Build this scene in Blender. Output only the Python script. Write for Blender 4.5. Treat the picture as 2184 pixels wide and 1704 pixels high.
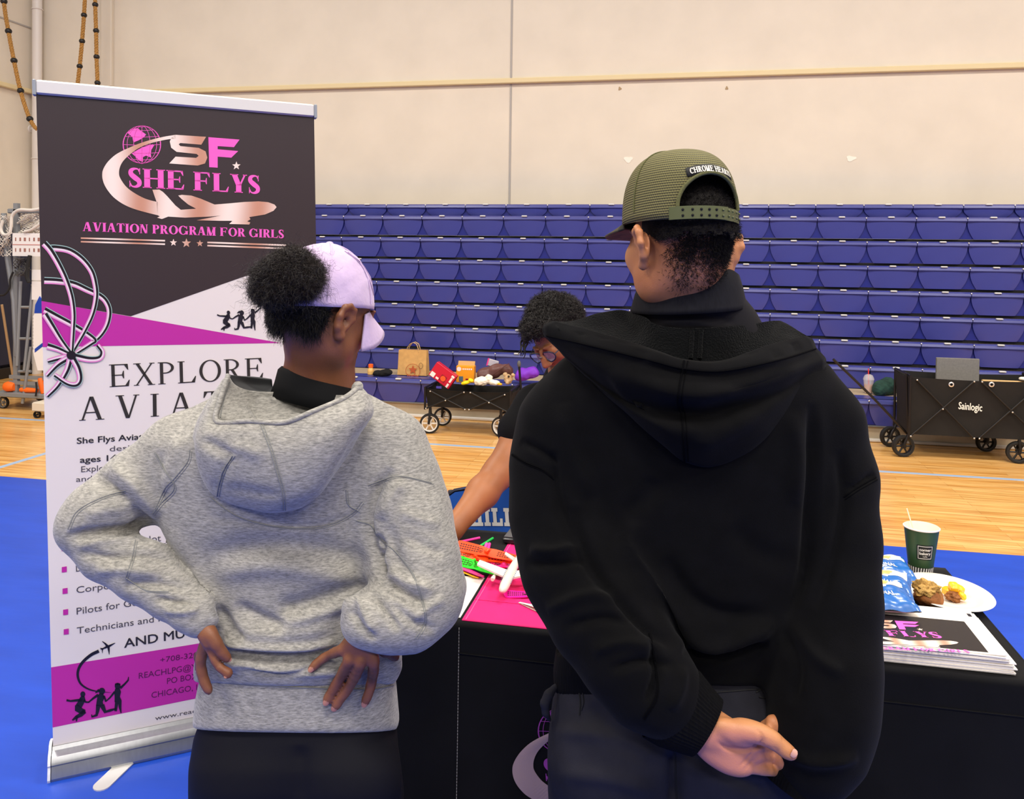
import bpy, bmesh, math, random
import numpy as np
from mathutils import Vector, Matrix
from mathutils.bvhtree import BVHTree
random.seed(7); rng = np.random.default_rng(7)
scene = bpy.context.scene
for o in list(bpy.data.objects): bpy.data.objects.remove(o)

# ------------------------------------------------------------------ camera
F_PX = 1750.0; CX = 1092.0; CY = 587.0; CAMH = 1.65
YAW = math.radians(11.5); PITCH = math.radians(1.2); ROLL = 0.0135
_U = np.array([0, math.sin(PITCH), math.cos(PITCH)]); _F = np.array([0, math.cos(PITCH), -math.sin(PITCH)]); _R = np.array([1., 0, 0])
_cx = _R * math.cos(ROLL) + _U * math.sin(ROLL); _cy = -_R * math.sin(ROLL) + _U * math.cos(ROLL)
RZ = np.array([[math.cos(YAW), -math.sin(YAW), 0], [math.sin(YAW), math.cos(YAW), 0], [0, 0, 1.]])
CAM = np.array([0, 0, CAMH])
def ray(px, py): return _cx * ((px - CX) / F_PX) - _cy * ((py - CY) / F_PX) + _F
def g2w(p): return np.asarray(p, float) @ RZ.T
def atg(px, py, d):
    r = ray(px, py); return CAM + r * (d / r[1])
def at(px, py, d): return g2w(atg(px, py, d))
def onplane(px, py, ax, val):
    r = g2w(ray(px, py)); return CAM + r * ((val - CAM[ax]) / r[ax])
def onz(px, py, z=0.0): return onplane(px, py, 2, z)
def onY(px, py, Y): return onplane(px, py, 1, Y)
def onX(px, py, X): return onplane(px, py, 0, X)

cam = bpy.data.cameras.new('camera'); cam_o = bpy.data.objects.new('camera', cam)
scene.collection.objects.link(cam_o)
cam.sensor_fit = 'HORIZONTAL'; cam.sensor_width = 36.0; cam.lens = 36.0 * F_PX / 2184.0
cam.shift_x = 0.0; cam.shift_y = -(852.0 - CY) / 2184.0
cam.clip_start = 0.05; cam.clip_end = 100
_m = np.eye(4); _m[:3, 0] = g2w(_cx); _m[:3, 1] = g2w(_cy); _m[:3, 2] = g2w(-_F); _m[:3, 3] = CAM
cam_o.matrix_world = Matrix(_m.tolist())
scene.camera = cam_o

# ------------------------------------------------------------------ light
vs = scene.view_settings
vs.view_transform = 'Standard'; vs.look = 'None'; vs.gamma = 1.0; vs.use_curve_mapping = False
vs.exposure = 0.0
world = bpy.data.worlds.new('world'); scene.world = world; world.use_nodes = True
_bg = world.node_tree.nodes['Background']
_bg.inputs['Color'].default_value = (1.0, 0.97, 0.95, 1); _bg.inputs['Strength'].default_value = 0.24
def area_light(x, y, z, sx, sy, power, col=(1, .93, .85), aim=None):
    l = bpy.data.lights.new('gym_light', 'AREA'); l.shape = 'RECTANGLE'; l.size = sx; l.size_y = sy
    l.energy = power; l.color = col
    o = bpy.data.objects.new('gym_light', l); scene.collection.objects.link(o); o.location = (x, y, z)
    if aim is not None:
        o.rotation_euler = (Vector(aim) - Vector((x, y, z))).to_track_quat('-Z', 'Y').to_euler()
    return o
for lx, ly, e in ((-4.5, -7.5, 420), (1.5, -7.5, 420), (7.0, -7.5, 380), (-5.2, -1.5, 330), (0.6, -1.8, 400), (5.6, -1.5, 330), (-5.0, 4.2, 330), (0.9, 4.0, 330), (6.0, 4.2, 350)):
    area_light(lx, ly, 7.6, 2.2, 1.2, e)

# ------------------------------------------------------------------ materials
def lin(h):
    h = h.lstrip('#'); c = [int(h[i:i + 2], 16) / 255 for i in (0, 2, 4)]
    return tuple(v / 12.92 if v <= .04045 else ((v + .055) / 1.055) ** 2.4 for v in c) + (1,)
MATS = {}
def mat(name, col, rough=.6, metal=0, spec=.4, noise=0, nscale=30, bump=0, bscale=200, sheen=0, coat=0, stretch=None, alpha=1, trans=0, emit=0):
    if name in MATS: return MATS[name]
    m = bpy.data.materials.new(name); m.use_nodes = True; nt = m.node_tree; b = nt.nodes['Principled BSDF']
    c = lin(col) if isinstance(col, str) else tuple(col) + ((1,) if len(col) == 3 else ())
    b.inputs['Base Color'].default_value = c; b.inputs['Roughness'].default_value = rough
    b.inputs['Metallic'].default_value = metal; b.inputs['Specular IOR Level'].default_value = spec
    b.inputs['Sheen Weight'].default_value = sheen; b.inputs['Coat Weight'].default_value = coat
    b.inputs['Alpha'].default_value = alpha; b.inputs['Transmission Weight'].default_value = trans
    if sheen: b.inputs['Sheen Roughness'].default_value = .5
    if noise or bump:
        tc = nt.nodes.new('ShaderNodeTexCoord'); mp = nt.nodes.new('ShaderNodeMapping')
        nt.links.new(tc.outputs['Object'], mp.inputs[0])
        if stretch: mp.inputs['Scale'].default_value = stretch
    if noise:
        n = nt.nodes.new('ShaderNodeTexNoise'); n.inputs['Scale'].default_value = nscale; n.inputs['Detail'].default_value = 4
        nt.links.new(mp.outputs[0], n.inputs[0])
        r = nt.nodes.new('ShaderNodeValToRGB'); r.color_ramp.elements[0].position = .3; r.color_ramp.elements[1].position = .7
        lo = tuple(max(0, v * (1 - noise)) for v in c[:3]) + (1,); hi = tuple(min(1, v * (1 + noise)) for v in c[:3]) + (1,)
        r.color_ramp.elements[0].color = lo; r.color_ramp.elements[1].color = hi
        nt.links.new(n.outputs[0], r.inputs[0]); nt.links.new(r.outputs[0], b.inputs['Base Color'])
    if bump:
        n2 = nt.nodes.new('ShaderNodeTexNoise'); n2.inputs['Scale'].default_value = bscale; n2.inputs['Detail'].default_value = 3
        nt.links.new(mp.outputs[0], n2.inputs[0])
        bp = nt.nodes.new('ShaderNodeBump'); bp.inputs['Strength'].default_value = bump; bp.inputs['Distance'].default_value = .004
        nt.links.new(n2.outputs[0], bp.inputs['Height']); nt.links.new(bp.outputs[0], b.inputs['Normal'])
    MATS[name] = m
    return m

# ------------------------------------------------------------------ mesh builder
class MB:
    def __init__(s): s.v = []; s.f = []; s.n = 0
    def add(s, v, f):
        v = np.asarray(v, float).reshape(-1, 3); k = s.n
        s.v.append(v); s.f += [tuple(i + k for i in q) for q in f]; s.n += len(v); return s
    def box(s, c, size, rot=None, bevel=0):
        hx, hy, hz = [d / 2 for d in size]
        if bevel:
            b = min(bevel, hx * .98, hy * .98, hz * .98); vs_ = []; 
            for z in (-hz, -hz + b, hz - b, hz):
                e = b if abs(z) == hz else 0
                X, Y = hx - e, hy - e
                vs_ += [(X - b * .7 * (1 if not e else .6), -Y, z), (X, -Y + b * .7, z), (X, Y - b * .7, z), (X - b * .7, Y, z), (-X + b * .7, Y, z), (-X, Y - b * .7, z), (-X, -Y + b * .7, z), (-X + b * .7, -Y, z)]
            fs = [tuple(range(7, -1, -1)), tuple(range(24, 32))]
            for k in range(3):
                for j in range(8): fs.append((k * 8 + j, k * 8 + (j + 1) % 8, k * 8 + 8 + (j + 1) % 8, k * 8 + 8 + j))
            v = np.array(vs_)
        else:
            v = np.array([(x, y, z) for z in (-hz, hz) for y in (-hy, hy) for x in (-hx, hx)])
            fs = [(0, 2, 3, 1), (4, 5, 7, 6), (0, 1, 5, 4), (2, 6, 7, 3), (0, 4, 6, 2), (1, 3, 7, 5)]
        if rot is not None: v = v @ np.asarray(rot, float).T
        return s.add(v + np.asarray(c, float), fs)
    def tube(s, pts, r, n=8, cap=True, flat=None):
        P = np.asarray(pts, float); m = len(P); r = np.broadcast_to(np.asarray(r, float), (m,))
        T = np.gradient(P, axis=0); T /= np.linalg.norm(T, axis=1)[:, None] + 1e-12
        u = np.cross(T[0], (0, 0, 1.)); 
        if np.linalg.norm(u) < 1e-3: u = np.cross(T[0], (1., 0, 0))
        u /= np.linalg.norm(u); rings = []
        a = np.arange(n) * 2 * math.pi / n
        for i in range(m):
            u = u - T[i] * (u @ T[i]); u /= np.linalg.norm(u) + 1e-12; w = np.cross(T[i], u)
            rings.append(P[i] + r[i] * (np.cos(a)[:, None] * u + np.sin(a)[:, None] * w * (flat or 1)))
        fs = [(i * n + j, i * n + (j + 1) % n, (i + 1) * n + (j + 1) % n, (i + 1) * n + j) for i in range(m - 1) for j in range(n)]
        if cap: fs += [tuple(range(n - 1, -1, -1)), tuple((m - 1) * n + j for j in range(n))]
        return s.add(np.concatenate(rings), fs)
    def cyl(s, p0, p1, r0, r1=None, n=16): return s.tube([p0, p1], [r0, r0 if r1 is None else r1], n)
    def lathe(s, prof, c=(0, 0, 0), n=32, rot=None, close=False):
        a = np.arange(n) * 2 * math.pi / n
        v = np.concatenate([np.stack([r * np.cos(a), r * np.sin(a), np.full(n, z)], 1) for r, z in prof])
        m = len(prof); fs = [(i * n + j, i * n + (j + 1) % n, (i + 1) * n + (j + 1) % n, (i + 1) * n + j) for i in range(m - 1) for j in range(n)]
        if rot is not None: v = v @ np.asarray(rot, float).T
        return s.add(v + np.asarray(c, float), fs)
    def ball(s, c, r, n=12, rot=None):
        r = np.broadcast_to(np.asarray(r, float), (3,))
        pr = [(max(1e-4, math.sin(math.pi * i / n)), -math.cos(math.pi * i / n)) for i in range(n + 1)]
        a = np.arange(2 * n) * math.pi / n; k = 2 * n
        v = np.concatenate([np.stack([q * np.cos(a), q * np.sin(a), np.full(k, z)], 1) for q, z in pr]) * r
        if rot is not None: v = v @ np.asarray(rot, float).T
        fs = [(i * k + j, i * k + (j + 1) % k, (i + 1) * k + (j + 1) % k, (i + 1) * k + j) for i in range(n) for j in range(k)]
        return s.add(v + np.asarray(c, float), fs)
    def grid(s, G, closed=False, flip=False):
        G = np.asarray(G, float); a, b = G.shape[:2]
        fs = [(i * b + j, i * b + (j + 1) % b, (i + 1) * b + (j + 1) % b, (i + 1) * b + j) for i in range(a - 1) for j in range(b if closed else b - 1)]
        if flip: fs = [q[::-1] for q in fs]
        return s.add(G, fs)
    def prism(s, P, off):
        P = np.asarray(P, float); n = len(P); off = np.asarray(off, float)
        fs = [tuple(range(n - 1, -1, -1)), tuple(range(n, 2 * n))] + [(j, (j + 1) % n, n + (j + 1) % n, n + j) for j in range(n)]
        return s.add(np.concatenate([P, P + off]), fs)
    def poly(s, P): return s.add(P, [tuple(range(len(P)))])
    def xf(s, fn): s.v = [fn(v) for v in s.v]; return s
    def arr(s): return np.concatenate(s.v) if s.v else np.zeros((0, 3))

def mesh_of(name, V, Fc, m, smooth):
    me = bpy.data.meshes.new(name); me.from_pydata(np.asarray(V).tolist(), [], Fc); me.update()
    if smooth:
        me.polygons.foreach_set('use_smooth', [True] * len(me.polygons))
        if smooth != 'all': me.set_sharp_from_angle(angle=math.radians(smooth if smooth is not True else 40))
    for x in (m if isinstance(m, (list, tuple)) else [m]): me.materials.append(x)
    return me
def obj(name, mb, m, parent=None, smooth=True, loc=None):
    V = mb.arr()
    if parent is not None:
        org = np.zeros(3); q = parent
        while q is not None: org = org + np.array(q.location); q = q.parent
    elif loc is not None: org = np.asarray(loc, float)
    else:
        lo, hi = V.min(0), V.max(0); org = np.array([(lo[0] + hi[0]) / 2, (lo[1] + hi[1]) / 2, lo[2]])
    o = bpy.data.objects.new(name, mesh_of(name, V - org, mb.f, m, smooth)); scene.collection.objects.link(o)
    if parent is not None: o.parent = parent
    else: o.location = org.tolist()
    return o
def tag(o, label, cat, group=None, kind=None):
    o['label'] = label; o['category'] = cat
    if group: o['group'] = group
    if kind: o['kind'] = kind
    return o
def thing(name, loc, label, cat, group=None):
    o = bpy.data.objects.new(name, None); scene.collection.objects.link(o); o.location = tuple(float(x) for x in loc); o.empty_display_size = .05
    return tag(o, label, cat, group)
def struct(name, mb, m, smooth=False, parent=None):
    o = obj(name, mb, m, parent, smooth)
    if parent is None: o['kind'] = 'structure'
    return o
def copy_tree(o, parent=None):
    c = o.copy(); scene.collection.objects.link(c)
    if parent is not None: c.parent = parent
    for ch in list(o.children): copy_tree(ch, c)
    return c
def rotm(ax, deg): return np.array(Matrix.Rotation(math.radians(deg), 3, ax))
def basis(x, y, z): return np.stack([x, y, z], 1)
def unit(v): v = np.asarray(v, float); return v / np.linalg.norm(v)
def crom(P, n):
    """Catmull-Rom through the points P, n samples per span"""
    P = np.asarray(P, float); Q = np.concatenate([[2 * P[0] - P[1]], P, [2 * P[-1] - P[-2]]]); out = []
    for i in range(len(P) - 1):
        a, b, c, d = Q[i:i + 4]
        for t in np.arange(n) / n:
            out.append(.5 * (2 * b + (c - a) * t + (2 * a - 5 * b + 4 * c - d) * t * t + (3 * b - a - 3 * c + d) * t ** 3))
    out.append(P[-1]); return np.array(out)
def cgrid(G, nu, nv):
    """smooth surface through a coarse grid of points"""
    G = np.asarray(G, float)
    A = np.stack([crom(G[:, j], nu) for j in range(G.shape[1])], 1)
    return np.stack([crom(A[i], nv) for i in range(A.shape[0])], 0)
# ================================================================== implicit surfaces -> meshes
def smin(a, b, k):
    if k <= 0: return np.minimum(a, b)
    h = np.maximum(k - np.abs(a - b), 0) / k; return np.minimum(a, b) - h * h * k * .25
class SDF:
    def __init__(s): s.p = []
    def _add(s, fn, lo, hi, k, op): s.p.append((fn, np.asarray(lo, float), np.asarray(hi, float), k, op)); return s
    def cap(s, pts, r, k=.02, op='+'):
        """chain of tapered capsules"""
        pts = np.asarray(pts, float); r = np.broadcast_to(np.asarray(r, float), (len(pts),))
        for a, b, ra, rb in zip(pts[:-1], pts[1:], r[:-1], r[1:]):
            def fn(P, a=a, b=b, ra=ra, rb=rb):
                d = b - a; t = np.clip(((P - a) @ d) / (d @ d + 1e-12), 0, 1); return np.linalg.norm(P - a - t[:, None] * d, axis=1) - (ra + (rb - ra) * t)
            m = max(ra, rb); s._add(fn, np.minimum(a, b) - m, np.maximum(a, b) + m, k, op)
        return s
    def ell(s, c, r, M=None, k=.02, op='+'):
        c = np.asarray(c, float); r = np.asarray(r, float); M = np.eye(3) if M is None else np.asarray(M, float)
        def fn(P):
            q = ((P - c) @ M) / r; n = np.linalg.norm(q, axis=1); g = np.linalg.norm(q / r, axis=1) + 1e-9; return n * (n - 1) / g
        m = r.max(); return s._add(fn, c - m, c + m, k, op)
    def stack(s, Z, cx, cy, a, b, p=2.4, k=.03, op='+', rise=0):
        """upright body of elliptic slices; heights Z ascending"""
        Z, cx, cy, a, b = [np.asarray(v, float) for v in (Z, cx, cy, a, b)]
        zz = np.linspace(Z[0], Z[-1], 80); it = lambda v: np.interp(zz, Z, v)
        sm = lambda v: np.convolve(np.pad(v, 4, 'edge'), np.hanning(11)[1:-1] / np.hanning(11)[1:-1].sum(), 'valid')
        T = [sm(it(v)) for v in (cx, cy, a, b)]
        dc = float(np.mean(cy))
        def fn(P):
            z = P[:, 2]
            if rise: z = np.where(P[:, 1] < dc, CAMH - (CAMH - z) * (1 - rise + rise * dc / np.maximum(P[:, 1], .5)), z)
            x, y, A, B = [np.interp(z, zz, v) for v in T]
            q = ((np.abs(P[:, 0] - x) / A) ** p + (np.abs(P[:, 1] - y) / B) ** p) ** (1 / p); d = (q - 1) * np.minimum(A, B)
            return np.maximum(d, np.maximum(Z[0] - z, z - Z[-1]))
        return s._add(fn, ((cx - a).min(), (cy - b).min(), Z[0]), ((cx + a).max(), (cy + b).max(), Z[-1] + (.09 if rise else 0)), k, op)
    def raw(s, fn, lo, hi, k=.02, op='+'): return s._add(fn, lo, hi, k, op)
    def ev(s, P, marg=.05):
        D = np.full(len(P), .2)
        for fn, lo, hi, k, op in s.p:
            m = marg + k
            i = np.nonzero(((P > lo - m) & (P < hi + m)).all(1))[0]
            if not len(i): continue
            d = fn(P[i])
            if op == '+': D[i] = smin(D[i], d, k)
            else: D[i] = -smin(-D[i], d, k)
        return D
    def mesh(s, h, lo=None, hi=None):
        L = np.min([p[1] for p in s.p if p[4] == '+'], 0) - 3 * h if lo is None else np.asarray(lo, float); H = np.max([p[2] for p in s.p if p[4] == '+'], 0) + 3 * h if hi is None else np.asarray(hi, float)
        q = 4; n = np.ceil((H - L) / (h * q)).astype(int) + 1; dims = n * q
        ax = [L[i] + h * q * (np.arange(n[i]) + .5) - h * .5 for i in range(3)]
        C = np.stack(np.meshgrid(*ax, indexing='ij'), -1).reshape(-1, 3); Dc = s.ev(C, .04 + h * q * 2)
        near = (np.abs(Dc) < h * q * 2.2).reshape(n); F = np.repeat(np.repeat(np.repeat(Dc.reshape(n).astype(np.float32), q, 0), q, 1), q, 2)
        bi = np.argwhere(near); off = np.stack(np.meshgrid(*[np.arange(q)] * 3, indexing='ij'), -1).reshape(-1, 3)
        I = (bi[:, None] * q + off[None]).reshape(-1, 3)
        for k in range(0, len(I), 400000):
            J = I[k:k + 400000]; F[J[:, 0], J[:, 1], J[:, 2]] = s.ev(L + J * h)
        S = F < 0; F0 = F
        # cells crossing the surface
        cs = [S[a:dims[0] - 1 + a, b:dims[1] - 1 + b, c:dims[2] - 1 + c] for a in (0, 1) for b in (0, 1) for c in (0, 1)]
        cnt = np.zeros(cs[0].shape, np.int8)
        for c in cs: cnt += c
        act = np.argwhere((cnt > 0) & (cnt < 8)); idx = np.full(cnt.shape, -1, np.int32); idx[act[:, 0], act[:, 1], act[:, 2]] = np.arange(len(act))
        V = np.zeros((len(act), 3)); W = np.zeros(len(act)); cr = [(a, b, c) for a in (0, 1) for b in (0, 1) for c in (0, 1)]
        val = np.stack([F0[act[:, 0] + a, act[:, 1] + b, act[:, 2] + c] for a, b, c in cr], 1).astype(float)
        for i in range(8):
            for j in range(i + 1, 8):
                if sum(abs(x - y) for x, y in zip(cr[i], cr[j])) != 1: continue
                m = (val[:, i] < 0) != (val[:, j] < 0); t = val[m, i] / (val[m, i] - val[m, j]); V[m] += np.array(cr[i]) + t[:, None] * (np.array(cr[j]) - np.array(cr[i])); W[m] += 1
        V = L + h * (act + V / W[:, None]); faces = []
        for a in range(3):
            b, c = (a + 1) % 3, (a + 2) % 3; sl0 = [slice(None)] * 3; sl1 = [slice(None)] * 3; sl0[a] = slice(0, -1); sl1[a] = slice(1, None)
            e = np.argwhere(S[tuple(sl0)] != S[tuple(sl1)]); e = e[(e[:, b] > 0) & (e[:, c] > 0) & (e[:, b] < dims[b] - 1) & (e[:, c] < dims[c] - 1)]
            ub = np.zeros(3, int); ub[b] = 1; uc = np.zeros(3, int); uc[c] = 1
            q4 = [idx[tuple((e - o).T)] for o in (ub * 0, ub, ub + uc, uc)]; q4 = np.stack(q4, 1); ok = (q4 >= 0).all(1); q4 = q4[ok]; e = e[ok]
            ins = S[tuple(e.T)]; q4[~ins] = q4[~ins][:, ::-1]; faces.append(q4)
        Fc = np.concatenate(faces)
        for _ in range(2): V = relax(V, Fc, .4)
        return V, Fc
def relax(V, Fc, w):
    A = np.zeros_like(V); n = np.zeros(len(V))
    for a, b in ((0, 1), (1, 2), (2, 3), (3, 0)):
        for p, q in ((a, b), (b, a)):
            for k in range(3): A[:, k] += np.bincount(Fc[:, p], V[Fc[:, q], k], len(V))
            n += np.bincount(Fc[:, p], minlength=len(V))
    return V * (1 - w) + w * A / np.maximum(n, 1)[:, None]
def vnormals(V, Fc):
    fn = np.cross(V[Fc[:, 2]] - V[Fc[:, 0]], V[Fc[:, 3]] - V[Fc[:, 1]]); N = np.zeros_like(V)
    for j in range(4):
        for k in range(3): N[:, k] += np.bincount(Fc[:, j], fn[:, k], len(V))
    return N / (np.linalg.norm(N, axis=1)[:, None] + 1e-12)
def projg(P):
    """frame coordinates of points given in the viewer's ground frame"""
    g = P - CAM; z = g @ _F; return np.stack([CX + F_PX * (g @ _cx) / z, CY - F_PX * (g @ _cy) / z], 1)
def polydist(Q, L):
    L = np.asarray(L, float); best = np.full(len(Q), 1e9); sd = np.zeros(len(Q)); T = np.zeros(len(Q)); n = len(L) - 1
    for i, (a, b) in enumerate(zip(L[:-1], L[1:])):
        d = b - a; t = np.clip(((Q - a) @ d) / (d @ d), 0, 1); r = Q - a - t[:, None] * d; e = np.linalg.norm(r, axis=1); m = e < best
        best[m] = e[m]; sd[m] = np.sign(d[0] * r[m, 1] - d[1] * r[m, 0]); T[m] = (i + t[m]) / n
    return best, sd, T
def folds(V, Fc, L, passes=1):
    """raise or sink cloth folds. L: (points, half width, height in mm[, lean]) on the side turned to the viewer"""
    N = vnormals(V, Fc); Q = projg(V); tov = CAM - V; tov /= np.linalg.norm(tov, axis=1)[:, None]; face = np.clip((N * tov).sum(1) * 2.5, 0, 1); D = np.zeros(len(V))
    for f in L:
        P, s, a = f[:3]; P = crom(P, 5) if len(P) > 2 else np.asarray(P, float); lo, hi = P.min(0) - 3.2 * s, P.max(0) + 3.2 * s
        i = np.nonzero(((Q > lo) & (Q < hi)).all(1) & (face > 0))[0]
        if not len(i): continue
        d, sd, t = polydist(Q[i], P); fade = np.clip(np.minimum(t, 1 - t) * 5, 0, 1) ** .7
        if len(f) > 3: ss = np.where(sd > 0, s * f[3], s)          # a steep and a gentle flank
        else: ss = s
        D[i] += a * .0021 * np.exp(-(d / ss) ** 2) * fade * face[i]
    return V + N * D[:, None]
def wrinkle(V, Fc, amp, fr, seed, axis=None):
    g = np.random.default_rng(seed); k = np.zeros(len(V))
    for i in range(9):
        w = g.normal(size=3) * fr * (1 + i * .3)
        if axis is not None: w = w * np.asarray(axis)
        k += np.sin(V @ w + g.uniform(0, 6.28)) / (1 + i * .3)
    return V + vnormals(V, Fc) * (k * amp / 3)[:, None]
def gobj(name, V, Fc, m, parent, smooth='all', keep=None):
    """mesh given in the viewer's ground frame"""
    if keep is not None:
        Fc = Fc[keep[Fc].all(1)]; u, inv = np.unique(Fc, return_inverse=True); V = V[u]; Fc = inv.reshape(Fc.shape)
    mb = MB(); mb.v = [g2w(V)]; mb.n = len(V); mb.f = [tuple(q) for q in np.asarray(Fc).tolist()]
    return obj(name, mb, m, parent, smooth)
class Surf:
    """rays against a mesh in the viewer's ground frame"""
    def __init__(s, V, Fc): s.t = BVHTree.FromPolygons(V.tolist(), np.asarray(Fc).tolist())
    def hit(s, px, py):
        d = ray(px, py); d = d / np.linalg.norm(d); h = s.t.ray_cast(Vector(CAM.tolist()), Vector(d.tolist()))
        return (None, None) if h[0] is None else (np.array(h[0]), np.array(h[1]))
    def depth(s, px, py, default=None):
        h = s.hit(px, py)[0]; return default if h is None else h[1]
    def line(s, L, r, n=6, lift=0.0, dash=None, mb=None):
        """a thread laid on the surface along a drawn line"""
        P = crom(L, 6) if len(L) > 2 else np.asarray(L, float); P = [P[0] + (P[-1] - P[0]) * t for t in np.linspace(0, 1, 12)] if len(L) == 2 else P
        out = []; mb = mb or MB()
        for x, y in P:
            p, nn = s.hit(x, y)
            if p is not None:
                if nn @ (CAM - p) < 0: nn = -nn
                if out and abs(p[1] - out[-1][1]) > .03:
                    if len(out) > 1: mb.tube(g2w(np.array(out)), r, n)
                    out = []
                out.append(p + nn * lift)
        if len(out) > 1: mb.tube(g2w(np.array(out)), r, n)
        return mb
def rp(px, d): return px * d / F_PX
def chain(L):
    """[(px, py, depth, radius in px)] -> points, radii"""
    return np.array([atg(x, y, d) for x, y, d, r in L]), np.array([rp(r, d) for x, y, d, r in L])
def zs(py, px, d): return atg(px, py, d)[2]
def slices(S, L):
    """rows (y, left x, right x, centre depth, half depth m) of a body outline, any order"""
    R = []
    for y, xl, xr, d, b in L:
        A, B = atg(xl, y, d), atg(xr, y, d); R.append(((A[2] + B[2]) / 2, (A[0] + B[0]) / 2, d, (B[0] - A[0]) / 2, b))
    R = np.array(sorted(R)); return R.T
def head_sdf(S, c, M, sc=1.0, ear=True, neck=None, out=1.0, wide=1.0, edz=0.0):
    """a head: M columns = right, forward, up"""
    c = np.asarray(c, float); L = lambda p: c + M @ (np.asarray(p, float) * sc)
    E = lambda p, r, k=.02, op='+': S.ell(L(p), np.array(r) * sc, M, k, op)
    C = lambda P, r, k=.02, op='+': S.cap([L(p) for p in P], np.array(r) * sc, k, op)
    E((0, -.014, .036), (.074, .094, .084)); E((0, .028, -.03), (.060 * wide, .066, .088), .03); E((0, .07, -.096), (.022, .022, .02), .03)
    for s in (-1, 1):
        E((s * .05, .012, -.062), (.018, .03, .026), .03); E((s * .042, .066, -.012), (.022, .022, .022), .025)
        E((s * .032, .104, .016), (.017, .012, .013), .012, '-'); E((s * .032, .083, .016), (.0135, .0135, .0135), .004)
        C([(s * .018, .093, .034), (s * .046, .080, .036)], [.006, .004], .01)
        C([(0, .1, -.052), (s * .022, .089, -.054)], [.006, .003], .006); C([(0, .099, -.062), (s * .02, .089, -.06)], [.007, .003], .006)
        E((s * .011, .104, -.024), (.009, .010, .008), .008)
        if ear:
            e = np.array([s * .074, -.012, .004 + edz])
            hel = [(out * a_, b_, c_) for a_, b_, c_ in [(0, .010, -.004), (.006, .017, .012), (.012, .010, .030), (.016, -.006, .033), (.020, -.020, .024), (.020, -.024, .006), (.014, -.016, -.014), (.008, -.002, -.028), (.004, .006, -.026)]]
            C([e + np.array([s * x, y, z]) for x, y, z in hel], [.004, .0045, .0052, .0055, .0058, .0055, .006, .0075, .006], .006)
            E(e + np.array([s * .008 * out, -.006, .004]), (.0045, .018, .024), .008); E(e + np.array([s * .012 * out, -.001, .002]), (.007, .008, .010), .006, '-')
    C([(0, .098, .028), (0, .108, .0), (0, .117, -.020)], [.007, .009, .0115], .012)
    if neck is not None: S.cap([L((0, -.02, -.03)), np.asarray(neck[0], float)] + [np.asarray(q, float) for q in neck[2:]], [.056 * sc, neck[1]] + [neck[1] * 1.1] * (len(neck) - 2), .03)
    return L
def curls(pts, nrm, n, length, r, seed, parent, m, name='hair', curl=.5, droop=0, segs=5, rnd=.5, cf=(180, 420)):
    """short curly strands as thin three-sided tubes, one mesh; roots in the ground frame"""
    g = np.random.default_rng(seed); i = g.integers(0, len(pts), n); P = pts[i] + g.normal(size=(n, 3)) * .0015; D = nrm[i] + g.normal(size=(n, 3)) * rnd; D /= np.linalg.norm(D, axis=1)[:, None]
    Ln = length * g.uniform(.55, 1.15, n); A = np.cross(D, g.normal(size=(n, 3))); A /= np.linalg.norm(A, axis=1)[:, None]; B = np.cross(D, A); fr = g.uniform(cf[0], cf[1], n); ph = g.uniform(0, 6.28, n)
    R = []
    for k in range(segs + 1):
        t = k / segs; s = Ln * t; w = curl * .006 * min(1, t * 2.2); R.append(P + D * s[:, None] + (A * np.cos(fr * s + ph)[:, None] + B * np.sin(fr * s + ph)[:, None]) * w - np.array([0, 0, 1]) * (droop * s * t)[:, None])
    R = np.array(R); V = []; a = np.arange(3) * 2.0944
    for k in range(segs + 1):
        rr = r * (1 - .6 * k / segs); V.append(R[k][:, None] + rr * (np.cos(a)[None, :, None] * A[:, None] + np.sin(a)[None, :, None] * B[:, None]))
    V = np.array(V)                                   # seg, strand, 3, xyz
    ids = np.arange((segs + 1) * n * 3).reshape(segs + 1, n, 3); Fq = []
    for k in range(segs):
        for j in range(3): Fq.append(np.stack([ids[k, :, j], ids[k, :, (j + 1) % 3], ids[k + 1, :, (j + 1) % 3], ids[k + 1, :, j]], 1))
    return gobj(name, V.reshape(-1, 3), np.concatenate(Fq), m, parent)
def axes(fwd, up=(0, 0, 1)):
    f = unit(fwd); r = unit(np.cross(f, up)); u = np.cross(r, f); return np.stack([r, f, u], 1)
# ================================================================== lettering
def _rect(x0, y0, x1, y1): return [(x0, y0), (x1, y0), (x1, y1), (x0, y1)]
def _strip(P, w):
    P = np.asarray(P, float); w = np.broadcast_to(np.asarray(w, float), (len(P),))
    T = np.gradient(P, axis=0); T /= np.linalg.norm(T, axis=1)[:, None] + 1e-9; N = np.stack([-T[:, 1], T[:, 0]], 1)
    A = P + N * w[:, None] / 2; B = P - N * w[:, None] / 2
    return [[tuple(A[i]), tuple(B[i]), tuple(B[i + 1]), tuple(A[i + 1])] for i in range(len(P) - 1)]
def _crom2(P, n=8): return crom(P, n)
def _arc(cx, cy, rx, ry, rix, riy, a0, a1, n=28):
    out = []; A = np.radians(np.linspace(a0, a1, n + 1))
    for p, q in zip(A[:-1], A[1:]):
        out.append([(cx + rx * math.cos(p), cy + ry * math.sin(p)), (cx + rx * math.cos(q), cy + ry * math.sin(q)),
                    (cx + rix * math.cos(q), cy + riy * math.sin(q)), (cx + rix * math.cos(p), cy + riy * math.sin(p))])
    return out
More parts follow.
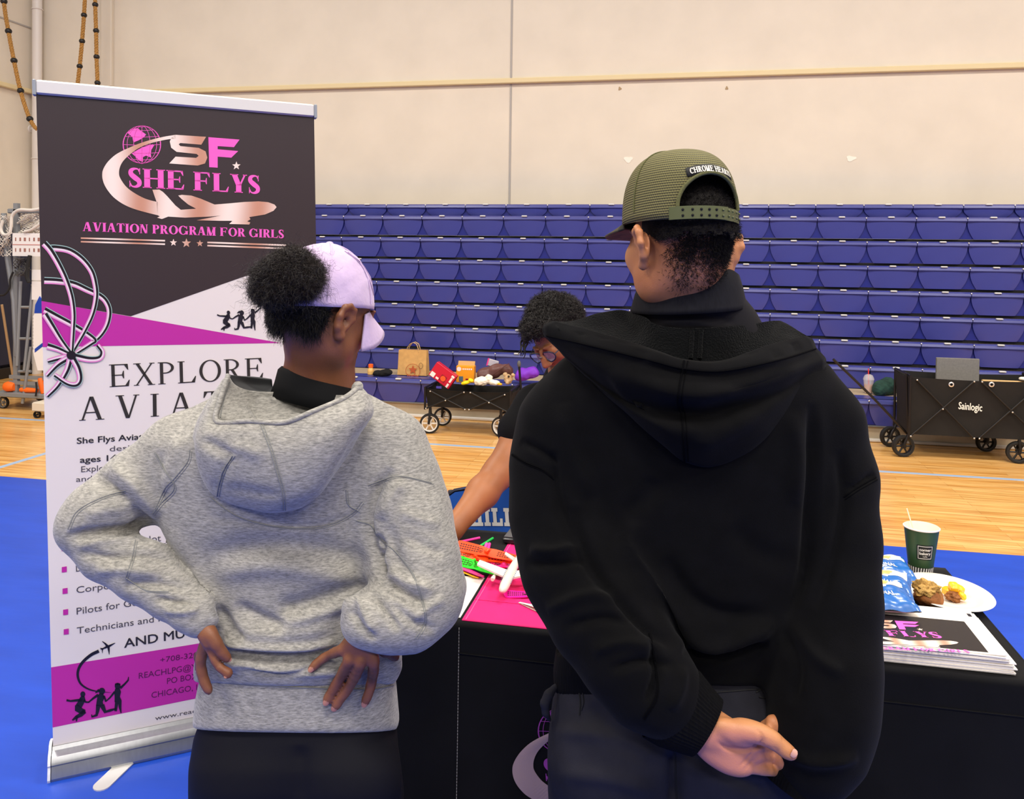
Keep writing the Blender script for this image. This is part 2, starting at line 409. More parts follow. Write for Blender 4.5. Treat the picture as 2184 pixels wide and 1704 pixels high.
def serif_glyph(ch, st=.2, th=.06, sf=.07, sh=.045):
    """polygons of one serif capital on a cap height of 1, and its width"""
    P = []; R = _rect
    def stem(x, y0=0, y1=1, w=None, foot=True, head=True):
        w = w or st; P.append(R(x, y0, x + w, y1))
        if foot: P.append(R(x - sf, y0, x + w + sf, y0 + sh))
        if head: P.append(R(x - sf, y1 - sh, x + w + sf, y1))
    def bar(a, b, w): P.extend([[(a[0] - w / 2, a[1]), (a[0] + w / 2, a[1]), (b[0] + w / 2, b[1]), (b[0] - w / 2, b[1])]])
    def ser(x, y, w): P.append(R(x - w / 2, y, x + w / 2, y + sh))
    x = sf
    if ch == ' ': return [], .3
    if ch == 'I': stem(x); return P, st + 2 * sf
    if ch == 'H': stem(x); stem(x + st + .36); P.append(R(x, .47, x + st + .4, .47 + th)); return P, 2 * st + .36 + 2 * sf
    if ch in 'EF':
        stem(x, foot=True); w = st + .44
        P.append(R(x, 1 - th, x + w, 1)); P.append([(x + w - .05, 1), (x + w, 1), (x + w + .02, .74), (x + w - .01, .74), (x + w - .12, .95)])
        P.append(R(x, .49, x + w - .16, .49 + th)); P.append([(x + w - .2, .49), (x + w - .16, .36), (x + w - .13, .36), (x + w - .13, .7), (x + w - .16, .7), (x + w - .2, .55)])
        if ch == 'E':
            P.append(R(x, 0, x + w + .02, th)); P.append([(x + w - .1, .04), (x + w + .03, .28), (x + w + .06, .28), (x + w + .02, 0)])
        return P, w + sf + .08
    if ch == 'L':
        stem(x); w = st + .42; P.append(R(x, 0, x + w, th)); P.append([(x + w - .12, .04), (x + w + .02, .3), (x + w + .05, .3), (x + w, 0)]); return P, w + sf + .06
    if ch == 'T':
        w = st + .5; stem(w / 2 - st / 2, head=False); P.append(R(.02, 1 - th, w - .02, 1))
        P.append([(0, .72), (.03, .72), (.13, .96), (.02, 1)]); P.append([(w, .72), (w - .03, .72), (w - .13, .96), (w - .02, 1)]); return P, w
    if ch == 'A':
        w = .62 + st; bar((sf + th / 2, 0), (w / 2 - st * .25, 1), th * 1.3); bar((w - sf - st / 2, 0), (w / 2 - st * .05, 1), st)
        P.append(R(.2, .3, w - .2 - st * .4, .3 + th)); ser(sf + th / 2, 0, th + 2 * sf); ser(w - sf - st / 2, 0, st + 2 * sf); return P, w
    if ch == 'V':
        w = .6 + st; bar((w / 2, 0), (sf + st / 2, 1), st); bar((w / 2 + st * .25, 0), (w - sf - th / 2, 1), th * 1.3)
        ser(sf + st / 2, 1 - sh, st + 2 * sf); ser(w - sf - th / 2, 1 - sh, th + 2 * sf); return P, w
    if ch == 'Y':
        w = .58 + st; c = w / 2; stem(c - st / 2, 0, .46, head=False); bar((c, .4), (sf + st / 2, 1), st); bar((c + st * .3, .44), (w - sf - th / 2, 1), th * 1.3)
        ser(sf + st / 2, 1 - sh, st + 2 * sf); ser(w - sf - th / 2, 1 - sh, th + 2 * sf); return P, w
    if ch == 'X':
        w = .62 + st; bar((w - sf - st / 2, 0), (sf + st / 2, 1), st); bar((sf + th / 2, 0), (w - sf - th / 2, 1), th * 1.3)
        ser(sf + st / 2, 1 - sh, st + 2 * sf); ser(w - sf - st / 2, 0, st + 2 * sf); ser(w - sf - th / 2, 1 - sh, th + 2 * sf); ser(sf + th / 2, 0, th + 2 * sf); return P, w
    if ch == 'N':
        w = .54 + st; a = th * 1.3; P.append(R(sf, 0, sf + a, 1)); P.append(R(w - sf - a, 0, w - sf, 1)); bar((w - sf - st * .4, 0), (sf + st * .4, 1), st)
        ser(sf + a / 2, 0, a + 2 * sf); ser(sf, 1 - sh, a + sf); ser(w - sf - a / 2, 1 - sh, a + 2 * sf); return P, w
    if ch == 'M':
        w = .66 + 1.3 * st; a = th * 1.3; P.append(R(sf, 0, sf + a, 1)); stem(w - sf - st); c = w / 2 - st * .2
        bar((c, 0), (sf + st * .35, 1), st); bar((c + st * .2, 0), (w - sf - st * .7, 1), th * 1.3)
        ser(sf + a / 2, 0, a + 2 * sf); ser(sf + .02, 1 - sh, a + sf); return P, w
    if ch in 'OCG':
        rx = .34 + st * .5; c = rx
        if ch == 'O': P.extend(_arc(c, .5, rx, .515, rx - st, .515 - th, 0, 360, 40)); return P, 2 * rx
        P.extend(_arc(c, .5, rx, .515, rx - st, .515 - th, 42, 318, 34)); e = c + rx * .74
        P.append([(e - .1, .86), (e + .02, .62), (e + .05, .62), (e + .05, 1), (e + .02, 1), (e, .93)])
        if ch == 'G': P.append(R(e - st * .5, .04, e + st * .5, .44)); P.append(R(e - st * .5 - sf, .4, e + st * .5 + sf, .44)); return P, e + st * .5 + sf
        return P, e + .06
    if ch in 'PRBD':
        stem(x)
        if ch == 'D': P.extend(_arc(x + st, .5, .46, .5, .46 - st, .5 - th, -90, 90, 24)); return P, x + st + .46
        P.extend(_arc(x + st + .06, .74, .32, .26, .32 - st * .9, .26 - th, -90, 90, 20)); P.append(R(x + st, 1 - th, x + st + .07, 1)); P.append(R(x + st, .48, x + st + .07, .48 + th))
        if ch == 'R': bar((x + st + .36, 0), (x + st + .12, .5), st); ser(x + st + .38, 0, st + sf); return P, x + st + .5
        if ch == 'B': P.extend(_arc(x + st + .08, .25, .34, .26, .34 - st * .9, .26 - th, -90, 90, 20)); P.append(R(x, 0, x + st + .1, th)); return P, x + st + .44
        return P, x + st + .4
    if ch == 'S':
        w = .5 + st * .3; C = crom([(w - .08, .8), (w * .74, .945), (w * .45, .96), (w * .2, .86), (w * .2, .68), (w * .5, .5), (w * .8, .34), (w * .82, .15), (w * .55, .035), (w * .25, .06), (.06, .22)], 5)
        t = np.linspace(0, 1, len(C)); wd = th * .9 + (st - th) * np.exp(-((t - .5) / .2) ** 2) + .3 * (st - th) * np.exp(-((t - .27) / .1) ** 2) + .3 * (st - th) * np.exp(-((t - .73) / .1) ** 2)
        P.extend(_strip(C, wd)); P.append(R(w - .09, .68, w - .055, 1)); P.append(R(.035, 0, .07, .33)); return P, w
    return [], .3
def serif_text(s, gap=.06, **k):
    out = []; x = 0
    for ch in s:
        P, w = serif_glyph(ch, **k); out += [[(a + x, b) for a, b in q] for q in P]; x += w + gap
    return out, x - gap
def block_glyph(ch, t=.26, s=.1):
    """heavy slab capitals"""
    R = _rect
    if ch == 'I': return [R(s, 0, s + t, 1), R(0, 0, t + 2 * s, .2), R(0, .8, t + 2 * s, 1)], t + 2 * s
    if ch == 'L': return [R(s, 0, s + t, 1), R(0, .8, t + 2 * s, 1), R(0, 0, .8, .2), R(.6, 0, .8, .42)], .8
    if ch == 'H': return block_glyph('I')[0] + [[(x + .46, y) for x, y in q] for q in block_glyph('I')[0]] + [R(s + t, .42, .6, .6)], .46 + t + 2 * s
    if ch == 'S': return [R(.0, 0, .8, .2), R(.54, 0, .8, .6), R(0, .42, .8, .6), R(0, .42, .26, 1), R(0, .8, .8, 1)], .8
    return [], .3
_txt_cache = {}
def sans_text(s, bold=0.0):
    """(vertices, faces, width) of plain sans lettering, cap height 1"""
    key = (s, bold)
    if key in _txt_cache: return _txt_cache[key]
    cu = bpy.data.curves.new('t', 'FONT'); cu.body = s; cu.size = 1; cu.resolution_u = 3; cu.offset = bold
    o = bpy.data.objects.new('t', cu); scene.collection.objects.link(o); bpy.context.view_layer.update()
    me = o.to_mesh(); V = np.array([v.co[:] for v in me.vertices]).reshape(-1, 3); Fc = [tuple(p.vertices) for p in me.polygons]
    o.to_mesh_clear(); bpy.data.objects.remove(o); bpy.data.curves.remove(cu)
    if len(V): V[:, 0] -= V[:, 0].min(); V[:, :2] /= .73
    _txt_cache[key] = (V, Fc, V[:, 0].max() if len(V) else 0); return _txt_cache[key]
class Print:
    """flat printing on a plane: org + u*U + v*V, raised by layers along N"""
    def __init__(s, org, U, V, N, step=.0005): s.o = np.asarray(org, float); s.U = unit(U); s.V = unit(V); s.N = unit(N); s.step = step
    def uv(s, px, py):
        r = g2w(ray(px, py)); t = ((s.o - CAM) @ s.N) / (r @ s.N); p = CAM + r * t - s.o
        M = np.array([[s.U @ s.U, s.U @ s.V], [s.U @ s.V, s.V @ s.V]]); return tuple(np.linalg.solve(M, [p @ s.U, p @ s.V]))
    def p3(s, Q, layer): Q = np.asarray(Q, float); return s.o + Q[:, :1] * s.U + Q[:, 1:2] * s.V + s.N * s.step * layer
    def poly(s, mb, Q, layer): mb.poly(s.p3(Q, layer))
    def polys(s, mb, L, layer):
        for q in L: mb.poly(s.p3(q, layer))
    def place(s, a, b, h):
        a = np.array(a); b = np.array(b); d = b - a; L = np.linalg.norm(d); d /= L; return a, d, np.array([-d[1], d[0]]), L, h
    def serif(s, mb, txt, a, b, h, layer, **k):
        a, d, n, L, h = s.place(a, b, h); P, w = serif_text(txt, **k); sx = L / w
        for q in P: mb.poly(s.p3([a + d * x * sx + n * y * h for x, y in q], layer))
    def block(s, mb, txt, a, b, h, layer, gap=.1, grow=0):
        a, d, n, L, h = s.place(a, b, h); x0 = 0; out = []
        for ch in txt:
            P, w = block_glyph(ch); out += [[(x + x0, y) for x, y in q] for q in P]; x0 += w + gap
        sx = L / (x0 - gap)
        for q in out:
            q = np.array(q); c = q.mean(0); q = q + np.sign(q - c) * grow
            mb.poly(s.p3([a + d * x * sx + n * y * h for x, y in q], layer))
    def sans(s, mb, txt, a, b, h, layer, bold=0.0):
        a, d, n, L, h = s.place(a, b, h); V, Fc, w = sans_text(txt, 0); sx = L / w
        for k, (ox, oy) in enumerate(((0, 0),) if not bold else ((-bold, 0), (bold, 0), (0, bold), (0, -bold))):
            mb.add(s.p3([a + d * (x + ox * 3.2) * sx + n * (y + oy * 2.2) * h for x, y, _ in V], layer + .12 * k), Fc)
def star_pts(cx, cy, r): return [(cx + (r if i % 2 == 0 else r * .42) * math.sin(math.pi * i / 5), cy + (r if i % 2 == 0 else r * .42) * math.cos(math.pi * i / 5)) for i in range(10)]
def rose_gold(name='rose_gold_print', sc=2.2):
    m = mat(name, '#d9a58f', .4); nt = m.node_tree; b = nt.nodes['Principled BSDF']
    tc = nt.nodes.new('ShaderNodeTexCoord'); w = nt.nodes.new('ShaderNodeTexWave'); w.inputs['Scale'].default_value = sc; w.inputs['Distortion'].default_value = 1.5; w.inputs['Detail'].default_value = 0
    nt.links.new(tc.outputs['Object'], w.inputs[0]); r = nt.nodes.new('ShaderNodeValToRGB')
    r.color_ramp.elements[0].color = lin('#c48d76'); r.color_ramp.elements[1].color = lin('#f0ddd3'); nt.links.new(w.outputs[0], r.inputs[0]); nt.links.new(r.outputs[0], b.inputs['Base Color'])
    return m
# shapes of the printed emblem, on its own 2184 x 1337 drawing (x right, y down)
EMB_RING = [(1000, 168), (870, 190), (700, 235), (560, 290), (440, 350), (360, 420), (315, 490), (303, 545), (312, 610), (345, 680), (410, 760), (500, 825), (600, 870), (720, 905), (830, 932)], [(830, 806), (760, 790), (690, 765), (600, 715), (530, 660), (480, 590), (463, 540), (470, 480), (500, 420), (560, 360), (640, 300), (740, 255), (860, 224), (950, 208), (1000, 205)]
EMB_PLANE = [(830, 932), (850, 942), (825, 955), (870, 968), (930, 945), (1090, 955), (1200, 950), (1330, 945), (1430, 935), (1200, 980), (1300, 982), (1420, 985), (1540, 985), (1510, 1015), (1700, 1020), (1710, 1000), (1680, 990), (1712, 970), (1700, 950), (1850, 925), (1930, 890), (1960, 855), (1940, 830), (1880, 808), (1790, 800), (1650, 806), (1500, 820), (1370, 830), (1240, 775), (1150, 745), (1060, 738), (1025, 745), (1060, 780), (1120, 830), (1195, 870), (1050, 880), (1000, 840), (920, 750), (880, 710), (845, 688), (780, 690), (800, 750), (820, 806)]
EMB_S = [(1000, 168), (1290, 187), (1245, 262), (1045, 246), (1030, 258), (1045, 275), (1220, 292), (1285, 325), (1302, 385), (1280, 440), (1210, 460), (940, 440), (1000, 375), (1195, 387), (1220, 368), (1200, 350), (1010, 330), (958, 290), (945, 230), (965, 190)]
EMB_F = [(1312, 190), (1608, 213), (1555, 285), (1400, 275), (1400, 305), (1595, 322), (1530, 385), (1400, 375), (1400, 480), (1320, 475)]
EMB_LAND = [[(545, 150), (590, 112), (640, 105), (700, 150), (720, 165), (700, 190), (650, 220), (600, 240), (590, 190)], [(690, 285), (780, 258), (800, 262), (770, 310), (765, 350), (770, 385), (720, 365), (690, 380), (690, 425), (650, 410), (620, 375), (585, 345), (640, 310)]]
def emblem(pr, f, gold, pink, layer, text=True, words=None):
    """f maps drawing points to the plane's (u, v)"""
    F = lambda L: [f(x, y) for x, y in L]
    a, b = EMB_RING; b = b[::-1]; a = crom(a, 3); b = crom(b, 3)
    k = np.linspace(0, 1, 60); ia = np.interp(k, np.linspace(0, 1, len(a)), np.arange(len(a))); ib = np.interp(k, np.linspace(0, 1, len(b)), np.arange(len(b)))
    A = np.stack([np.interp(ia, np.arange(len(a)), a[:, j]) for j in (0, 1)], 1); B = np.stack([np.interp(ib, np.arange(len(b)), b[:, j]) for j in (0, 1)], 1)
    for i in range(59): pr.poly(gold, F([A[i], A[i + 1], B[i + 1], B[i]]), layer + 1)
    pr.poly(gold, F(EMB_PLANE), layer + 1); pr.poly(gold, F(EMB_S), layer + 1); pr.poly(pink, F(EMB_F), layer)
    for L in EMB_LAND: pr.poly(pink, F(L), layer)
    for k in range(7):   # meridians and parallels of the globe
        rx = 180 * math.sin(math.pi * (k + .5) / 7 - math.pi / 2)
        pr.polys(pink, [F(q) for q in _strip([(680 + rx * math.cos(t), 260 + 178 * math.sin(t)) for t in np.linspace(-1.57, 1.57, 17)], 4)], layer)
        yy = 178 * math.sin(math.pi * (k + .5) / 7 - math.pi / 2); hw = math.sqrt(max(1, 178 ** 2 - yy ** 2))
        pr.polys(pink, [F(q) for q in _strip([(680 - hw, 260 + yy), (680, 260 + yy + 8), (680 + hw, 260 + yy)], 4)], layer)
    pr.polys(pink, [F(q) for q in _strip([(680 + 180 * math.cos(t), 260 + 178 * math.sin(t)) for t in np.linspace(0, 6.2832, 41)], 5)], layer)
    pr.poly(gold, F(star_pts(1578, 462, -42)), layer)
    if text:
        w1, w2 = words or (pink, pink)
        pr.serif(w1, 'SHE FLYS', f(555, 663), f(1800, 728), np.linalg.norm(np.subtract(f(700, 490), f(700, 672))), layer, st=.27, th=.07)
        pr.serif(w2, 'AVIATION PROGRAM FOR GIRLS', f(118, 1082), f(2028, 1150), np.linalg.norm(np.subtract(f(320, 1004), f(320, 1090))), layer, st=.24, th=.07)
# ================================================================== room
def floor_mat():
    m = mat('maple_floor', '#e0ac62', .22, spec=.5); nt = m.node_tree; b = nt.nodes['Principled BSDF']
    tc = nt.nodes.new('ShaderNodeTexCoord'); br = nt.nodes.new('ShaderNodeTexBrick')
    nt.links.new(tc.outputs['Object'], br.inputs[0])
    br.inputs['Scale'].default_value = 1; br.inputs['Brick Width'].default_value = .9; br.inputs['Row Height'].default_value = .057
    br.inputs['Mortar Size'].default_value = .0012; br.inputs['Mortar Smooth'].default_value = .4; br.offset = .37; br.offset_frequency = 3
    br.inputs['Color1'].default_value = lin('#f3c47c'); br.inputs['Color2'].default_value = lin('#e2a95c'); br.inputs['Mortar'].default_value = lin('#a87a40')
    mp = nt.nodes.new('ShaderNodeMapping'); mp.inputs['Scale'].default_value = (1.6, 28, 1); nt.links.new(tc.outputs['Object'], mp.inputs[0])
    n = nt.nodes.new('ShaderNodeTexNoise'); n.inputs['Scale'].default_value = 1.5; n.inputs['Detail'].default_value = 6; nt.links.new(mp.outputs[0], n.inputs[0])
    r = nt.nodes.new('ShaderNodeValToRGB'); r.color_ramp.elements[0].position = .36; r.color_ramp.elements[1].position = .6
    r.color_ramp.elements[0].color = (.72, .62, .5, 1); r.color_ramp.elements[1].color = (1.04, 1.02, 1, 1); nt.links.new(n.outputs[0], r.inputs[0])
    mx = nt.nodes.new('ShaderNodeMix'); mx.data_type = 'RGBA'; mx.blend_type = 'MULTIPLY'; mx.inputs[0].default_value = 1
    nt.links.new(br.outputs[0], mx.inputs[6]); nt.links.new(r.outputs[0], mx.inputs[7]); nt.links.new(mx.outputs[2], b.inputs['Base Color'])
    return m
XL, XR, YB = -8.62, 9.0, 9.7
struct('floor', MB().box(((XL + XR) / 2, 2.6, -.05), (XR - XL, 14.4, .1)), floor_mat())
wall_m = mat('painted_wall', '#dcd1bf', .75, spec=.2, noise=.035, nscale=2.2, bump=.05, bscale=60)
struct('wall_back', MB().box(((XL + XR) / 2, YB + .1, 3.9), (XR - XL + .4, .2, 8.0)), wall_m)
struct('wall_right', MB().box((XR + .1, 2.6, 3.9), (.2, 14.2, 8.0)), wall_m)
struct('wall_left', MB().box((XL - .1, 2.6, 3.9), (.2, 14.2, 8.0)), wall_m)
seam_m = mat('wall_joint', '#a9a39c', .8)
struct('trim_1', MB().box((onY(1091, 100, YB)[0], YB - .004, 4.6), (.022, .01, 6.5)), seam_m)
struct('trim_2', MB().box((XL + .005, 2.6, 4.66), (.01, 14, .02)), seam_m)
ledge_m = mat('cream_ledge', '#dcc99c', .6)
struct('trim_3', MB().box(((XL + XR) / 2, YB - .03, 3.77), (XR - XL, .06, .06), bevel=.008), ledge_m)
struct('trim_4', MB().box((XL + .03, 2.6, 3.80), (.06, 14, .06), bevel=.008), ledge_m)
# navy pads along the foot of the left wall
pad_m = mat('navy_wall_pad', '#23263c', .5, noise=.12, nscale=6)
for i in range(6):
    struct('trim_%d' % (5 + i), MB().box((XL + .04, 9.1 - i * 1.2, 1.06), (.08, 1.18, 1.82), bevel=.03), pad_m)
struct('baseboard_left', MB().box((XL + .05, 2.6, .07), (.1, 14, .14), bevel=.01), mat('black_rubber_base', '#1c1715', .5))
# white conduits by the corner
pipe_m = mat('white_pipe', '#ded6cd', .35)
p = MB().cyl((-8.5, 9.58, 0), (-8.5, 9.58, 7.6), .062, n=20)
t = thing('wall_pipe', (-8.5, 9.58, 0), 'white round pipe standing in the left corner of the hall', 'pipe')
obj('pipe', p, pipe_m, t)
for z in (1.2, 2.9, 4.9, 6.6):
    c_ = MB().tube([(-8.5 + .066 * math.cos(a), 9.58 + .066 * math.sin(a), z) for a in np.linspace(0, 6.28, 25)], .008, 6)
    obj('pipe_clamp', c_, pipe_m, t)
struct('trim_11', MB().box((-7.5, YB - .03, 5.9), (.16, .06, 4.1), bevel=.012), wall_m)
# scuff patches of filler on the back wall
pm = mat('wall_filler', '#f4ead9', .8)
for k, (px, py, w, h) in enumerate(((1340, 340, .05, .035), (1815, 338, .05, .03), (1322, 189, .018, .02), (1550, 188, .016, .02))):
    q = onY(px, py, YB - .002); pts = []
    for a in np.linspace(0, 2 * math.pi, 14)[:-1]:
        rr = 1 + .25 * math.sin(3 * a + k); pts.append((q[0] + w * rr * math.cos(a), YB - .001, q[2] + h * rr * math.sin(a)))
    o = obj('filler_patch', MB().prism(pts, (0, -.003, 0)), pm if k < 2 else mat('wall_scuff', '#a88f6d', .8), smooth=False)
    tag(o, ('cream filler patch on the wall left of the dark cap', 'cream filler patch on the wall high right of the bleachers', 'small brown scuff on the wall above the left filler patch', 'small brown scuff on the wall between the two filler patches')[k], 'wall patch')
# painted court lines
lb = mat('pale_blue_line', '#9fb6d2', .35)
struct('trim_12', MB().box((0.2, 6.92, .001), (XR - XL - .6, .05, .002)), lb)
struct('trim_13', MB().box((-5.05, 3.6, .001), (.05, 6.5, .002)), lb)
# blue floor covering
def mat_blue():
    m = mat('blue_vinyl', '#1a46b6', .42, spec=.4, noise=.10, nscale=2.2, bump=.35, bscale=3.2, stretch=(1, 3.5, 1)); return m
g = []
for y in np.linspace(-4.3, 5.1, 120):
    row = []
    for x in np.linspace(XL + .15, XR - .1, 160):
        z = .006 + .003 * math.sin(x * 1.7 + .5 * y) * math.sin(y * 2.6 + math.sin(x)) + .002 * math.sin(9 * y + 2.2 * x)
        row.append((x, y, z))
    g.append(row)
g = np.array(g); low = g[::-1].copy(); low[..., 2] = .0005
mbk = MB().grid(g).grid(low)
tag(obj('floor_cover', mbk, mat_blue(), smooth='all'), 'bright blue vinyl sheet laid over the wooden gym floor', 'floor cover')

# ------------------------------------------------------------------ bleachers
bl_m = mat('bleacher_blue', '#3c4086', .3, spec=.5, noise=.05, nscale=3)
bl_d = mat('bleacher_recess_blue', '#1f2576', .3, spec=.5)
gap_m = mat('gap_shade_black', '#07070c', .8)
tagm = mat('seat_number_tag', '#d9d9d6', .4)
bolt_m = mat('bolt_steel', '#e2e2e6', .2, metal=.8)
PITCHX = .478
def seat_panel(h):
    """one moulded seat front: upper lip and a scalloped fascia, origin at its left lower edge"""
    mb = MB(); w = PITCHX; top = h
    # lip, rounded
    prof = [(0.028, top - .056), (-.008, top - .05), (-.018, top - .038), (-.010, top - .014), (0.012, top), (.05, top)]
    G = [[(x, y, z) for x in (.003, w - .003)] for y, z in prof]
    mb.grid(G, flip=True)
    # fascia with curved-in lower corners
    n = 14; G = []
    for i in range(n + 1):
        t = i / n; z = (top - .05) * (1 - t)
        ins = .005 + .066 * t ** 1.9
        row = []
        for u in np.linspace(0, 1, 9):
            x = ins + (w - 2 * ins) * u
            row.append((x, .006 + .014 * t - .012 * math.sin(math.pi * u) ** .5, z))
        G.append(row)
    mb.grid(G, flip=True)
    return mb
rowdefs = [(.155, .395, 8.03)] + [(.395 + .2505 * k, .395 + .2505 * (k + 1) - .026, 8.70 + .055 * k) for k in range(7)] + [(2.128, 2.262, 9.16)]
names_ = ['lowest', 'second', 'third', 'fourth', 'fifth', 'sixth', 'seventh', 'eighth', 'topmost']
X0 = onY(970, 660, 8.75)[0] - PITCHX * 9
NS = 26
protos = {}
for k, (z0, z1, y) in enumerate(rowdefs):
    xa = -2.57 - PITCHX * 8 if k == 0 else X0
    xb = xa + NS * PITCHX
    r = thing('bleacher_row', ((xa + xb) / 2, y, z0), 'blue plastic bleacher seat row, %s from the floor' % names_[k] if k else 'blue bleacher seat row nearest the floor, pulled out in front', 'bleachers', 'rows of the folded bleachers')
    if k == 8: r['label'] = 'shallow blue bleacher seat row at the very top against the wall'
    h = z1 - z0
    # recess behind the panels, and a near-black strip under them painting the shade of the gap
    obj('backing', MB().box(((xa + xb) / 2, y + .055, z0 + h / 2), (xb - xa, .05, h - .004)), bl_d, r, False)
    if k: obj('gap_shade_strip', MB().box(((xa + xb) / 2, y + .045, z0 - .013), (xb - xa, .02, .024)), gap_m, r, False)
    for i in range(NS):
        x = xa + i * PITCHX
        key = round(h, 3)
        if key not in protos:
            sp = obj('seat_panel', seat_panel(h).xf(lambda v: v + np.array([x, y, z0])), bl_m, r, 30)
            sp.data.transform(Matrix.Translation((-x + r.location.x, -y + r.location.y, -z0 + r.location.z)))
            protos[key] = sp.data; sp.location = (x - r.location.x, y - r.location.y, z0 - r.location.z)
        else:
            sp = bpy.data.objects.new('seat_panel', protos[key]); scene.collection.objects.link(sp)
            sp.parent = r; sp.location = (x - r.location.x, y - r.location.y, z0 - r.location.z)
    tg = MB(); bt = MB()
    for i in range(NS):
        x = xa + i * PITCHX
        tg.box((x + PITCHX / 2, y - .011, z1 - .003), (.062, .03, .016), bevel=.005)
        bt.ball((x, y - .013, z1 - .012), .009, 6)
    o = obj('number_tag', tg, tagm, r); o['kind'] = 'stuff'
    o = obj('bolt', bt, bolt_m, r); o['kind'] = 'stuff'
    if k == 0:
        obj('deck', MB().box(((xa + xb) / 2, y + .455, z1 - .013), (xb - xa, .42, .02)), mat('deck_ply', '#b5a180', .5), r, False)
        obj('seat_top', MB().box(((xa + xb) / 2, y + .13, z1 - .012), (xb - xa, .22, .024)), bl_m, r, False)
        obj('skirting', MB().box(((xa + xb) / 2, y + .05, .085), (xb - xa, .03, .13)), mat('galvanised_skirt', '#b3a68f', .45, metal=.25, noise=.08, nscale=8), r, False)
        obj('floor_rail', MB().box(((xa + xb) / 2, y + .02, .016), (xb - xa, .05, .03), bevel=.008), mat('pale_rail', '#cfc9c0', .4), r)
        obj('top_rail', MB().box(((xa + xb) / 2, y + .03, .146), (xb - xa, .05, .014), bevel=.004), mat('steel_rail', '#8d8b8a', .35, metal=.6), r)
# ================================================================== roll-up banner
_a = math.atan2(.249, .328) - math.radians(1.0)
bU = np.array([math.cos(_a), math.sin(_a), 0]); bN = np.array([math.sin(_a), -math.cos(_a), 0])
bO = onz(115, 1655); bV = unit(np.array([0, 0, 1.]) - bU * .024)
BN = Print(bO + np.array([0, 0, 0]), bU, bV, bN)
BW = .845
ban = thing('banner_stand', bO + bU * BW / 2, 'tall pink, black and white roll-up banner stand left of the person in grey', 'banner')
alu = mat('brushed_aluminium', '#a4a6aa', .34, metal=.85, noise=.05, nscale=90, stretch=(1, 1, .05))
cap_m = mat('grey_plastic_cap', '#8f959c', .45)
Z1 = 2.135
sheet = MB(); black = MB(); magenta = MB(); white2 = MB()
def q_(px, py): return BN.uv(px, py)
def rt(px, py):                                    # the same line, run out to the right edge of the sheet
    return q_(px, py)
BN.poly(sheet, [(0, .06), (BW, .06), (BW, Z1), (0, Z1)], 0)
def edgev(p, q, u):                                # v of line p-q at u
    p, q = q_(*p), q_(*q); return p[1] + (q[1] - p[1]) * (u - p[0]) / (q[0] - p[0])
vL = edgev((95, 643), (280, 675), 0); tip = q_(279, 674.5); vR = edgev((279, 674.5), (543, 582), BW)
BN.poly(black, [(0, Z1 - .001), (0, vL), tip, (BW, vR), (BW, Z1 - .001)], 1)
vl2 = edgev((215, 738), (592, 731), 0); tip2 = q_(600, 731.5)
BN.poly(magenta, [(0, vL), (0, vl2), tip2], 1)
t0, t1 = edgev((116, 1422), (437, 1370), 0), edgev((116, 1422), (437, 1370), BW); b0, b1 = edgev((119, 1550), (440, 1485), 0), edgev((119, 1550), (440, 1485), BW)
magenta2 = MB(); BN.poly(magenta2, [(0, t0), (0, b0), (BW, b1), (BW, t1)], 1)
sheet_m = mat('banner_white', '#ddd5d3', .38, spec=.3); blk_m = mat('banner_black', '#33272a', .4, spec=.45); mag_m = mat('banner_magenta', '#b62a98', .4)
for x in (black, magenta): pass
so = obj('banner_sheet', sheet, sheet_m, ban, False)
obj('black_field', black, blk_m, so, False); obj('magenta_wedge', magenta, mag_m, so, False); obj('magenta_band', magenta2, mag_m, so, False)
LG = lambda x, y: q_(150 + x / 4.457, 250 + y / 4.457)
gold, pink = MB(), MB()
w1, w2, ru = MB(), MB(), MB()
emblem(BN, LG, gold, pink, 3, words=(w1, w2))
for (x0, y0, x1, y1) in ((100, 1149, 900, 1174), (100, 1183, 900, 1207), (1302, 1190, 2050, 1217), (1302, 1220, 2050, 1248)):
    BN.polys(ru, [[LG(*p) for p in q] for q in _strip([(x0, y0), (x1, y1)], 15)], 3)
for c in ((980, 1192, 36), (1103, 1197, 46), (1231, 1200, 34)): BN.poly(ru, [LG(x, y) for x, y in star_pts(c[0], c[1], -c[2])], 3)
obj('rose_gold_emblem', gold, rose_gold(), so, False)
obj('star_rule', ru, rose_gold(), so, False)
pk_m = mat('print_pink', '#f25fc0', .45); obj('pink_emblem', pink, pk_m, so, False); obj('title_lettering', w1, pk_m, so, False); obj('tagline_lettering', w2, pk_m, so, False)
# looping chrome ribbons at the left edge
ZG = lambda x, y: q_(90 + x / 4.483, 500 + y / 4.483)
loops = [[(20, 440), (150, 447), (300, 472), (430, 530), (560, 592), (620, 660), (642, 745), (620, 860), (560, 960), (470, 1040), (320, 1140)],
 [(22, 720), (150, 790), (280, 860), (420, 945), (500, 1010), (470, 1040), (330, 1130)],
 [(60, 135), (130, 130), (260, 155), (380, 235), (470, 350), (508, 480), (515, 600), (480, 760), (400, 930), (290, 1120)],
 [(10, 75), (80, 155), (160, 290), (230, 440), (280, 600), (300, 760), (295, 900), (282, 1120)],
 [(25, 760), (100, 880), (180, 1010), (275, 1140)], [(36, 1060), (150, 1095), (270, 1150)],
 [(300, 1160), (450, 1192), (550, 1180), (575, 1120), (530, 1055)], [(260, 1165), (150, 1185), (40, 1215)], [(265, 1170), (150, 1240), (44, 1350)],
 [(272, 1180), (235, 1300), (150, 1440), (48, 1545)], [(285, 1165), (345, 1280), (362, 1380), (325, 1432), (240, 1420), (120, 1340)]]
lk, lp, lw, lt = MB(), MB(), MB(), MB()
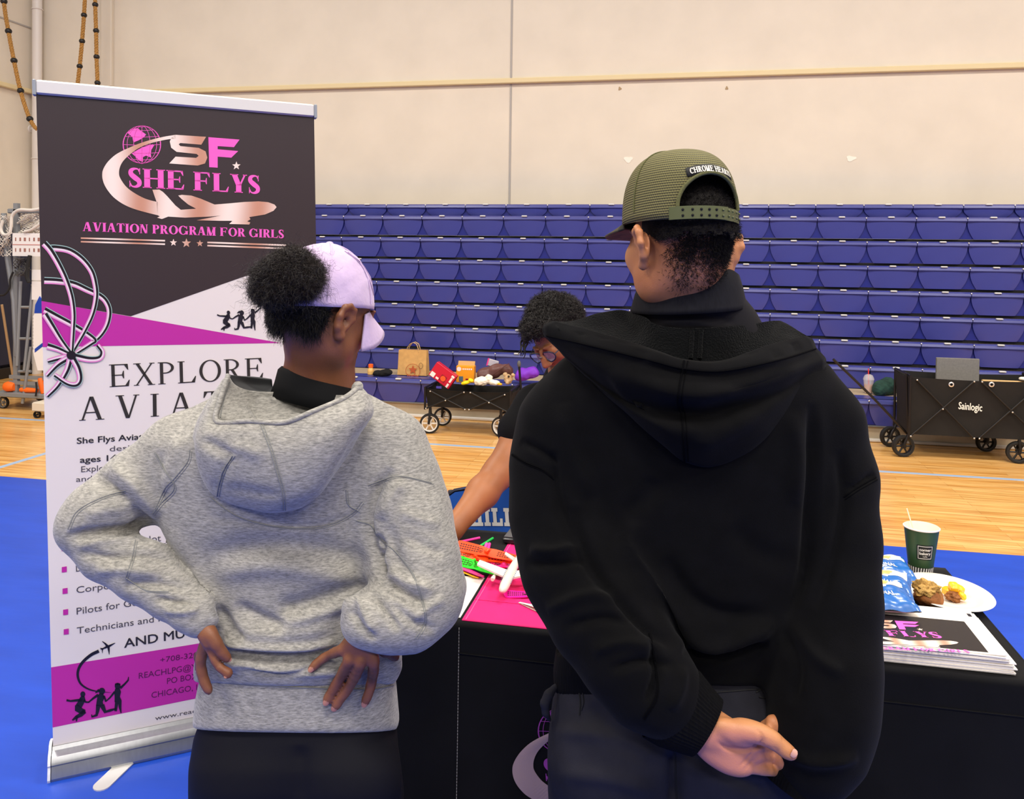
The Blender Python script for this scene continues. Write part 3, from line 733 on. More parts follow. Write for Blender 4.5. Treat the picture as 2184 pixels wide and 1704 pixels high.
for i, L in enumerate(loops):
    C = crom(L, 8); C = C[C[:, 0] > 14 if C[0, 1] < 1000 else C[:, 0] > 40]; t = np.linspace(0, 1, len(C)); w = 66 * (1 - .35 * t)
    Nn = np.gradient(C, axis=0); Nn /= np.linalg.norm(Nn, axis=1)[:, None]; Nn = np.stack([-Nn[:, 1], Nn[:, 0]], 1)
    Z = lambda S: [[ZG(*p) for p in q] for q in S]
    BN.polys(lk, Z(_strip(C, w)), 2 + i)
    BN.polys(lw, Z(_strip(C + Nn * w[:, None] * .16, w * .30)), 2.4 + i)
    BN.polys(lp, Z(_strip(C + Nn * w[:, None] * .40, w * .20)), 2.4 + i)
    BN.polys(lt, Z(_strip(C - Nn * w[:, None] * .45, w * .12)), 2.4 + i)
hub = [(280 + 45 * math.cos(a), 1152 + 42 * math.sin(a)) for a in np.linspace(0, 6.28, 24)[:-1]]
BN.poly(lk, [ZG(*p) for p in hub], 16)
loop_o = obj('ribbon_print', lk, mat('print_ribbon_black', '#1d1519', .35), so, False)
obj('ribbon_shine', lw, mat('print_ribbon_white', '#e2cfd9', .35), loop_o and so, False)
obj('ribbon_edge', lp, mat('print_ribbon_pink', '#d87fbd', .35), so, False)
obj('ribbon_glint', lt, mat('print_ribbon_teal', '#9ab9b4', .35), so, False)
# headline and text
dk_m = mat('print_dark', '#2f2a26', .45); dk = MB(); dk2 = MB()
HD = lambda x, y: q_(x / 3.043, 500 + y / 3.043)
def hgt(f, x, y0, y1): return abs(f(x, y0)[1] - f(x, y1)[1])
BN.serif(dk, 'EXPLORE', HD(712, 990), HD(1712, 935), hgt(HD, 780, 840, 985), 3, st=.115, th=.045, gap=.11, sh=.03)
BN.serif(dk2, 'AVIATION', HD(514, 1208), HD(1960, 1128), hgt(HD, 940, 1040, 1188), 3, st=.115, th=.045, gap=.34, sh=.03)
obj('headline', dk, dk_m, so, False); obj('headline', dk2, dk_m, so, False)
tx = mat('print_grey', '#4a464c', .5); tb = mat('print_bold', '#29262b', .5); tp = mat('print_purple', '#56124f', .5)
def sn(m, f, s, x0, y0, x1, y1, h, bold=0):
    mb = MB(); BN.sans(mb, s, f(x0, y0), f(x1, y1), hgt(f, x0, y0, y0 - h), 3, bold); obj('text_line', mb, m, so, False)
sn(tb, HD, 'She Flys Aviation', 500, 1358, 1016, 1323, 41, .008); sn(tb, HD, 'Program', 1040, 1322, 1290, 1305, 41, .008)
sn(tx, HD, 'designed', 712, 1407, 1000, 1389, 36); sn(tb, HD, 'ages 14 through', 520, 1481, 1020, 1447, 40, .008)
sn(tx, HD, 'Explore', 527, 1542, 735, 1528, 40); sn(tx, HD, 'and', 494, 1605, 597, 1598, 36)
LB = lambda x, y: q_(x / 2.42, 1000 + y / 2.42)
for c in ((383, 157), (331, 408), (332, 518), (336, 629), (339, 738), (342, 839)):
    tm = MB(); BN.poly(tm, [LB(c[0] + dx, c[1] + dy) for dx, dy in ((-13, -12), (13, -16), (13, 13), (-13, 16))], 3); obj('bullet_mark', tm, mag_m, so, False)
sn(tx, LB, 'lot', 772, 379, 831, 371, 36); sn(tx, LB, 'Dr', 393, 530, 450, 522, 36); sn(tx, LB, 'Corporate', 395, 641, 670, 603, 36)
sn(tx, LB, 'Pilots for Govern', 396, 751, 816, 687, 37); sn(tx, LB, 'Technicians and Manag', 397, 851, 965, 764, 36)
sn(tb, LB, 'AND MUCH', 642, 922, 1062, 850, 48, .006)
LC = lambda x, y: q_(110 + x / 6.424, 1330 + y / 6.424)
sn(tp, LC, '+708-320-', 1488, 533, 2042, 450, 78); sn(tp, LC, 'REACHLPG@Y', 1195, 752, 1985, 622, 84)
sn(tp, LC, 'PO BOX', 1582, 824, 1996, 752, 84); sn(tp, LC, 'CHICAGO, IL.', 1368, 1017, 2078, 890, 84); sn(tx, LC, 'www.reachl', 1418, 1322, 2070, 1200, 62)
sn(tx, HD, 'GIR', 1712, 488, 1800, 482, 34); sn(tx, HD, 'IT', 1593, 330, 1616, 328, 14); sn(tx, HD, 'wi', 1593, 352, 1616, 350, 14)
# leaping silhouettes, the trail and the little aeroplane
fig = []
def st_(P, w): fig.extend(_strip(P, w))
def dsc(x, y, r, ry=None): fig.append([(x + r * math.cos(a), y + (ry or r) * math.sin(a)) for a in np.linspace(0, 6.2832, 17)[:-1]])
dsc(428, 962, 34, 38); st_([(430, 985), (425, 1030), (395, 1090), (370, 1130)], [40, 84, 84, 90]); st_([(420, 1040), (330, 1048), (260, 1056), (205, 1045)], [40, 32, 26, 30]); st_([(440, 1045), (470, 1070), (515, 1072)], [34, 26, 18])
st_([(345, 1110), (355, 1160), (420, 1200), (465, 1195)], [50, 90, 80, 40]); st_([(455, 1195), (400, 1245), (340, 1275), (285, 1320)], [60, 56, 44, 20]); st_([(350, 1265), (340, 1335)], [30, 18])
dsc(690, 920, 44, 46); st_([(655, 905), (625, 925), (600, 945)], [40, 30, 10]); st_([(680, 950), (678, 1000), (660, 1060), (660, 1120)], [50, 100, 84, 100]); st_([(640, 970), (570, 1020), (505, 1075)], [36, 28, 18]); st_([(715, 985), (735, 1030), (742, 1065)], [30, 26, 22]); st_([(742, 1062), (800, 1010), (865, 930)], [16, 22, 30])
st_([(640, 1110), (630, 1190), (615, 1250), (555, 1272)], [60, 48, 36, 22]); st_([(690, 1110), (735, 1205), (800, 1185), (885, 1160)], [70, 46, 36, 22]); st_([(550, 1240), (552, 1280)], [16, 14])
dsc(905, 850, 40, 44); st_([(905, 835), (905, 815)], [78, 70]); st_([(905, 880), (905, 930), (900, 1000), (912, 1060)], [60, 92, 72, 100]); st_([(940, 880), (1000, 825), (1050, 770), (1054, 725)], [34, 26, 22, 10]); st_([(895, 1060), (885, 1130), (878, 1195)], [50, 42, 34]); st_([(935, 1050), (938, 1140), (952, 1222)], [50, 38, 14])
sm_ = mat('print_black', '#150f1e', .5)
sil = MB(); BN.polys(sil, [[LC(*p) for p in q] for q in fig], 4); obj('dancers_print', sil, sm_, so, False)
c0, c1 = LC(195, 1340), LC(1060, 720); d0, d1 = HD(1405, 618), HD(1692, 462)
def small(p):
    u, v = LC(*p); return (d0[0] + (u - c0[0]) / (c1[0] - c0[0]) * (d1[0] - d0[0]), d0[1] + (v - c0[1]) / (c1[1] - c0[1]) * (d1[1] - d0[1]))
sil = MB(); BN.polys(sil, [[small(p) for p in q] for q in fig], 4); obj('dancers_print', sil, sm_, so, False)
tr = crom([(648, 372), (540, 425), (430, 520), (370, 620), (360, 720), (400, 820), (500, 890), (630, 925), (820, 942)], 6); sil = MB()
BN.polys(sil, [[LC(*p) for p in q] for q in _strip(tr, np.interp(np.linspace(0, 1, len(tr)), [0, .5, .8, 1], [44, 34, 20, 3]))], 3.5); obj('trail_print', sil, sm_, so, False)
sil = MB()
for P, w in (([(672, 352), (740, 322), (800, 298), (872, 260)], [8, 26, 28, 6]), ([(765, 305), (735, 270), (694, 238)], [36, 22, 8]), ([(778, 310), (785, 360), (790, 420)], [36, 24, 6]), ([(700, 340), (680, 336), (664, 330)], [20, 14, 6]), ([(700, 342), (695, 370), (696, 400)], [18, 12, 5])):
    BN.polys(sil, [[LC(*p) for p in q] for q in _strip(P, w)], 4)
obj('plane_print', sil, sm_, so, False)
# hardware
def B3(u, v, n): return bO + bU * u + bV * v + bN * n
R3 = basis(bU, bN, np.array([0, 0, 1.])); R3l = basis(unit(bU), bN, bV)
obj('top_rail', MB().box(B3(BW / 2, Z1 + .02, .0), (BW, .022, .044), R3l, bevel=.005), mat('rail_silver', '#d5d3d0', .35, metal=.08), ban)
for s in (-.004, BW + .004): obj('rail_end_cap', MB().box(B3(s, Z1 + .018, 0), (.010, .026, .05), R3l, bevel=.003), cap_m, ban)
hs = [(-.075, 0.012), (-.08, .05), (-.06, .085), (-.02, .098), (.004, .096), (.010, .086), (.034, .078), (.042, .066), (.045, .058), (.04, .052), (.046, .035), (.05, .018), (.046, .008)]
ho = MB(); bz = bO.copy()
G = [[bz + bU * u + bN * n + np.array([0, 0, z]) for n, z in hs] for u in np.linspace(-.004, BW + .004, 2)]
ho.grid(G, closed=True); hb = obj('base_housing', ho, alu, ban, 25)
for s in (-.006, BW + .006):
    P = [bz + bU * s + bN * n * 1.06 + np.array([0, 0, z * 1.05 - .001]) for n, z in hs]
    obj('base_end_cap', MB().prism(P, bU * (-.008 if s < 0 else .008)), mat('pale_plastic_cap', '#dfe0e2', .4), ban, False)
for c, e in ((onz(262, 1640), onz(206, 1694)), (bO + bU * (BW - .2) , bO + bU * (BW - .05) + bN * .2)):
    c = np.array(c); e = np.array(e); d = unit(e - c); w_ = np.array([-d[1], d[0], 0]); w = .026; c = c - d * .12; e = e - d * w
    out = [c - w_ * w, e - w_ * w] + [e + d * w * math.sin(a) - w_ * w * math.cos(a) for a in np.linspace(.3, 2.84, 7)] + [e + w_ * w, c + w_ * w]
    obj('foot', MB().prism([p + np.array([0, 0, .0085]) for p in out], (0, 0, .004)), mat('foot_steel', '#d5d3d0', .35, metal=.4), ban, False)
obj('support_pole', MB().cyl(B3(BW / 2, .08, -.03), B3(BW / 2, Z1 + .01, -.02), .008), alu, ban)
# ================================================================== table
TZ = .74; TX0, TX1, TY0, TY1 = -1.04, .787, 1.97, 2.645
tb_ = thing('folding_table', ((TX0 + TX1) / 2, (TY0 + TY1) / 2, 0), 'long folding table hidden under the black cloth', 'table')
obj('table_top', MB().box(((TX0 + TX1) / 2, (TY0 + TY1) / 2, TZ - .034), (TX1 - TX0 - .04, TY1 - TY0 - .04, .045), bevel=.008), mat('table_grey', '#b9b8b4', .5), tb_)
leg_m = mat('table_leg_grey', '#6b6c70', .4, metal=.5)
for x in (TX0 + .25, TX1 - .25):
    for y in (TY0 + .1, TY1 - .1): obj('leg', MB().cyl((x, y, .007), (x, y, TZ - .055), .014), leg_m, tb_)
def yfront(x, z):                                  # the hanging front of the cloth
    k = np.clip((TZ - .06 - z) / .5, 0, 1)
    return TY0 - .012 - .012 * k - k * (.010 * np.sin(x * 13 + 1) + .007 * np.sin(x * 29 + 2 * z) + .012 * np.sin(x * 5.3)) 
cl = MB(); R_ = .014
xs = np.linspace(TX0 - .01, TX1 + .008, 150)
G = []
for z in np.linspace(.009, TZ - R_, 40): G.append([(x, float(yfront(x, z)), z) for x in xs])
for a in np.linspace(.3, 1.4, 5): G.append([(x, TY0 + R_ - .012 - R_ * math.cos(a) * 1.0, TZ - R_ + (R_ + .001) * math.sin(a)) for x in xs])
for y in np.linspace(TY0 + .02, TY1, 26): G.append([(x, y, TZ + .001 + .0006 * math.sin(9 * x + 5 * y)) for x in xs])
for z in np.linspace(TZ - .012, .35, 14): G.append([(x, TY1 + .008 + .01 * math.sin(12 * x) * (TZ - z), z) for x in xs])
cl.grid(G)
for X, sg in ((TX1 + .008, 1), (TX0 - .01, -1)):
    G = []
    for z in np.linspace(TZ + .001, .009, 34):
        kk = min(1, (TZ - z) / .5); row = []
        for y in np.linspace(TY0 - .012, TY1 + .006, 40): row.append((X + sg * (.004 if z < TZ - .005 else -.004) + sg * kk * (.012 * math.sin(y * 22 + 1) + .01), y if y > TY0 else float(yfront(X, z)) if z < TZ - .02 else TY0 + .004, z))
        G.append(row)
    cl.grid(G)
cloth_m = mat('black_tablecloth', '#060609', .85, spec=.14, noise=.25, nscale=14, bump=.12, bscale=900, sheen=.05)
cloth = obj('tablecloth', cl, cloth_m, smooth='all')
tag(cloth, 'black cloth covering the long table and hanging to the floor', 'tablecloth')
st = MB()
sx = onY(978, 1400, TY0 - .015)[0]
for z in np.arange(.02, TZ - .01, .008): st.tube([(sx, float(yfront(sx, z)) - .0012, z), (sx, float(yfront(sx, z + .0055)) - .0012, z + .0055)], .0009, 4)
obj('stitching', st, mat('pale_thread', '#9a9690', .7), cloth)
hm = MB(); z = TZ - .075
hm.tube([(x, float(yfront(x, z)) - .001, z) for x in np.linspace(sx, TX1, 80)], .0016, 5); obj('hem', hm, cloth_m, cloth)
class ClothPrint(Print):
    def p3(s, Q, layer):
        Q = np.asarray(Q, float); return np.stack([Q[:, 0], yfront(Q[:, 0], Q[:, 1]) - .0012 - .0004 * layer, Q[:, 1]], 1)
cp = ClothPrint((0, TY0 - .014, 0), (1, 0, 0), (0, 0, 1), (0, -1, 0))
gold, pink, pw, pw2 = MB(), MB(), MB(), MB()
def CE(x, y): q = onY(1011 + x * .2705, 1493 + y * .2705, TY0 - .02); return (q[0], q[2])
emblem(cp, CE, gold, pink, 1, words=(pw, pw2))
obj('rose_emblem', gold, mat('cloth_print_rose', '#a58d90', .6), cloth, False); cpm = mat('cloth_print_purple', '#9a3f9c', .6); obj('purple_emblem', pink, cpm, cloth, False); obj('purple_lettering', pw, cpm, cloth, False)
# runner
rn = MB(); G = []
for y in np.linspace(TY0 + .001, 2.60, 40): G.append([(x, y, TZ + .0032 + .0007 * math.sin(20 * y)) for x in np.linspace(-.517, .262, 30)])
G0 = [[(x, y, TZ + .0018) for x, y, z in r] for r in (G[0],)]
rn.grid(G0 + G + [[(x, y, TZ + .0018) for x, y, z in G[-1]]])
runner_m = mat('hot_pink_cloth', '#e0246f', .7, spec=.2, noise=.05, nscale=18, bump=.1, bscale=700)
ro = obj('table_runner', rn, runner_m, smooth='all'); tag(ro, 'hot pink runner lying across the black table', 'table runner')
hm = MB()
for x in (-.508, .253): hm.tube([(x, y, TZ + .0036) for y in np.linspace(TY0 + .004, 2.595, 12)], .0012, 5)
obj('hem', hm, mat('pink_thread', '#ff5a9c', .7), ro)
ff = MB().tube([(x, 2.105 + .006 * math.sin(4 * x), TZ + .0036) for x in np.linspace(-.515, .26, 14)], .0018, 5, flat=.5); obj('fold_line', ff, runner_m, ro)
# white sheet of paper
pp = MB().box((-.632, 2.115, TZ + .0026), (.215, .262, .0022)); po = obj('paper_sheet', pp, mat('paper_white', '#dedad3', .55), smooth=False)
tag(po, 'blank white paper sheet on the table left of the pink runner', 'paper')
obj('pale_print', MB().box((-.60, 1.99, TZ + .0040), (.12, .004, .0004)), mat('pale_lilac_ink', '#c9b4cf', .6), po, False)
# spinning propeller toys
toyink = mat('toy_ink', '#2a160c', .6)
def prop_toy(a, b, za, zb, col, label, w=.03, stick=None, text=True, scol=None, tilt=0):
    A = np.array([a[0], a[1], za]); B = np.array([b[0], b[1], zb]); d = unit(B - A); L = np.linalg.norm(B - A)
    n = unit(np.cross(d, (0, 0, 1.))); up = np.cross(n, d); c = (A + B) / 2
    if tilt: n, up = n * math.cos(tilt) + up * math.sin(tilt), up * math.cos(tilt) - n * math.sin(tilt)
    hexc, rough = col, .35
    m = mat('toy_' + hexc, hexc, .35, spec=.5)
    t = thing('propeller_toy', (c[0], c[1], min(za, zb) - .002), label, 'toy', 'spinning propeller toys on the table')
    mb = MB(); P = []
    N = 26
    for i in range(N + 1):
        s = -L / 2 + L * i / N; e = min(1, math.sqrt(max(0, 1 - max(0, (abs(s) - L / 2 + w / 2) / (w / 2)) ** 2)) + .05)
        wd = w / 2 * e * (1 - .18 * math.exp(-(s / .012) ** 2)); tw = .35 * s / (L / 2)
        nn = n * math.cos(tw) + up * math.sin(tw)
        P.append((c + d * s - nn * wd, c + d * s + nn * wd, c + d * s))
    th = up * .0012
    mb.grid([[p[0] + th, p[2] + th * 1.5, p[1] + th] for p in P]); mb.grid([[p[0] - th, p[2] - th, p[1] - th] for p in P], flip=True)
    for j in (0, 1): mb.grid([[p[j] - th, p[j] + th] for p in P], flip=bool(j))
    obj('blade', mb, m, t, 50)
    h = MB().lathe([(.008, -.006), (.008, .004), (.005, .008), (.0001, .009)], c, 14, basis(d, n, up)); obj('hub', h, m, t)
    if text:
        ink = MB()
        for sgn in (-1, 1):
            for r in range(3):
                for k in range(9):
                    s0 = sgn * (L * .16) + sgn * k * .0075 * L / .2; s = s0 + .0025 * L / .2; tw = .35 * s / (L / 2); nn = n * math.cos(tw) + up * math.sin(tw); u2 = np.cross(nn, d)
                    if abs(s) > L * .43: continue
                    ink.box(c + d * s + nn * (-.0065 + .0062 * r) * (w / .03) + u2 * .0021, (.0052 * L / .2, .0026 * w / .03, .0003), basis(d, nn, u2))
        ring = [c + d * (-L * .1 + .007 * math.cos(a)) + n * .007 * math.sin(a) + up * .0024 for a in np.linspace(0, 6.28, 18)]
        ink.tube(ring, .0007, 4); ink.box(c - d * L * .1 + up * .0023, (.008, .0015, .0003), basis(d, n, up)); ink.box(c - d * L * .1 + n * .003 + up * .0023, (.006, .0012, .0003), basis(d, n, up))
        obj('printed_note', ink, toyink, t, False)
    if stick is not None:
        e = np.array(stick); obj('stick', MB().cyl(c - up * .003, e, .0032, n=10), mat('toy_' + (scol or hexc), scol or hexc, .4), t)
    return t
Z = TZ
oz = lambda x, y, z: onz(x, y, z)
prop_toy(oz(971, 1162, Z + .05), oz(1108, 1193, Z + .028), Z + .05, Z + .028, '#ff4a12', 'orange propeller toy lying highest and farthest back in the heap', .034, oz(1046, 1172, Z + .075), tilt=-.5)
prop_toy(oz(930, 1176, Z + .035), oz(1100, 1196, Z + .018), Z + .035, Z + .018, '#ff4f18', 'orange propeller toy under the highest one, its end by the hand', .034, oz(1040, 1203, Z + .045), tilt=-.5)
prop_toy(oz(950, 1188, Z + .03), oz(1086, 1226, Z + .016), Z + .03, Z + .016, '#22d21e', 'bright green propeller toy in front of the orange ones', .032, oz(1012, 1193, Z + .05), tilt=-.5)
prop_toy(oz(905, 1180, Z + .012), oz(1021, 1233, Z + .007), Z + .012, Z + .007, '#f5b80f', 'yellow propeller toy sticking out under the green one', .024, text=True)
prop_toy(oz(910, 1176, Z + .02), oz(1032, 1236, Z + .006), Z + .0165, Z + .013, '#f01d94', 'pink propeller toy whose tip shows past the yellow one', .024, text=False)
prop_toy(oz(1010, 1200, Z + .012), oz(1140, 1214, Z + .007), Z + .013, Z + .009, '#f52a86', 'pink propeller toy flat on the runner behind the white plane', .03)
prop_toy(oz(1074, 1267, Z + .008), oz(1190, 1270, Z + .008), Z + .008, Z + .008, '#f0109c', 'magenta propeller toy on the runner under the plane nose', .03)
for k, (a, b, h, lab) in enumerate((((975, 1157), (1023, 1147), '#ef2f9b', 'thin pink toy stick lying behind the orange propellers'), ((1024, 1165), (1051, 1148), '#21b84e', 'thin green toy stick behind the orange propellers'),
                               ((1033, 1172), (1038, 1160), '#f24fa8', 'short pink toy stick end beside the green stick'), ((1041, 1172), (1044, 1160), '#ee3f9f', 'short pink toy stick end nearer the phone'),
                               ((950, 1158), (978, 1152), '#1e9a2e', 'dark green toy stick by the hand'), ((948, 1165), (976, 1160), '#27b430', 'lighter green toy stick nearest the hand'))):
    o = obj('toy_stick', MB().cyl(oz(a[0], a[1], Z + .005), oz(b[0], b[1], Z + .005), .0042 if k < 2 else .005, n=12), mat('toy_' + h, h, .4)); tag(o, lab, 'toy stick', 'toy sticks')
# white toy aeroplane, nose to the viewer
plm = mat('toy_plane_white', '#ddd3c8', .35)
def toy_plane(nose, tail, zc, label, span=.17):
    N_ = np.array([nose[0], nose[1], zc]); T_ = np.array([tail[0], tail[1], zc + .012]); f = unit(T_ - N_); L = np.linalg.norm(T_ - N_); s = unit(np.cross(f, (0, 0, 1.))); u = np.cross(s, f)
    t = thing('toy_aeroplane', (N_ + T_) / 2 - np.array([0, 0, .018]), label, 'toy plane', 'white toy planes')
    prof = [(0, .0005), (.02, .007), (.06, .011), (.15, .013), (.6, .013), (.8, .010), (.95, .006), (1, .002)]
    obj('fuselage', MB().tube([N_ + f * L * a for a, r in prof], [r for a, r in prof], 14), plm, t)
    for sg in (-1, 1):
        def wing(root, tipo, chord, ct, th):
            a = [N_ + f * (L * root) + s * sg * .008, N_ + f * (L * root + chord) + s * sg * .008, N_ + f * (L * root + chord * .75 + tipo[0] + ct * .5) + s * sg * tipo[1] + u * .008, N_ + f * (L * root + tipo[0] + chord * .3) + s * sg * tipo[1] + u * .008]
            return MB().prism(np.array(a) - u * .004, u * th)
        obj('wing', wing(.36, (.035, span / 2), .045, .02, .005), plm, t, False)
        obj('tailplane', wing(.85, (.015, span * .2), .022, .012, .003), plm, t, False)
        e = N_ + f * (L * .40) + s * sg * span * .22 - u * .008
        obj('engine', MB().tube([e - f * .012, e - f * .006, e + f * .014], [.005, .0065, .004], 10), plm, t)
    a = N_ + f * L * .84 + u * .008
    obj('tail_fin', MB().prism([a - s * .0015, a + f * L * .14 - s * .0015, a + f * L * .18 + u * .035 - s * .0015, a + f * L * .12 + u * .035 - s * .0015], s * .003), plm, t, False)
    wn = MB()
    for k in range(12):
        for sg in (-1, 1): wn.ball(N_ + f * L * (.2 + .045 * k) + s * sg * .0147 + u * .003, (.0012, .0012, .0014), 4)
    obj('window_print', wn, mat('toy_plane_blue', '#5f86b4', .4), t)
pz = Z + .034
toy_plane(oz(1070, 1262, pz), oz(1107, 1185, pz + .012), pz, 'white toy aeroplane on the pink runner, nose towards the viewer', .2)
# packet, phone
a, b = oz(1106, 1289, Z), oz(1190, 1325, Z); d = unit(b - a); s = np.array([-d[1], d[0], 0]); G = []
for i in range(9):
    t_ = i / 8; G.append([a + d * np.linalg.norm(b - a) * t_ + s * (.006 + .05 * t_ * (1 - .3 * t_)) * v + np.array([0, 0, Z * 0 + .005 + .008 * math.sin(math.pi * t_) * (1 - v * v)]) for v in np.linspace(-.2, 1, 7)])
G = np.array(G); Gl = G.copy(); Gl[..., 2] = TZ + .0045
po = obj('snack_packet', MB().grid(G).grid(Gl, flip=True), mat('packet_cream', '#efe3d8', .35)); tag(po, 'small cream sachet on the pink runner by the dark sleeve', 'packet')
lg = MB()
for k in range(4): lg.ball(G[5 + k % 2, 3] + np.array([.012 * k - .01, .004 * k, .002]), (.006, .004, .0008), 6)
obj('packet_print', lg, mat('packet_print_amber', '#c9a06c', .4), po)
c = np.array([-.488, 2.60, 0]); ph = thing('power_bank', (c[0], c[1], TZ + .002), 'thick dark grey phone-sized slab on the table behind the runner', 'device')
obj('device_body', MB().box((c[0], c[1], TZ + .014), (.085, .15, .022), rotm('Z', -3), bevel=.006), mat('device_dark', '#15161a', .35), ph)
obj('device_face', MB().box((c[0], c[1], TZ + .0258), (.076, .14, .0012), rotm('Z', -3)), mat('device_grey', '#4a4c50', .3), ph, False)
# ---------------------------------------------------------------- right end: cup, plate, packets, flyers
cb = np.array([.711, 2.588, TZ + .002])
cup = thing('paper_cup', cb, 'green paper coffee cup with a wooden stirrer near the table corner', 'cup')
def cr(z): return .0315 + (.0475 - .0315) * z / .136
obj('cup_wall', MB().lathe([(.0315, 0), (cr(.026), .026), (cr(.1335), .1335)], cb, 40), mat('cup_green', '#2f4a2c', .45), cup)
obj('cup_lining', MB().lathe([(cr(.1335), .1335), (cr(.134) + .002, .1335), (cr(.136) + .0025, .136), (cr(.136), .138), (cr(.13) - .002, .13), (cr(.06) - .002, .06), (.001, .06)], cb, 40), mat('cup_white', '#efe2d2', .5), cup)
stp = MB(); n_ = 30
for k in range(n_):
    A0 = 2 * math.pi * k / n_; q = []
    for da, z in ((0, .001), (.11, .001), (.17, .024), (.06, .024)): q.append(cb + np.array([(cr(z) + .0006) * math.cos(A0 + da), (cr(z) + .0006) * math.sin(A0 + da), z]))
    stp.poly(q)
obj('cup_stripes', stp, mat('cup_stripe_white', '#e8e4dc', .5), cup, False)
sb = MB().lathe([(cr(0) + .0003, .0005), (cr(.025) + .0003, .025)], cb, 40); obj('cup_band', sb, mat('cup_black', '#151515', .5), cup)
dirc = unit(CAM[:2] - cb[:2]); ang0 = math.atan2(dirc[1], dirc[0]) + .28
class CupPrint(Print):
    def p3(s, Q, layer):
        Q = np.asarray(Q, float); r = cr(Q[:, 1]) + .0005 + .0003 * layer; a = ang0 + Q[:, 0] / .04
        return cb + np.stack([r * np.cos(a), r * np.sin(a), Q[:, 1]], 1)
cpp = CupPrint(cb, (1, 0, 0), (0, 0, 1), (0, -1, 0)); lb_, lw_ = MB(), MB()
gr = lambda x0, y0, x1, y1: [[(x0 + (x1 - x0) * i / 6, y0), (x0 + (x1 - x0) * (i + 1) / 6, y0), (x0 + (x1 - x0) * (i + 1) / 6, y1), (x0 + (x1 - x0) * i / 6, y1)] for i in range(6)]
cpp.polys(lb_, gr(-.022, .05, .022, .094), 1)
for r in ((-.019, .053, .019, .0545), (-.019, .0895, .019, .091), (-.019, .053, -.0178, .091), (.0178, .053, .019, .091)): cpp.polys(lw_, gr(*r), 2)
cpp.sans(lw_, 'corner', (-.015, .0765), (.015, .0765), .0085, 2, .01); cpp.sans(lw_, 'bakery', (-.015, .0655), (.015, .0655), .0085, 2, .01); cpp.sans(lw_, 'cafe', (-.006, .0585), (.006, .0585), .0042, 2)
obj('cup_label', lb_, mat('cup_black', '#151515', .5), cup, False); obj('label_print', lw_, mat('cup_stripe_white', '#e8e4dc', .5), cup, False)
e0, e1 = cb + np.array([-.012, .012, .10]), onY(1934, 1084, cb[1] + .03)
obj('stirrer', MB().tube([e0, e1], .0028, 6, flat=.5), mat('birch_stirrer', '#ecd9b8', .6), cup)
# oval plate
pc = np.array([.725, 2.398, TZ + .002]); Rp = rotm('Z', 8)
plate = MB().lathe([(.001, .003), (.5, .003), (.62, .005), (.72, .017), (.97, .0235), (1.0, .0225), (.97, .019), (.70, .008), (.6, .0005), (.001, .0005)], (0, 0, 0), 56)
plate.v = [np.stack([v[:, 0] * .112, v[:, 1] * .132, v[:, 2]], 1) @ Rp.T + pc for v in plate.v]
tag(obj('paper_plate', plate, mat('plate_white', '#ddd3c5', .55)), 'white oval paper plate of food at the right end of the table', 'plate')
def lump(c, r, seed, amp=.18, n=22, fr=3.0, flatb=None):
    mb = MB().ball((0, 0, 0), 1, n); v = mb.v[0]; g = np.random.default_rng(seed); k = np.zeros(len(v))
    for i in range(14):
        w = g.normal(size=3) * fr * (1 + i * .28); k += np.sin(v @ w + g.uniform(0, 6.28)) / (1 + i * .4)
    v = v * (1 + amp * k[:, None] / 2.2) * np.asarray(r); 
    if flatb is not None: v[:, 2] = np.maximum(v[:, 2], flatb)
    mb.v[0] = v + np.asarray(c); return mb
mz = TZ + .006
mc = onz(1980, 1272, TZ + .03)
muf = thing('muffin', (mc[0], mc[1], mz), 'torn brown muffin half on the oval plate', 'muffin')
obj('muffin_base', lump((mc[0], mc[1], mz + .024), (.036, .034, .026), 3, .10, 24, 2, -.022), mat('muffin_crust', '#8a5426', .7, noise=.25, nscale=60, bump=.5, bscale=220), muf)
obj('muffin_crumb', lump((mc[0] - .004, mc[1] - .002, mz + .042), (.030, .03, .022), 5, .32, 26, 4), mat('muffin_crumb', '#b08a4a', .85, noise=.35, nscale=90, bump=.8, bscale=260), muf)
fr_m = mat('yellow_fruit', '#f5b416', .35, noise=.12, nscale=50, spec=.5)
for k, (px, py, s, z, rz) in enumerate(((2022, 1262, .024, .0, 20), (2042, 1258, .026, .0, 50), (2034, 1252, .022, .02, 5), (2052, 1272, .018, .0, 70))):
    q = onz(px, py, TZ + .02 + z); g = MB().box((0, 0, 0), (s, s * 1.15, s * .95), rotm('Z', rz) @ rotm('X', 12 * k), bevel=.005)
    g.v = [v + np.array([q[0], q[1], TZ + .021 + z]) for v in g.v]
    tag(obj('fruit_chunk', g, fr_m), ('yellow fruit chunk against the muffin', 'large yellow fruit chunk in the middle of the plate', 'yellow fruit chunk resting on top of the others', 'small yellow fruit chunk nearest the plate rim')[k], 'fruit', 'fruit chunks on the plate')
q = onz(2034, 1277, TZ + .012)
tag(obj('muffin_piece', lump((q[0], q[1], TZ + .018), (.019, .015, .014), 9, .3, 18, 3.5), mat('muffin_crust', '#8a5426')), 'broken brown muffin piece in front of the fruit', 'muffin piece')
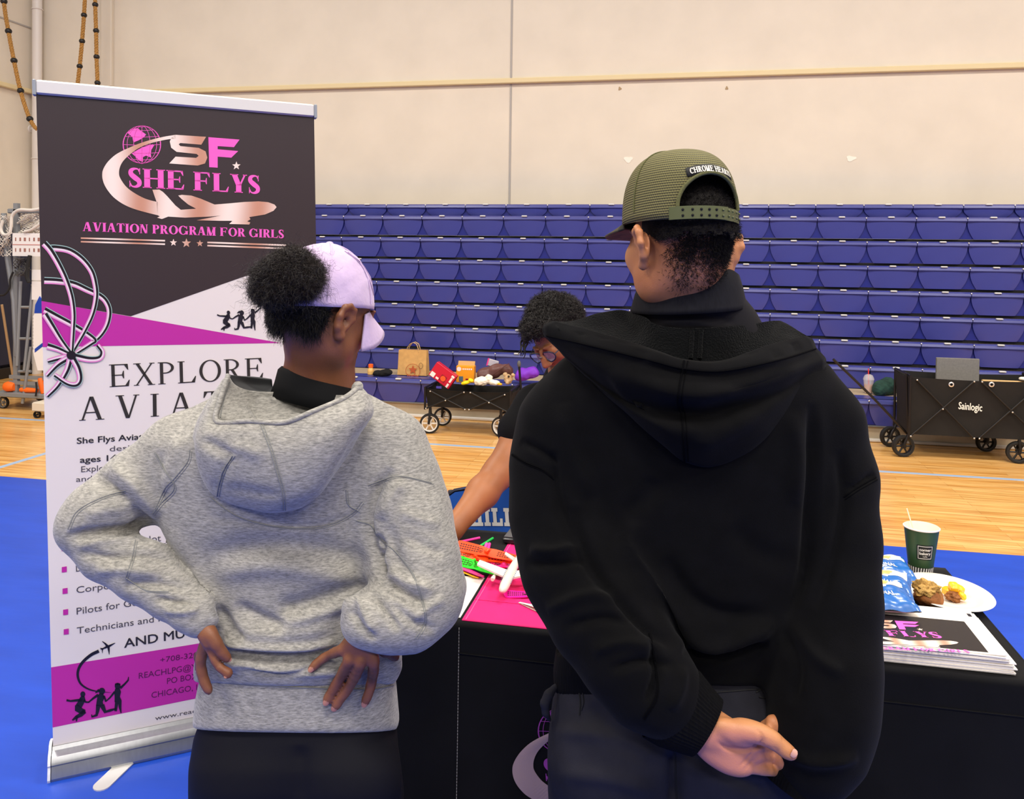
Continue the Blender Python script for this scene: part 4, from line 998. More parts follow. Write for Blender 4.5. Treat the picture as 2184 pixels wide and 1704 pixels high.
# crisps packets
bag_b = mat('packet_blue', '#1f62ad', .3, spec=.5, coat=.3); bag_w = mat('packet_white', '#ece8e2', .3, spec=.5, coat=.3)
def crisp_bag(c, ang, L, W, H, label, tilt=0, seed=0):
    """pillow packet: blue body, white top panel with a pile of crisps and ORIGINAL lettering"""
    t = thing('crisps_packet', (c[0], c[1], c[2]), label, 'crisps packet', 'blue and white crisps packets')
    Rz = rotm('Z', ang) @ rotm('X', tilt); g = np.random.default_rng(seed); ph = g.uniform(0, 6, 8)
    def S(u, v, side=1):                           # u along, v across in -1..1
        e = (max(0, 1 - abs(u) ** 4) ** .6) * (max(0, 1 - abs(v) ** 2.6) ** .7); wr = .0022 * math.sin(9 * u + ph[0] + 3 * v) + .0018 * math.sin(14 * v + ph[1]) * abs(u) + .0015 * math.sin(25 * v + ph[2]) * (abs(u) > .8)
        y = v * W / 2 * (1 - .05 * (1 - abs(u)))
        return np.asarray(c) + Rz @ np.array([u * L / 2 * (1 - .05 * (1 - abs(v))), y, H / 2 + side * (H / 2 * e + wr * (side > 0) + .0012)])
    us, vs_ = np.linspace(-1, 1, 33), np.linspace(-1, 1, 25)
    def patch(f, m, nm, side=1, lay=0):
        mb = MB(); G = [[S(u, v, side) + Rz @ np.array([0, 0, lay * side]) for v in vs_] for u in us]; G = np.array(G)
        mb.add(G, [(i * 25 + j, i * 25 + j + 1, i * 25 + 26 + j, i * 25 + 25 + j)[::(1 if side < 0 else -1)] for i in range(32) for j in range(24) if f((us[i] + us[i + 1]) / 2, (vs_[j] + vs_[j + 1]) / 2)]); return obj(nm, mb, m, t, 'all')
    patch(lambda u, v: True, bag_b, 'wrapper'); patch(lambda u, v: True, bag_w, 'wrapper_back', -1)
    patch(lambda u, v: v > .1 + .15 * math.sin(2.5 * u) and abs(u) < .86, bag_w, 'white_panel', 1, .0006)
    patch(lambda u, v: ((u + .05) / .5) ** 2 + ((v - .5) / .24) ** 2 < 1, mat('crisp_print', '#e0b56c', .4, noise=.2, nscale=60), 'crisps_picture', 1, .0012)
    tx = MB(); V, Fc, w = sans_text('ORIGINAL', .02); V = V.copy(); q = []
    for x, y, _ in V: u = -.45 + .9 * x / w; v = -.38 + .26 * y; q.append(S(u, v) + Rz @ np.array([0, 0, .0014]))
    tx.add(np.array(q), Fc); obj('lettering', tx, bag_w, t, False)
    bc = MB()
    for k in range(7):
        u0 = .35 + .05 * k; bc.add([S(u0, -.75, -1), S(u0 + .02 + .015 * (k % 2), -.75, -1), S(u0 + .02 + .015 * (k % 2), -.45, -1), S(u0, -.45, -1)] - Rz @ np.array([0, 0, .0006]), [(0, 1, 2, 3)])
    obj('back_print', bc, mat('packet_navy', '#1b3c74', .4), t, False)
b0 = onz(1908, 1297, .80)
crisp_bag((b0[0] - .034, b0[1] + .04, .793), 8, .17, .13, .040, 'blue crisps packet nearest the viewer, resting on the flyers', 10, 1)
t2 = onz(1950, 1262, .80); t3 = onz(1962, 1226, .775)
crisp_bag((t2[0] - .086, t2[1] + .02, .784), -10, .17, .13, .045, 'blue crisps packet behind the nearest one, its edge under the plate', 14, 2)
crisp_bag((t3[0] - .100, t3[1] + .025, .754), 6, .17, .13, .045, 'crisps packet farthest back beside the green cup', 12, 3)
# stack of printed flyers
SX0, SX1, SY0, SY1 = .28, .722, 1.985, 2.226
base_s = np.array([(SX0 + SX1) / 2, (SY0 + SY1) / 2, TZ + .002])
paper = [mat('flyer_paper_%d' % i, h, .6) for i, h in enumerate(('#efe9e1', '#e6dfd6', '#f4efe9', '#dfd8cf'))]
g = np.random.default_rng(4); z = TZ + .0025; NP = 16
for k in range(NP):
    dx, dy = g.uniform(-.004, .012) + (.008 if k in (4, 8, 12) else 0), g.uniform(-.004, .003); hh = .0023; x1 = SX1 + dx + .012 * (1 - k / NP)
    mb = MB(); xs_ = np.linspace(SX0 + dx, x1, 14); c_ = .0007 * math.sin(k * 2.1)
    top = [[(x, y, z + hh + .0010 * max(0, (x - x1 + .06) / .06) * math.sin(k * 1.7)) for x in xs_] for y in (SY0 + dy, SY1 + dy)]
    bot = [[(x, y, zz - hh * .96) for x, y, zz in r] for r in top]
    mb.grid([bot[0], top[0], top[1], bot[1], bot[0]], flip=True); mb.poly([bot[0][-1], bot[1][-1], top[1][-1], top[0][-1]])
    last = k == NP - 1
    o = obj('flyer', mb, paper[k % 4], smooth=False)
    tag(o, 'white bordered black flyer with pink lettering, topmost of the stack' if last else 'flyer in the stack under the topmost one, only its white edge showing', 'flyer', None if last else 'flyers in the stack')
    z += hh + .0003
top_fly = o; fz = z - .0001
fp = Print((0, 0, fz), (1, 0, 0), (0, 1, 0), (0, 0, 1), .0003)
bk = MB(); fp.poly(bk, [(SX0 + .02, 1.99), (.692, 1.992), (.692, 2.152), (SX0 + .02, 2.152)], 1)
obj('black_panel', bk, mat('flyer_black', '#1c181b', .3, spec=.3), top_fly, False)
# emblem fitted by four of its points
src = np.array([(1312, 190, 1), (1960, 855, 1), (2028, 1150, 1), (1578, 462, 1)], float); dst = np.array([onz(1840 + x / 4.157, 1050 + y / 4.157, fz)[:2] for x, y in ((285, 1140), (850, 1335), (955, 1425), (505, 1217))])
Mf = np.linalg.lstsq(src, dst, rcond=None)[0]
gold, pink, pw, pw2 = MB(), MB(), MB(), MB(); emblem(fp, lambda x, y: tuple(np.array([x, y, 1.0]) @ Mf), gold, pink, 2, words=(pw, pw2))
obj('rose_gold_emblem', gold, rose_gold('flyer_rose_gold', 6), top_fly, False); [obj(n_, q_m, mat('print_pink', '#f25fc0', .45), top_fly, False) for n_, q_m in (('pink_emblem', pink), ('title_lettering', pw), ('tagline_lettering', pw2))]
q = onz(1840 + 945 / 4.157, 1050 + 1090 / 4.157, fz); obj('corner_mark', MB().box((q[0], q[1], fz + .0005), (.008, .016, .0006)), mat('print_black', '#150f1e', .5), top_fly, False)
# ---------------------------------------------------------------- blue folding chair behind the table
ch = thing('folding_chair', (-.56, 3.0, 0), 'blue folding chair with white block letters behind the table', 'chair')
bm = mat('chair_blue', '#2f62c0', .35, spec=.5); fm = mat('chair_frame', '#1d2030', .35, metal=.4)
CXc = -.575; yb = 2.85
def bk_pt(u, v): # u in -1..1 across, v 0..1 up
    return np.array([CXc + u * .262 * (1 - .10 * max(0, v - .5)), yb + .03 * (1 - u * u) - .02 * v, .655 + .178 * v])
G = []
for v in np.linspace(0, 1, 15):
    row = []
    for u in np.linspace(-1, 1, 31):
        lim = 1.0 if v < .35 else math.sqrt(max(0, 1 - ((v - .35) / .66) ** 2.6)) ** .6
        row.append(bk_pt(u * max(.3, lim), v))
    G.append(row)
G = np.array(G); G2 = G + np.array([0, .012, 0])
mb = MB().grid(G).grid(G2, flip=True); mb.grid([G[-1], G2[-1]]); mb.grid([G[0], G2[0]], flip=True); mb.grid([G[:, 0], G2[:, 0]], flip=True); mb.grid([G[:, -1], G2[:, -1]])
obj('backrest', mb, bm, ch, 50)
edge = list(G[:, 0]) + list(G[-1]) + list(G[::-1, -1]); obj('back_frame', MB().tube([p + np.array([0, .006, 0]) for p in edge[::2]], .007, 8), fm, ch)
class ChairPrint(Print):
    def p3(s, Q, layer):
        Q = np.asarray(Q, float); u = (Q[:, 0] - CXc) / .262; v = (Q[:, 1] - .655) / .178
        return np.stack([Q[:, 0], yb + .03 * (1 - u * u) - .02 * v - .0012 - .0006 * layer, Q[:, 1]], 1)
chp = ChairPrint((0, yb, 0), (1, 0, 0), (0, 0, 1), (0, -1, 0)); l1, l2 = MB(), MB()
p0, p1 = onY(1002, 1125, yb), onY(1096, 1127, yb)
hC = onY(1050, 1085, yb)[2] - onY(1050, 1125, yb)[2]
chp.block(l1, 'HILL', (p0[0], p0[2]), (p1[0], p1[2]), hC, 2); chp.block(l2, 'HILL', (p0[0], p0[2]), (p1[0], p1[2]), hC, 1, grow=.0035)
obj('lettering', l1, mat('chair_white', '#f2efe8', .4), ch, False); obj('letter_outline', l2, mat('chair_outline', '#2b2f36', .4), ch, False)
obj('seat', MB().box((CXc, 3.06, .445), (.42, .40, .03), bevel=.012), bm, ch)
for sg in (-1, 1):
    x = CXc + sg * .225; obj('leg', MB().tube([(x, yb + .02, .8), (x, 2.90, .45), (x, 3.28, .007)], .011, 8), fm, ch)
    obj('leg', MB().tube([(x * 1 - sg * .02, 3.27, .45), (x - sg * .02, 2.82, .007)], .011, 8), fm, ch)
# ================================================================== person in grey
def heather():
    m = mat('grey_heather_fleece', '#a3a4a5', .85, spec=.15, sheen=.25); nt = m.node_tree; b = nt.nodes['Principled BSDF']
    tc = nt.nodes.new('ShaderNodeTexCoord'); mp = nt.nodes.new('ShaderNodeMapping'); mp.inputs['Scale'].default_value = (1, 1, 4.5); mp.inputs['Rotation'].default_value = (0, .12, 0); nt.links.new(tc.outputs['Object'], mp.inputs[0])
    n = nt.nodes.new('ShaderNodeTexNoise'); n.inputs['Scale'].default_value = 95; n.inputs['Detail'].default_value = 3; n.inputs['Roughness'].default_value = .7; nt.links.new(mp.outputs[0], n.inputs[0])
    r = nt.nodes.new('ShaderNodeValToRGB'); r.color_ramp.elements[0].position = .32; r.color_ramp.elements[1].position = .68; r.color_ramp.elements[0].color = lin('#6f6e6a'); r.color_ramp.elements[1].color = lin('#a8a59e')
    nt.links.new(n.outputs[0], r.inputs[0]); nt.links.new(r.outputs[0], b.inputs['Base Color'])
    n2 = nt.nodes.new('ShaderNodeTexNoise'); n2.inputs['Scale'].default_value = 420; nt.links.new(tc.outputs['Object'], n2.inputs[0]); bp = nt.nodes.new('ShaderNodeBump'); bp.inputs['Strength'].default_value = .12; bp.inputs['Distance'].default_value = .002
    nt.links.new(n2.outputs[0], bp.inputs['Height']); nt.links.new(bp.outputs[0], b.inputs['Normal']); return m
gray = heather()
def skin(name, a, b, sc=9):
    m = mat(name, a, .48, spec=.38, noise=0, bump=.10, bscale=420); nt = m.node_tree; bs = nt.nodes['Principled BSDF']
    bs.inputs['Subsurface Weight'].default_value = .08; bs.inputs['Subsurface Radius'].default_value = (.012, .005, .003); bs.inputs['Subsurface Scale'].default_value = .5
    tc = nt.nodes.new('ShaderNodeTexCoord'); n = nt.nodes.new('ShaderNodeTexNoise'); n.inputs['Scale'].default_value = sc; nt.links.new(tc.outputs['Object'], n.inputs[0])
    r = nt.nodes.new('ShaderNodeValToRGB'); r.color_ramp.elements[0].position = .35; r.color_ramp.elements[1].position = .65; r.color_ramp.elements[0].color = lin(a); r.color_ramp.elements[1].color = lin(b)
    nt.links.new(n.outputs[0], r.inputs[0]); nt.links.new(r.outputs[0], bs.inputs['Base Color']); return m
hair_m = mat('black_hair', '#100d0c', .5, spec=.4)
g0 = atg(640, 1540, 1.53); base = np.array([g0[0], 1.55, 0])
girl = thing('person', g2w(base), 'person in a light grey hoodie and lilac cap standing with hands on hips', 'person')
# ---- hoodie body and sleeves
H = SDF()
H.stack(*slices(H, [(1452, 428, 846, 1.53, .118), (1435, 424, 852, 1.53, .126), (1410, 426, 856, 1.53, .128), (1370, 442, 838, 1.53, .126), (1330, 452, 822, 1.53, .122), (1280, 428, 826, 1.53, .118), (1220, 400, 834, 1.53, .118),
    (1180, 382, 832, 1.53, .120), (1140, 358, 830, 1.53, .124), (1060, 338, 826, 1.53, .128), (1000, 335, 822, 1.53, .128), (940, 365, 815, 1.53, .122), (900, 420, 795, 1.535, .108), (868, 480, 770, 1.54, .088), (845, 530, 745, 1.54, .07)]), p=2.5, k=.05, rise=.85)
# left sleeve
P, R = chain([(470, 905, 1.53, 60), (380, 955, 1.52, 66), (290, 1040, 1.50, 72), (212, 1098, 1.475, 64), (184, 1122, 1.465, 58)]); H.cap(P, R, .03)
P, R = chain([(182, 1130, 1.465, 56), (232, 1178, 1.455, 60), (305, 1218, 1.435, 62), (368, 1268, 1.42, 50), (408, 1304, 1.405, 42), (425, 1322, 1.40, 36)]); H.cap(P, R, .010)
# right sleeve
P, R = chain([(770, 905, 1.54, 60), (822, 960, 1.53, 78), (852, 1040, 1.505, 82), (872, 1130, 1.47, 84), (890, 1215, 1.44, 84), (898, 1268, 1.425, 82)]); H.cap(P, R, .045)
P, R = chain([(900, 1278, 1.42, 84), (868, 1308, 1.395, 78), (828, 1318, 1.38, 66), (795, 1322, 1.372, 56), (776, 1325, 1.37, 48)]); H.cap(P, R, .022)
P, R = chain([(958, 1250, 1.45, 26), (966, 1246, 1.45, 24)]); H.cap(P, R, .02)
P, R = chain([(820, 1400, 1.50, 34), (822, 1420, 1.50, 32)]); H.cap(P, R, .02)
V, Fc = H.mesh(.0048)
V = wrinkle(V, Fc, .0030, 16, 3)
FG = [ # back
 ([(440, 1100), (560, 1118), (680, 1120), (770, 1095)], 9, -1.2), ([(430, 1190), (560, 1165), (700, 1175), (790, 1215)], 26, -5), ([(450, 1225), (560, 1205), (680, 1220), (780, 1250)], 24, 4),
 ([(790, 1245), (720, 1272), (640, 1298), (590, 1302)], 11, -8, 2.2), ([(770, 1268), (700, 1300), (600, 1330)], 16, 5), ([(500, 1290), (560, 1320), (610, 1340)], 14, -5), ([(480, 1320), (540, 1352), (640, 1350), (720, 1330)], 18, 4),
 ([(470, 1388), (560, 1398), (650, 1398), (730, 1385)], 9, -9, 1.8), ([(450, 1405), (560, 1425), (660, 1432), (800, 1425)], 10, 5), ([(500, 1420), (580, 1436), (640, 1432), (680, 1418)], 6, -5), ([(420, 1210), (445, 1290), (470, 1340)], 16, 4), ([(455, 1290), (500, 1340), (520, 1365)], 12, -5),
 ([(480, 1360), (500, 1375), (560, 1382), (650, 1384), (720, 1370)], 10, 6), ([(365, 1130), (420, 1210), (470, 1300)], 14, 2.5),
 # right arm
 ([(838, 1000), (800, 1050), (782, 1110), (795, 1180), (822, 1240)], 10, -9), ([(862, 1025), (835, 1060), (815, 1110)], 14, 5), ([(800, 1140), (812, 1165), (806, 1195), (818, 1225)], 8, -7), ([(830, 1120), (845, 1190), (880, 1250)], 16, -4), ([(822, 1238), (860, 1262), (910, 1290)], 9, -8, 1.8), ([(830, 1215), (870, 1240), (930, 1262)], 13, 5),
 ([(790, 1265), (820, 1300), (850, 1345)], 8, -6), ([(765, 1270), (780, 1310), (800, 1350)], 9, 4), ([(832, 1280), (870, 1320), (930, 1345)], 10, -4), ([(750, 1300), (770, 1335), (800, 1365)], 7, -4), ([(850, 1090), (900, 1110), (940, 1120)], 12, 2.5), ([(860, 1140), (910, 1165), (950, 1180)], 12, -2.5), ([(950, 1275), (905, 1300), (880, 1330)], 10, 3),
 # left arm
 ([(205, 1012), (240, 1040), (290, 1090), (335, 1140)], 10, -7, 2), ([(235, 992), (290, 1040), (340, 1100)], 14, 5), ([(140, 1145), (200, 1135), (280, 1130), (340, 1120)], 9, -8, 1.6), ([(160, 1165), (230, 1150), (300, 1148)], 10, 4), ([(170, 1180), (240, 1190), (310, 1185), (370, 1200)], 10, -5), ([(200, 1215), (270, 1215), (350, 1225)], 11, 4), ([(260, 1250), (330, 1245), (400, 1255)], 9, -4), ([(330, 1275), (370, 1285), (410, 1285)], 8, -5), ([(350, 1300), (390, 1305), (425, 1300)], 7, 4), ([(180, 1100), (240, 1085), (300, 1080)], 14, 3),
 ([(345, 960), (335, 1030), (350, 1080)], 14, -3), ([(380, 930), (365, 990), (350, 1050)], 16, 3)]
V = folds(V, Fc, FG)
hood_t = gobj('hoodie', V, Fc, gray, girl); HS = Surf(V, Fc)
# ---- ribbed waistband
W = SDF(); W.stack(*slices(W, [(1552, 424, 848, 1.53, .117), (1546, 422, 850, 1.53, .119), (1500, 426, 846, 1.53, .117), (1460, 434, 842, 1.53, .116), (1436, 440, 838, 1.53, .112)]), p=2.5, k=.0, rise=.85)
Vw, Fw = W.mesh(.005); 
rib = gray
gobj('waistband', Vw, Fw, rib, girl); WS = Surf(Vw, Fw)
# ---- seams
seam_t = mat('grey_seam', '#7b7c7a', .9)
SM = [[(448, 1060), (500, 1098), (570, 1120), (640, 1126), (700, 1120), (750, 1095), (772, 1070)], [(330, 965), (352, 1005), (372, 1040), (345, 1072), (325, 1096)], [(405, 960), (400, 985), (372, 1020), (352, 1042), (326, 1096)],
      [(785, 1035), (820, 1022), (860, 1016), (920, 1030)], [(760, 1110), (790, 1120), (810, 1150), (845, 1178), (880, 1225), (902, 1290), (905, 1330), (885, 1362)], [(145, 1128), (165, 1090), (215, 1062), (268, 1046)], [(290, 1145), (282, 1190), (268, 1232)], [(268, 1232), (310, 1258), (360, 1262)], [(738, 1045), (742, 1075), (765, 1090)]]
sm = MB()
for L in SM: HS.line(L, .0010, 5, .0003, mb=sm); HS.line([(x + 4, y + 3) for x, y in L], .0007, 5, .0002, mb=sm)
WS.line([(436, 1448), (500, 1458), (600, 1464), (700, 1468), (790, 1470), (838, 1462)], .0012, 5, .001, mb=sm)
so_ = obj('seam', sm, seam_t, hood_t); so_['kind'] = 'stuff'
# ---- hood hanging open on the back
def gridg(rows): return cgrid(np.array([[atg(*p) for p in r] for r in rows]), 10, 10)
def sheet(name, rows, m, parent, th=.004, flip=False, fr=None, wr=0):
    G = gridg(rows); a, b = G.shape[:2]; V = G.reshape(-1, 3); Fq = np.array([(i * b + j, i * b + j + 1, (i + 1) * b + j + 1, (i + 1) * b + j) for i in range(a - 1) for j in range(b - 1)])
    if flip: Fq = Fq[:, ::-1]
    if (vnormals(V, Fq) * (CAM - V)).sum() < 0: Fq = Fq[:, ::-1]
    if wr: V = wrinkle(V, Fq, wr, 30, 5)
    if fr: V = folds(V, Fq, fr)
    o = gobj(name, V, Fq, m, parent); s = o.modifiers.new('thickness', 'SOLIDIFY'); s.thickness = th; s.offset = -1; return o, V, Fq
rows = [[(487, 799, 1.435), (460, 893, 1.385), (530, 898, 1.352), (604, 901, 1.345), (668, 877, 1.352), (735, 848, 1.40), (768, 822, 1.455)],
 [(470, 815, 1.430), (438, 912, 1.372), (520, 922, 1.338), (606, 925, 1.330), (684, 900, 1.340), (758, 862, 1.395), (786, 842, 1.45)],
 [(440, 858, 1.425), (420, 945, 1.368), (520, 962, 1.328), (610, 968, 1.318), (696, 938, 1.332), (772, 880, 1.39), (797, 868, 1.45)],
 [(418, 900, 1.425), (424, 982, 1.370), (524, 1012, 1.330), (612, 1020, 1.318), (696, 986, 1.334), (768, 912, 1.39), (796, 886, 1.45)],
 [(409, 935, 1.432), (436, 1025, 1.385), (530, 1062, 1.345), (610, 1070, 1.332), (684, 1036, 1.345), (748, 950, 1.40), (788, 898, 1.46)],
 [(410, 952, 1.45), (450, 1050, 1.405), (536, 1088, 1.378), (604, 1093, 1.370), (668, 1066, 1.380), (730, 990, 1.42), (778, 912, 1.47)],
 [(418, 950, 1.47), (462, 1040, 1.43), (540, 1078, 1.415), (604, 1080, 1.41), (660, 1052, 1.415), (720, 985, 1.44), (770, 910, 1.49)]]
HF = [([(497, 972), (478, 1000), (462, 1050)], 7, -2.2), ([(480, 962), (520, 955), (560, 975)], 14, 2.2), ([(430, 935), (470, 960), (500, 970)], 12, -4), ([(470, 1040), (540, 1050), (600, 1060)], 12, -1.5)]
hood_o, Vh, Fh = sheet('hood', rows, gray, hood_t, .005, fr=HF, wr=.0015); HD_S = Surf(Vh, Fh)
rows = [[(487, 799, 1.437), (504, 822, 1.46), (545, 834, 1.478), (640, 837, 1.478), (710, 842, 1.47), (745, 843, 1.455)], [(472, 850, 1.41), (516, 862, 1.44), (560, 880, 1.462), (640, 885, 1.462), (700, 876, 1.455), (742, 850, 1.44)], [(461, 893, 1.388), (536, 899, 1.405), (570, 930, 1.44), (640, 930, 1.44), (690, 905, 1.43), (738, 855, 1.42)], [(455, 930, 1.40), (520, 960, 1.40), (570, 985, 1.42), (640, 985, 1.42), (690, 950, 1.41), (740, 880, 1.41)]]
lin_o, Vl, Fl = sheet('hood_lining', rows, gray, hood_t, .003, wr=.001); LS = Surf(Vl, Fl)
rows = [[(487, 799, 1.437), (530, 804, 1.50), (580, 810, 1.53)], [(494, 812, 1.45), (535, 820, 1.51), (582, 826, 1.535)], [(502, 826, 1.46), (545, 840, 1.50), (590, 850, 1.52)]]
sheet('hood_collar', rows, mat('shaded_lining_grey', '#4c4d4f', .9), hood_t, .004)  # same fabric in darker grey, painting the shade inside the hood
hm = MB()
rim = crom([atg(*p) for p in [(487, 799, 1.434), (470, 850, 1.405), (460, 893, 1.383), (480, 902, 1.37), (530, 898, 1.351), (604, 901, 1.344), (668, 877, 1.351), (735, 848, 1.399), (768, 822, 1.454)]], 8)
hm.tube(g2w(rim), .0044, 10); obj('hood_edge', hm, gray, hood_t)
bm_ = SDF(); P, R = chain([(758, 838, 1.452, 9), (762, 828, 1.45, 10), (764, 822, 1.452, 9)]); bm_.cap(P, R, .01); Vb, Fb = bm_.mesh(.003); gobj('hood_tip', Vb, Fb, gray, hood_t)
sm = MB()
for L in ([(556, 906), (575, 955), (590, 1005), (602, 1050), (604, 1088)], [(497, 972), (478, 1000), (468, 1030), (463, 1058)]): HD_S.line(L, .0011, 5, .0006, mb=sm); HD_S.line([(x + 5, y) for x, y in L], .0008, 5, .0005, mb=sm)
LS.line([(639, 838), (636, 862), (634, 885)], .0011, 5, .0006, mb=sm); LS.line([(483, 812), (468, 855), (462, 890)], .0009, 5, .0006, mb=sm); LS.line([(490, 815), (476, 856), (470, 890)], .0009, 5, .0006, mb=sm)
o = obj('hood_seam', sm, seam_t, hood_t); o['kind'] = 'stuff'
# ---- leggings
Lg = SDF()
Lg.stack(*slices(Lg, [(1510, 440, 832, 1.53, .100), (1545, 432, 840, 1.53, .106), (1575, 422, 846, 1.53, .114), (1640, 414, 850, 1.525, .122), (1690, 414, 850, 1.525, .122), (1740, 420, 850, 1.53, .112)]), p=2.4, k=.03, rise=.85)
hipz = zs(1700, 640, 1.53); xc = g0[0]
for s in (-1, 1):
    Lg.cap([(xc + s * .082, 1.53, hipz - .01), (xc + s * .088, 1.535, .47), (xc + s * .092, 1.56, .40), (xc + s * .095, 1.575, .09)], [.092, .062, .058, .042], .05)
    gl = atg(640 + s * 100, 1672, 1.465); Lg.ell(gl, (.085, .062, .072), None, .05)
Vg, Fg = Lg.mesh(.006); Q = projg(Vg)
Vg = folds(Vg, Fg, [([(640, 1590), (642, 1650), (640, 1720)], 18, -2.5)])
gobj('leggings', Vg, Fg, mat('black_leggings', '#0c0c14', .7, spec=.15, bump=.05, bscale=900), girl)
# ---- body: head, neck, trunk, arms, hands and legs in one surface
B = SDF(); sk_girl = skin('deep_brown_skin', '#70432d', '#855539')
hc = atg(694, 668, 1.50); fwd = np.array([.60, .80, -.44]); HM = axes(fwd, (-.06, -.05, 1)); nb = atg(672, 850, 1.535)
HL = head_sdf(B, hc, HM, .93, True, (atg(680, 800, 1.525), .052, nb), .62, 1.0, -.026)
B.cap([nb, (xc, 1.535, 1.1)], [.06, .085], .05); B.stack([.72, .95, 1.15, 1.32], [xc] * 4, [1.53] * 4, [.14, .125, .15, .12], [.085, .08, .09, .07], k=.05)
for s in (-1, 1): B.cap([(xc + s * .08, 1.53, hipz + .04), (xc + s * .088, 1.535, .47), (xc + s * .092, 1.56, .40), (xc + s * .095, 1.575, .08)], [.075, .048, .044, .032], .03); B.cap([(xc + s * .095, 1.575, .06), (xc + s * .11, 1.70, .035)], [.035, .028], .03)
for L in ([(480, 920, 1.53, 40), (330, 1010, 1.51, 36), (190, 1128, 1.472, 24), (300, 1220, 1.44, 24), (405, 1302, 1.41, 22)], [(770, 930, 1.54, 42), (850, 1050, 1.51, 44), (890, 1260, 1.43, 36), (850, 1305, 1.40, 32), (785, 1325, 1.375, 26)]):
    P, R = chain(L); B.cap(P, R, .03)
def dsurf(x, y, S=None):
    d = [s.depth(x, y) for s in (HS, WS)]; d = [q for q in d if q is not None]; return min(d) if d else 1.42
def digit(L, lift=.75, k=.007, dd=None):
    P, R = [], []
    for i, (x, y, r) in enumerate(L):
        d = dsurf(x, y) if dd is None else dd[i]; rr = rp(r, d); P.append(atg(x, y, d - rr * lift)); R.append(rr)
    B.cap(crom(P, 3), np.interp(np.linspace(0, 1, 3 * (len(P) - 1) + 1), np.linspace(0, 1, len(P)), R), k); return P, R
# right hand spread on the small of the back
dB = 1.372
NAILS = []
def hand_pts(L): return [(x, y, r) for x, y, r in L]
wr_ = atg(752, 1352, 1.372)
for kx, ky, d2 in ((730, 1386, 1.376), (750, 1397, 1.372), (771, 1402, 1.370), (794, 1400, 1.374)): B.cap([atg(768, 1350, 1.372), atg(kx, ky, d2)], [rp(20, 1.37), rp(12.5, 1.37)], .009)
def fing(L, k=.0025):
    P = [atg(x, y, d) for x, y, d, r in L]; R = [rp(r, d) for x, y, d, r in L]; n = 4; C = crom(P, n); t = np.linspace(0, len(P) - 1, len(C)); B.cap(C, np.interp(t, np.arange(len(P)), R) * (1 - .045 * np.cos(2 * math.pi * (t - .0))), k); NAILS.append((np.array(P[-2]), np.array(P[-1]), R[-1]))
def fz_(x, y, lift, dflt): 
    d = dsurf(x, y); return min(d, dflt + .03) - lift
fing([(730, 1386, 1.374, 12), (702, 1397, fz_(702, 1397, .010, 1.38), 9.6), (680, 1411, fz_(680, 1411, .0075, 1.38), 9.2), (664, 1427, fz_(664, 1427, .006, 1.38), 8.2)])
fing([(750, 1397, 1.370, 13.5), (742, 1414, 1.372, 12.6), (727, 1443, fz_(727, 1443, .011, 1.385), 11.6), (707, 1477, fz_(707, 1477, .009, 1.39), 10.6), (697, 1495, fz_(697, 1495, .008, 1.395), 9.6)])
fing([(771, 1402, 1.368, 13.5), (767, 1420, 1.370, 12.4), (748, 1459, fz_(748, 1459, .011, 1.385), 11.2), (726, 1490, fz_(726, 1490, .009, 1.39), 10.4), (715, 1507, fz_(715, 1507, .008, 1.395), 9.6)])
fing([(794, 1400, 1.372, 13), (797, 1420, 1.378, 12), (794, 1447, fz_(794, 1447, .011, 1.40), 11), (787, 1476, fz_(787, 1476, .009, 1.40), 10), (778, 1499, fz_(778, 1499, .008, 1.40), 9)])
B.cap([atg(790, 1365, 1.38), atg(822, 1385, 1.42), atg(842, 1400, 1.47)], [rp(15, 1.38), rp(13, 1.4), rp(11, 1.45)], .012)
# left hand gripping the other hip
B.cap([atg(428, 1318, 1.402), atg(441, 1350, 1.388), atg(446, 1372, 1.384)], [rp(22, 1.4), rp(16, 1.39), rp(13, 1.39)], .014)
fing([(443, 1342, 1.386, 15), (455, 1362, 1.380, 13.5), (468, 1384, 1.382, 12), (480, 1399, 1.385, 9.8), (487, 1405, 1.388, 7.5)])
fing([(443, 1368, 1.390, 11), (452, 1392, 1.386, 8.8), (464, 1418, 1.384, 8.2), (480, 1431, 1.384, 8.6), (488, 1435, 1.384, 8.2), (483, 1441, 1.382, 7)])
fing([(441, 1368, 1.398, 12), (431, 1392, 1.400, 11), (428, 1418, 1.404, 10.6), (433, 1444, 1.404, 10.5), (440, 1462, 1.402, 9.5), (446, 1474, 1.402, 8)])
B.cap([atg(438, 1370, 1.41), atg(425, 1400, 1.44), atg(424, 1430, 1.47)], [rp(11, 1.4), rp(10, 1.4), rp(9, 1.4)], .008)
Vb, Fb = B.mesh(.0031)
gobj('body', Vb, Fb, sk_girl, girl); BS_G = Surf(Vb, Fb)
def nail(P0, P1, r, m, parent, body, s=1.0):
    """a small curved plate on the side of the tip turned to the viewer"""
    t = unit(P1 - P0); v = unit(CAM - P1); n = unit(v - t * (v @ t)); w = np.cross(t, n); c = P1 - t * r * .12; mb = MB(); G = []
    for i, a in enumerate(np.linspace(-.95, .95, 7)):
        row = []
        for b in np.linspace(-1, 1, 9):
            f = math.sqrt(max(0, 1 - abs(a) ** 3)) ; ang = b * .72 * f; row.append(c + t * a * r * .82 * s + (w * math.sin(ang) + n * math.cos(ang)) * (r * (1.03 - .10 * max(0, a) ** 2)))
        G.append(row)
    mb.grid(np.array([[g2w(p) for p in q] for q in G])); return obj('fingernail', mb, m, parent)
nail_m = mat('pink_nail', '#a3705f', .3, spec=.5)
for k, (a, b, r) in enumerate(NAILS):
    if k in (0, 1, 2, 3, 4, 5): nail(a, b, r, nail_m, girl, None)
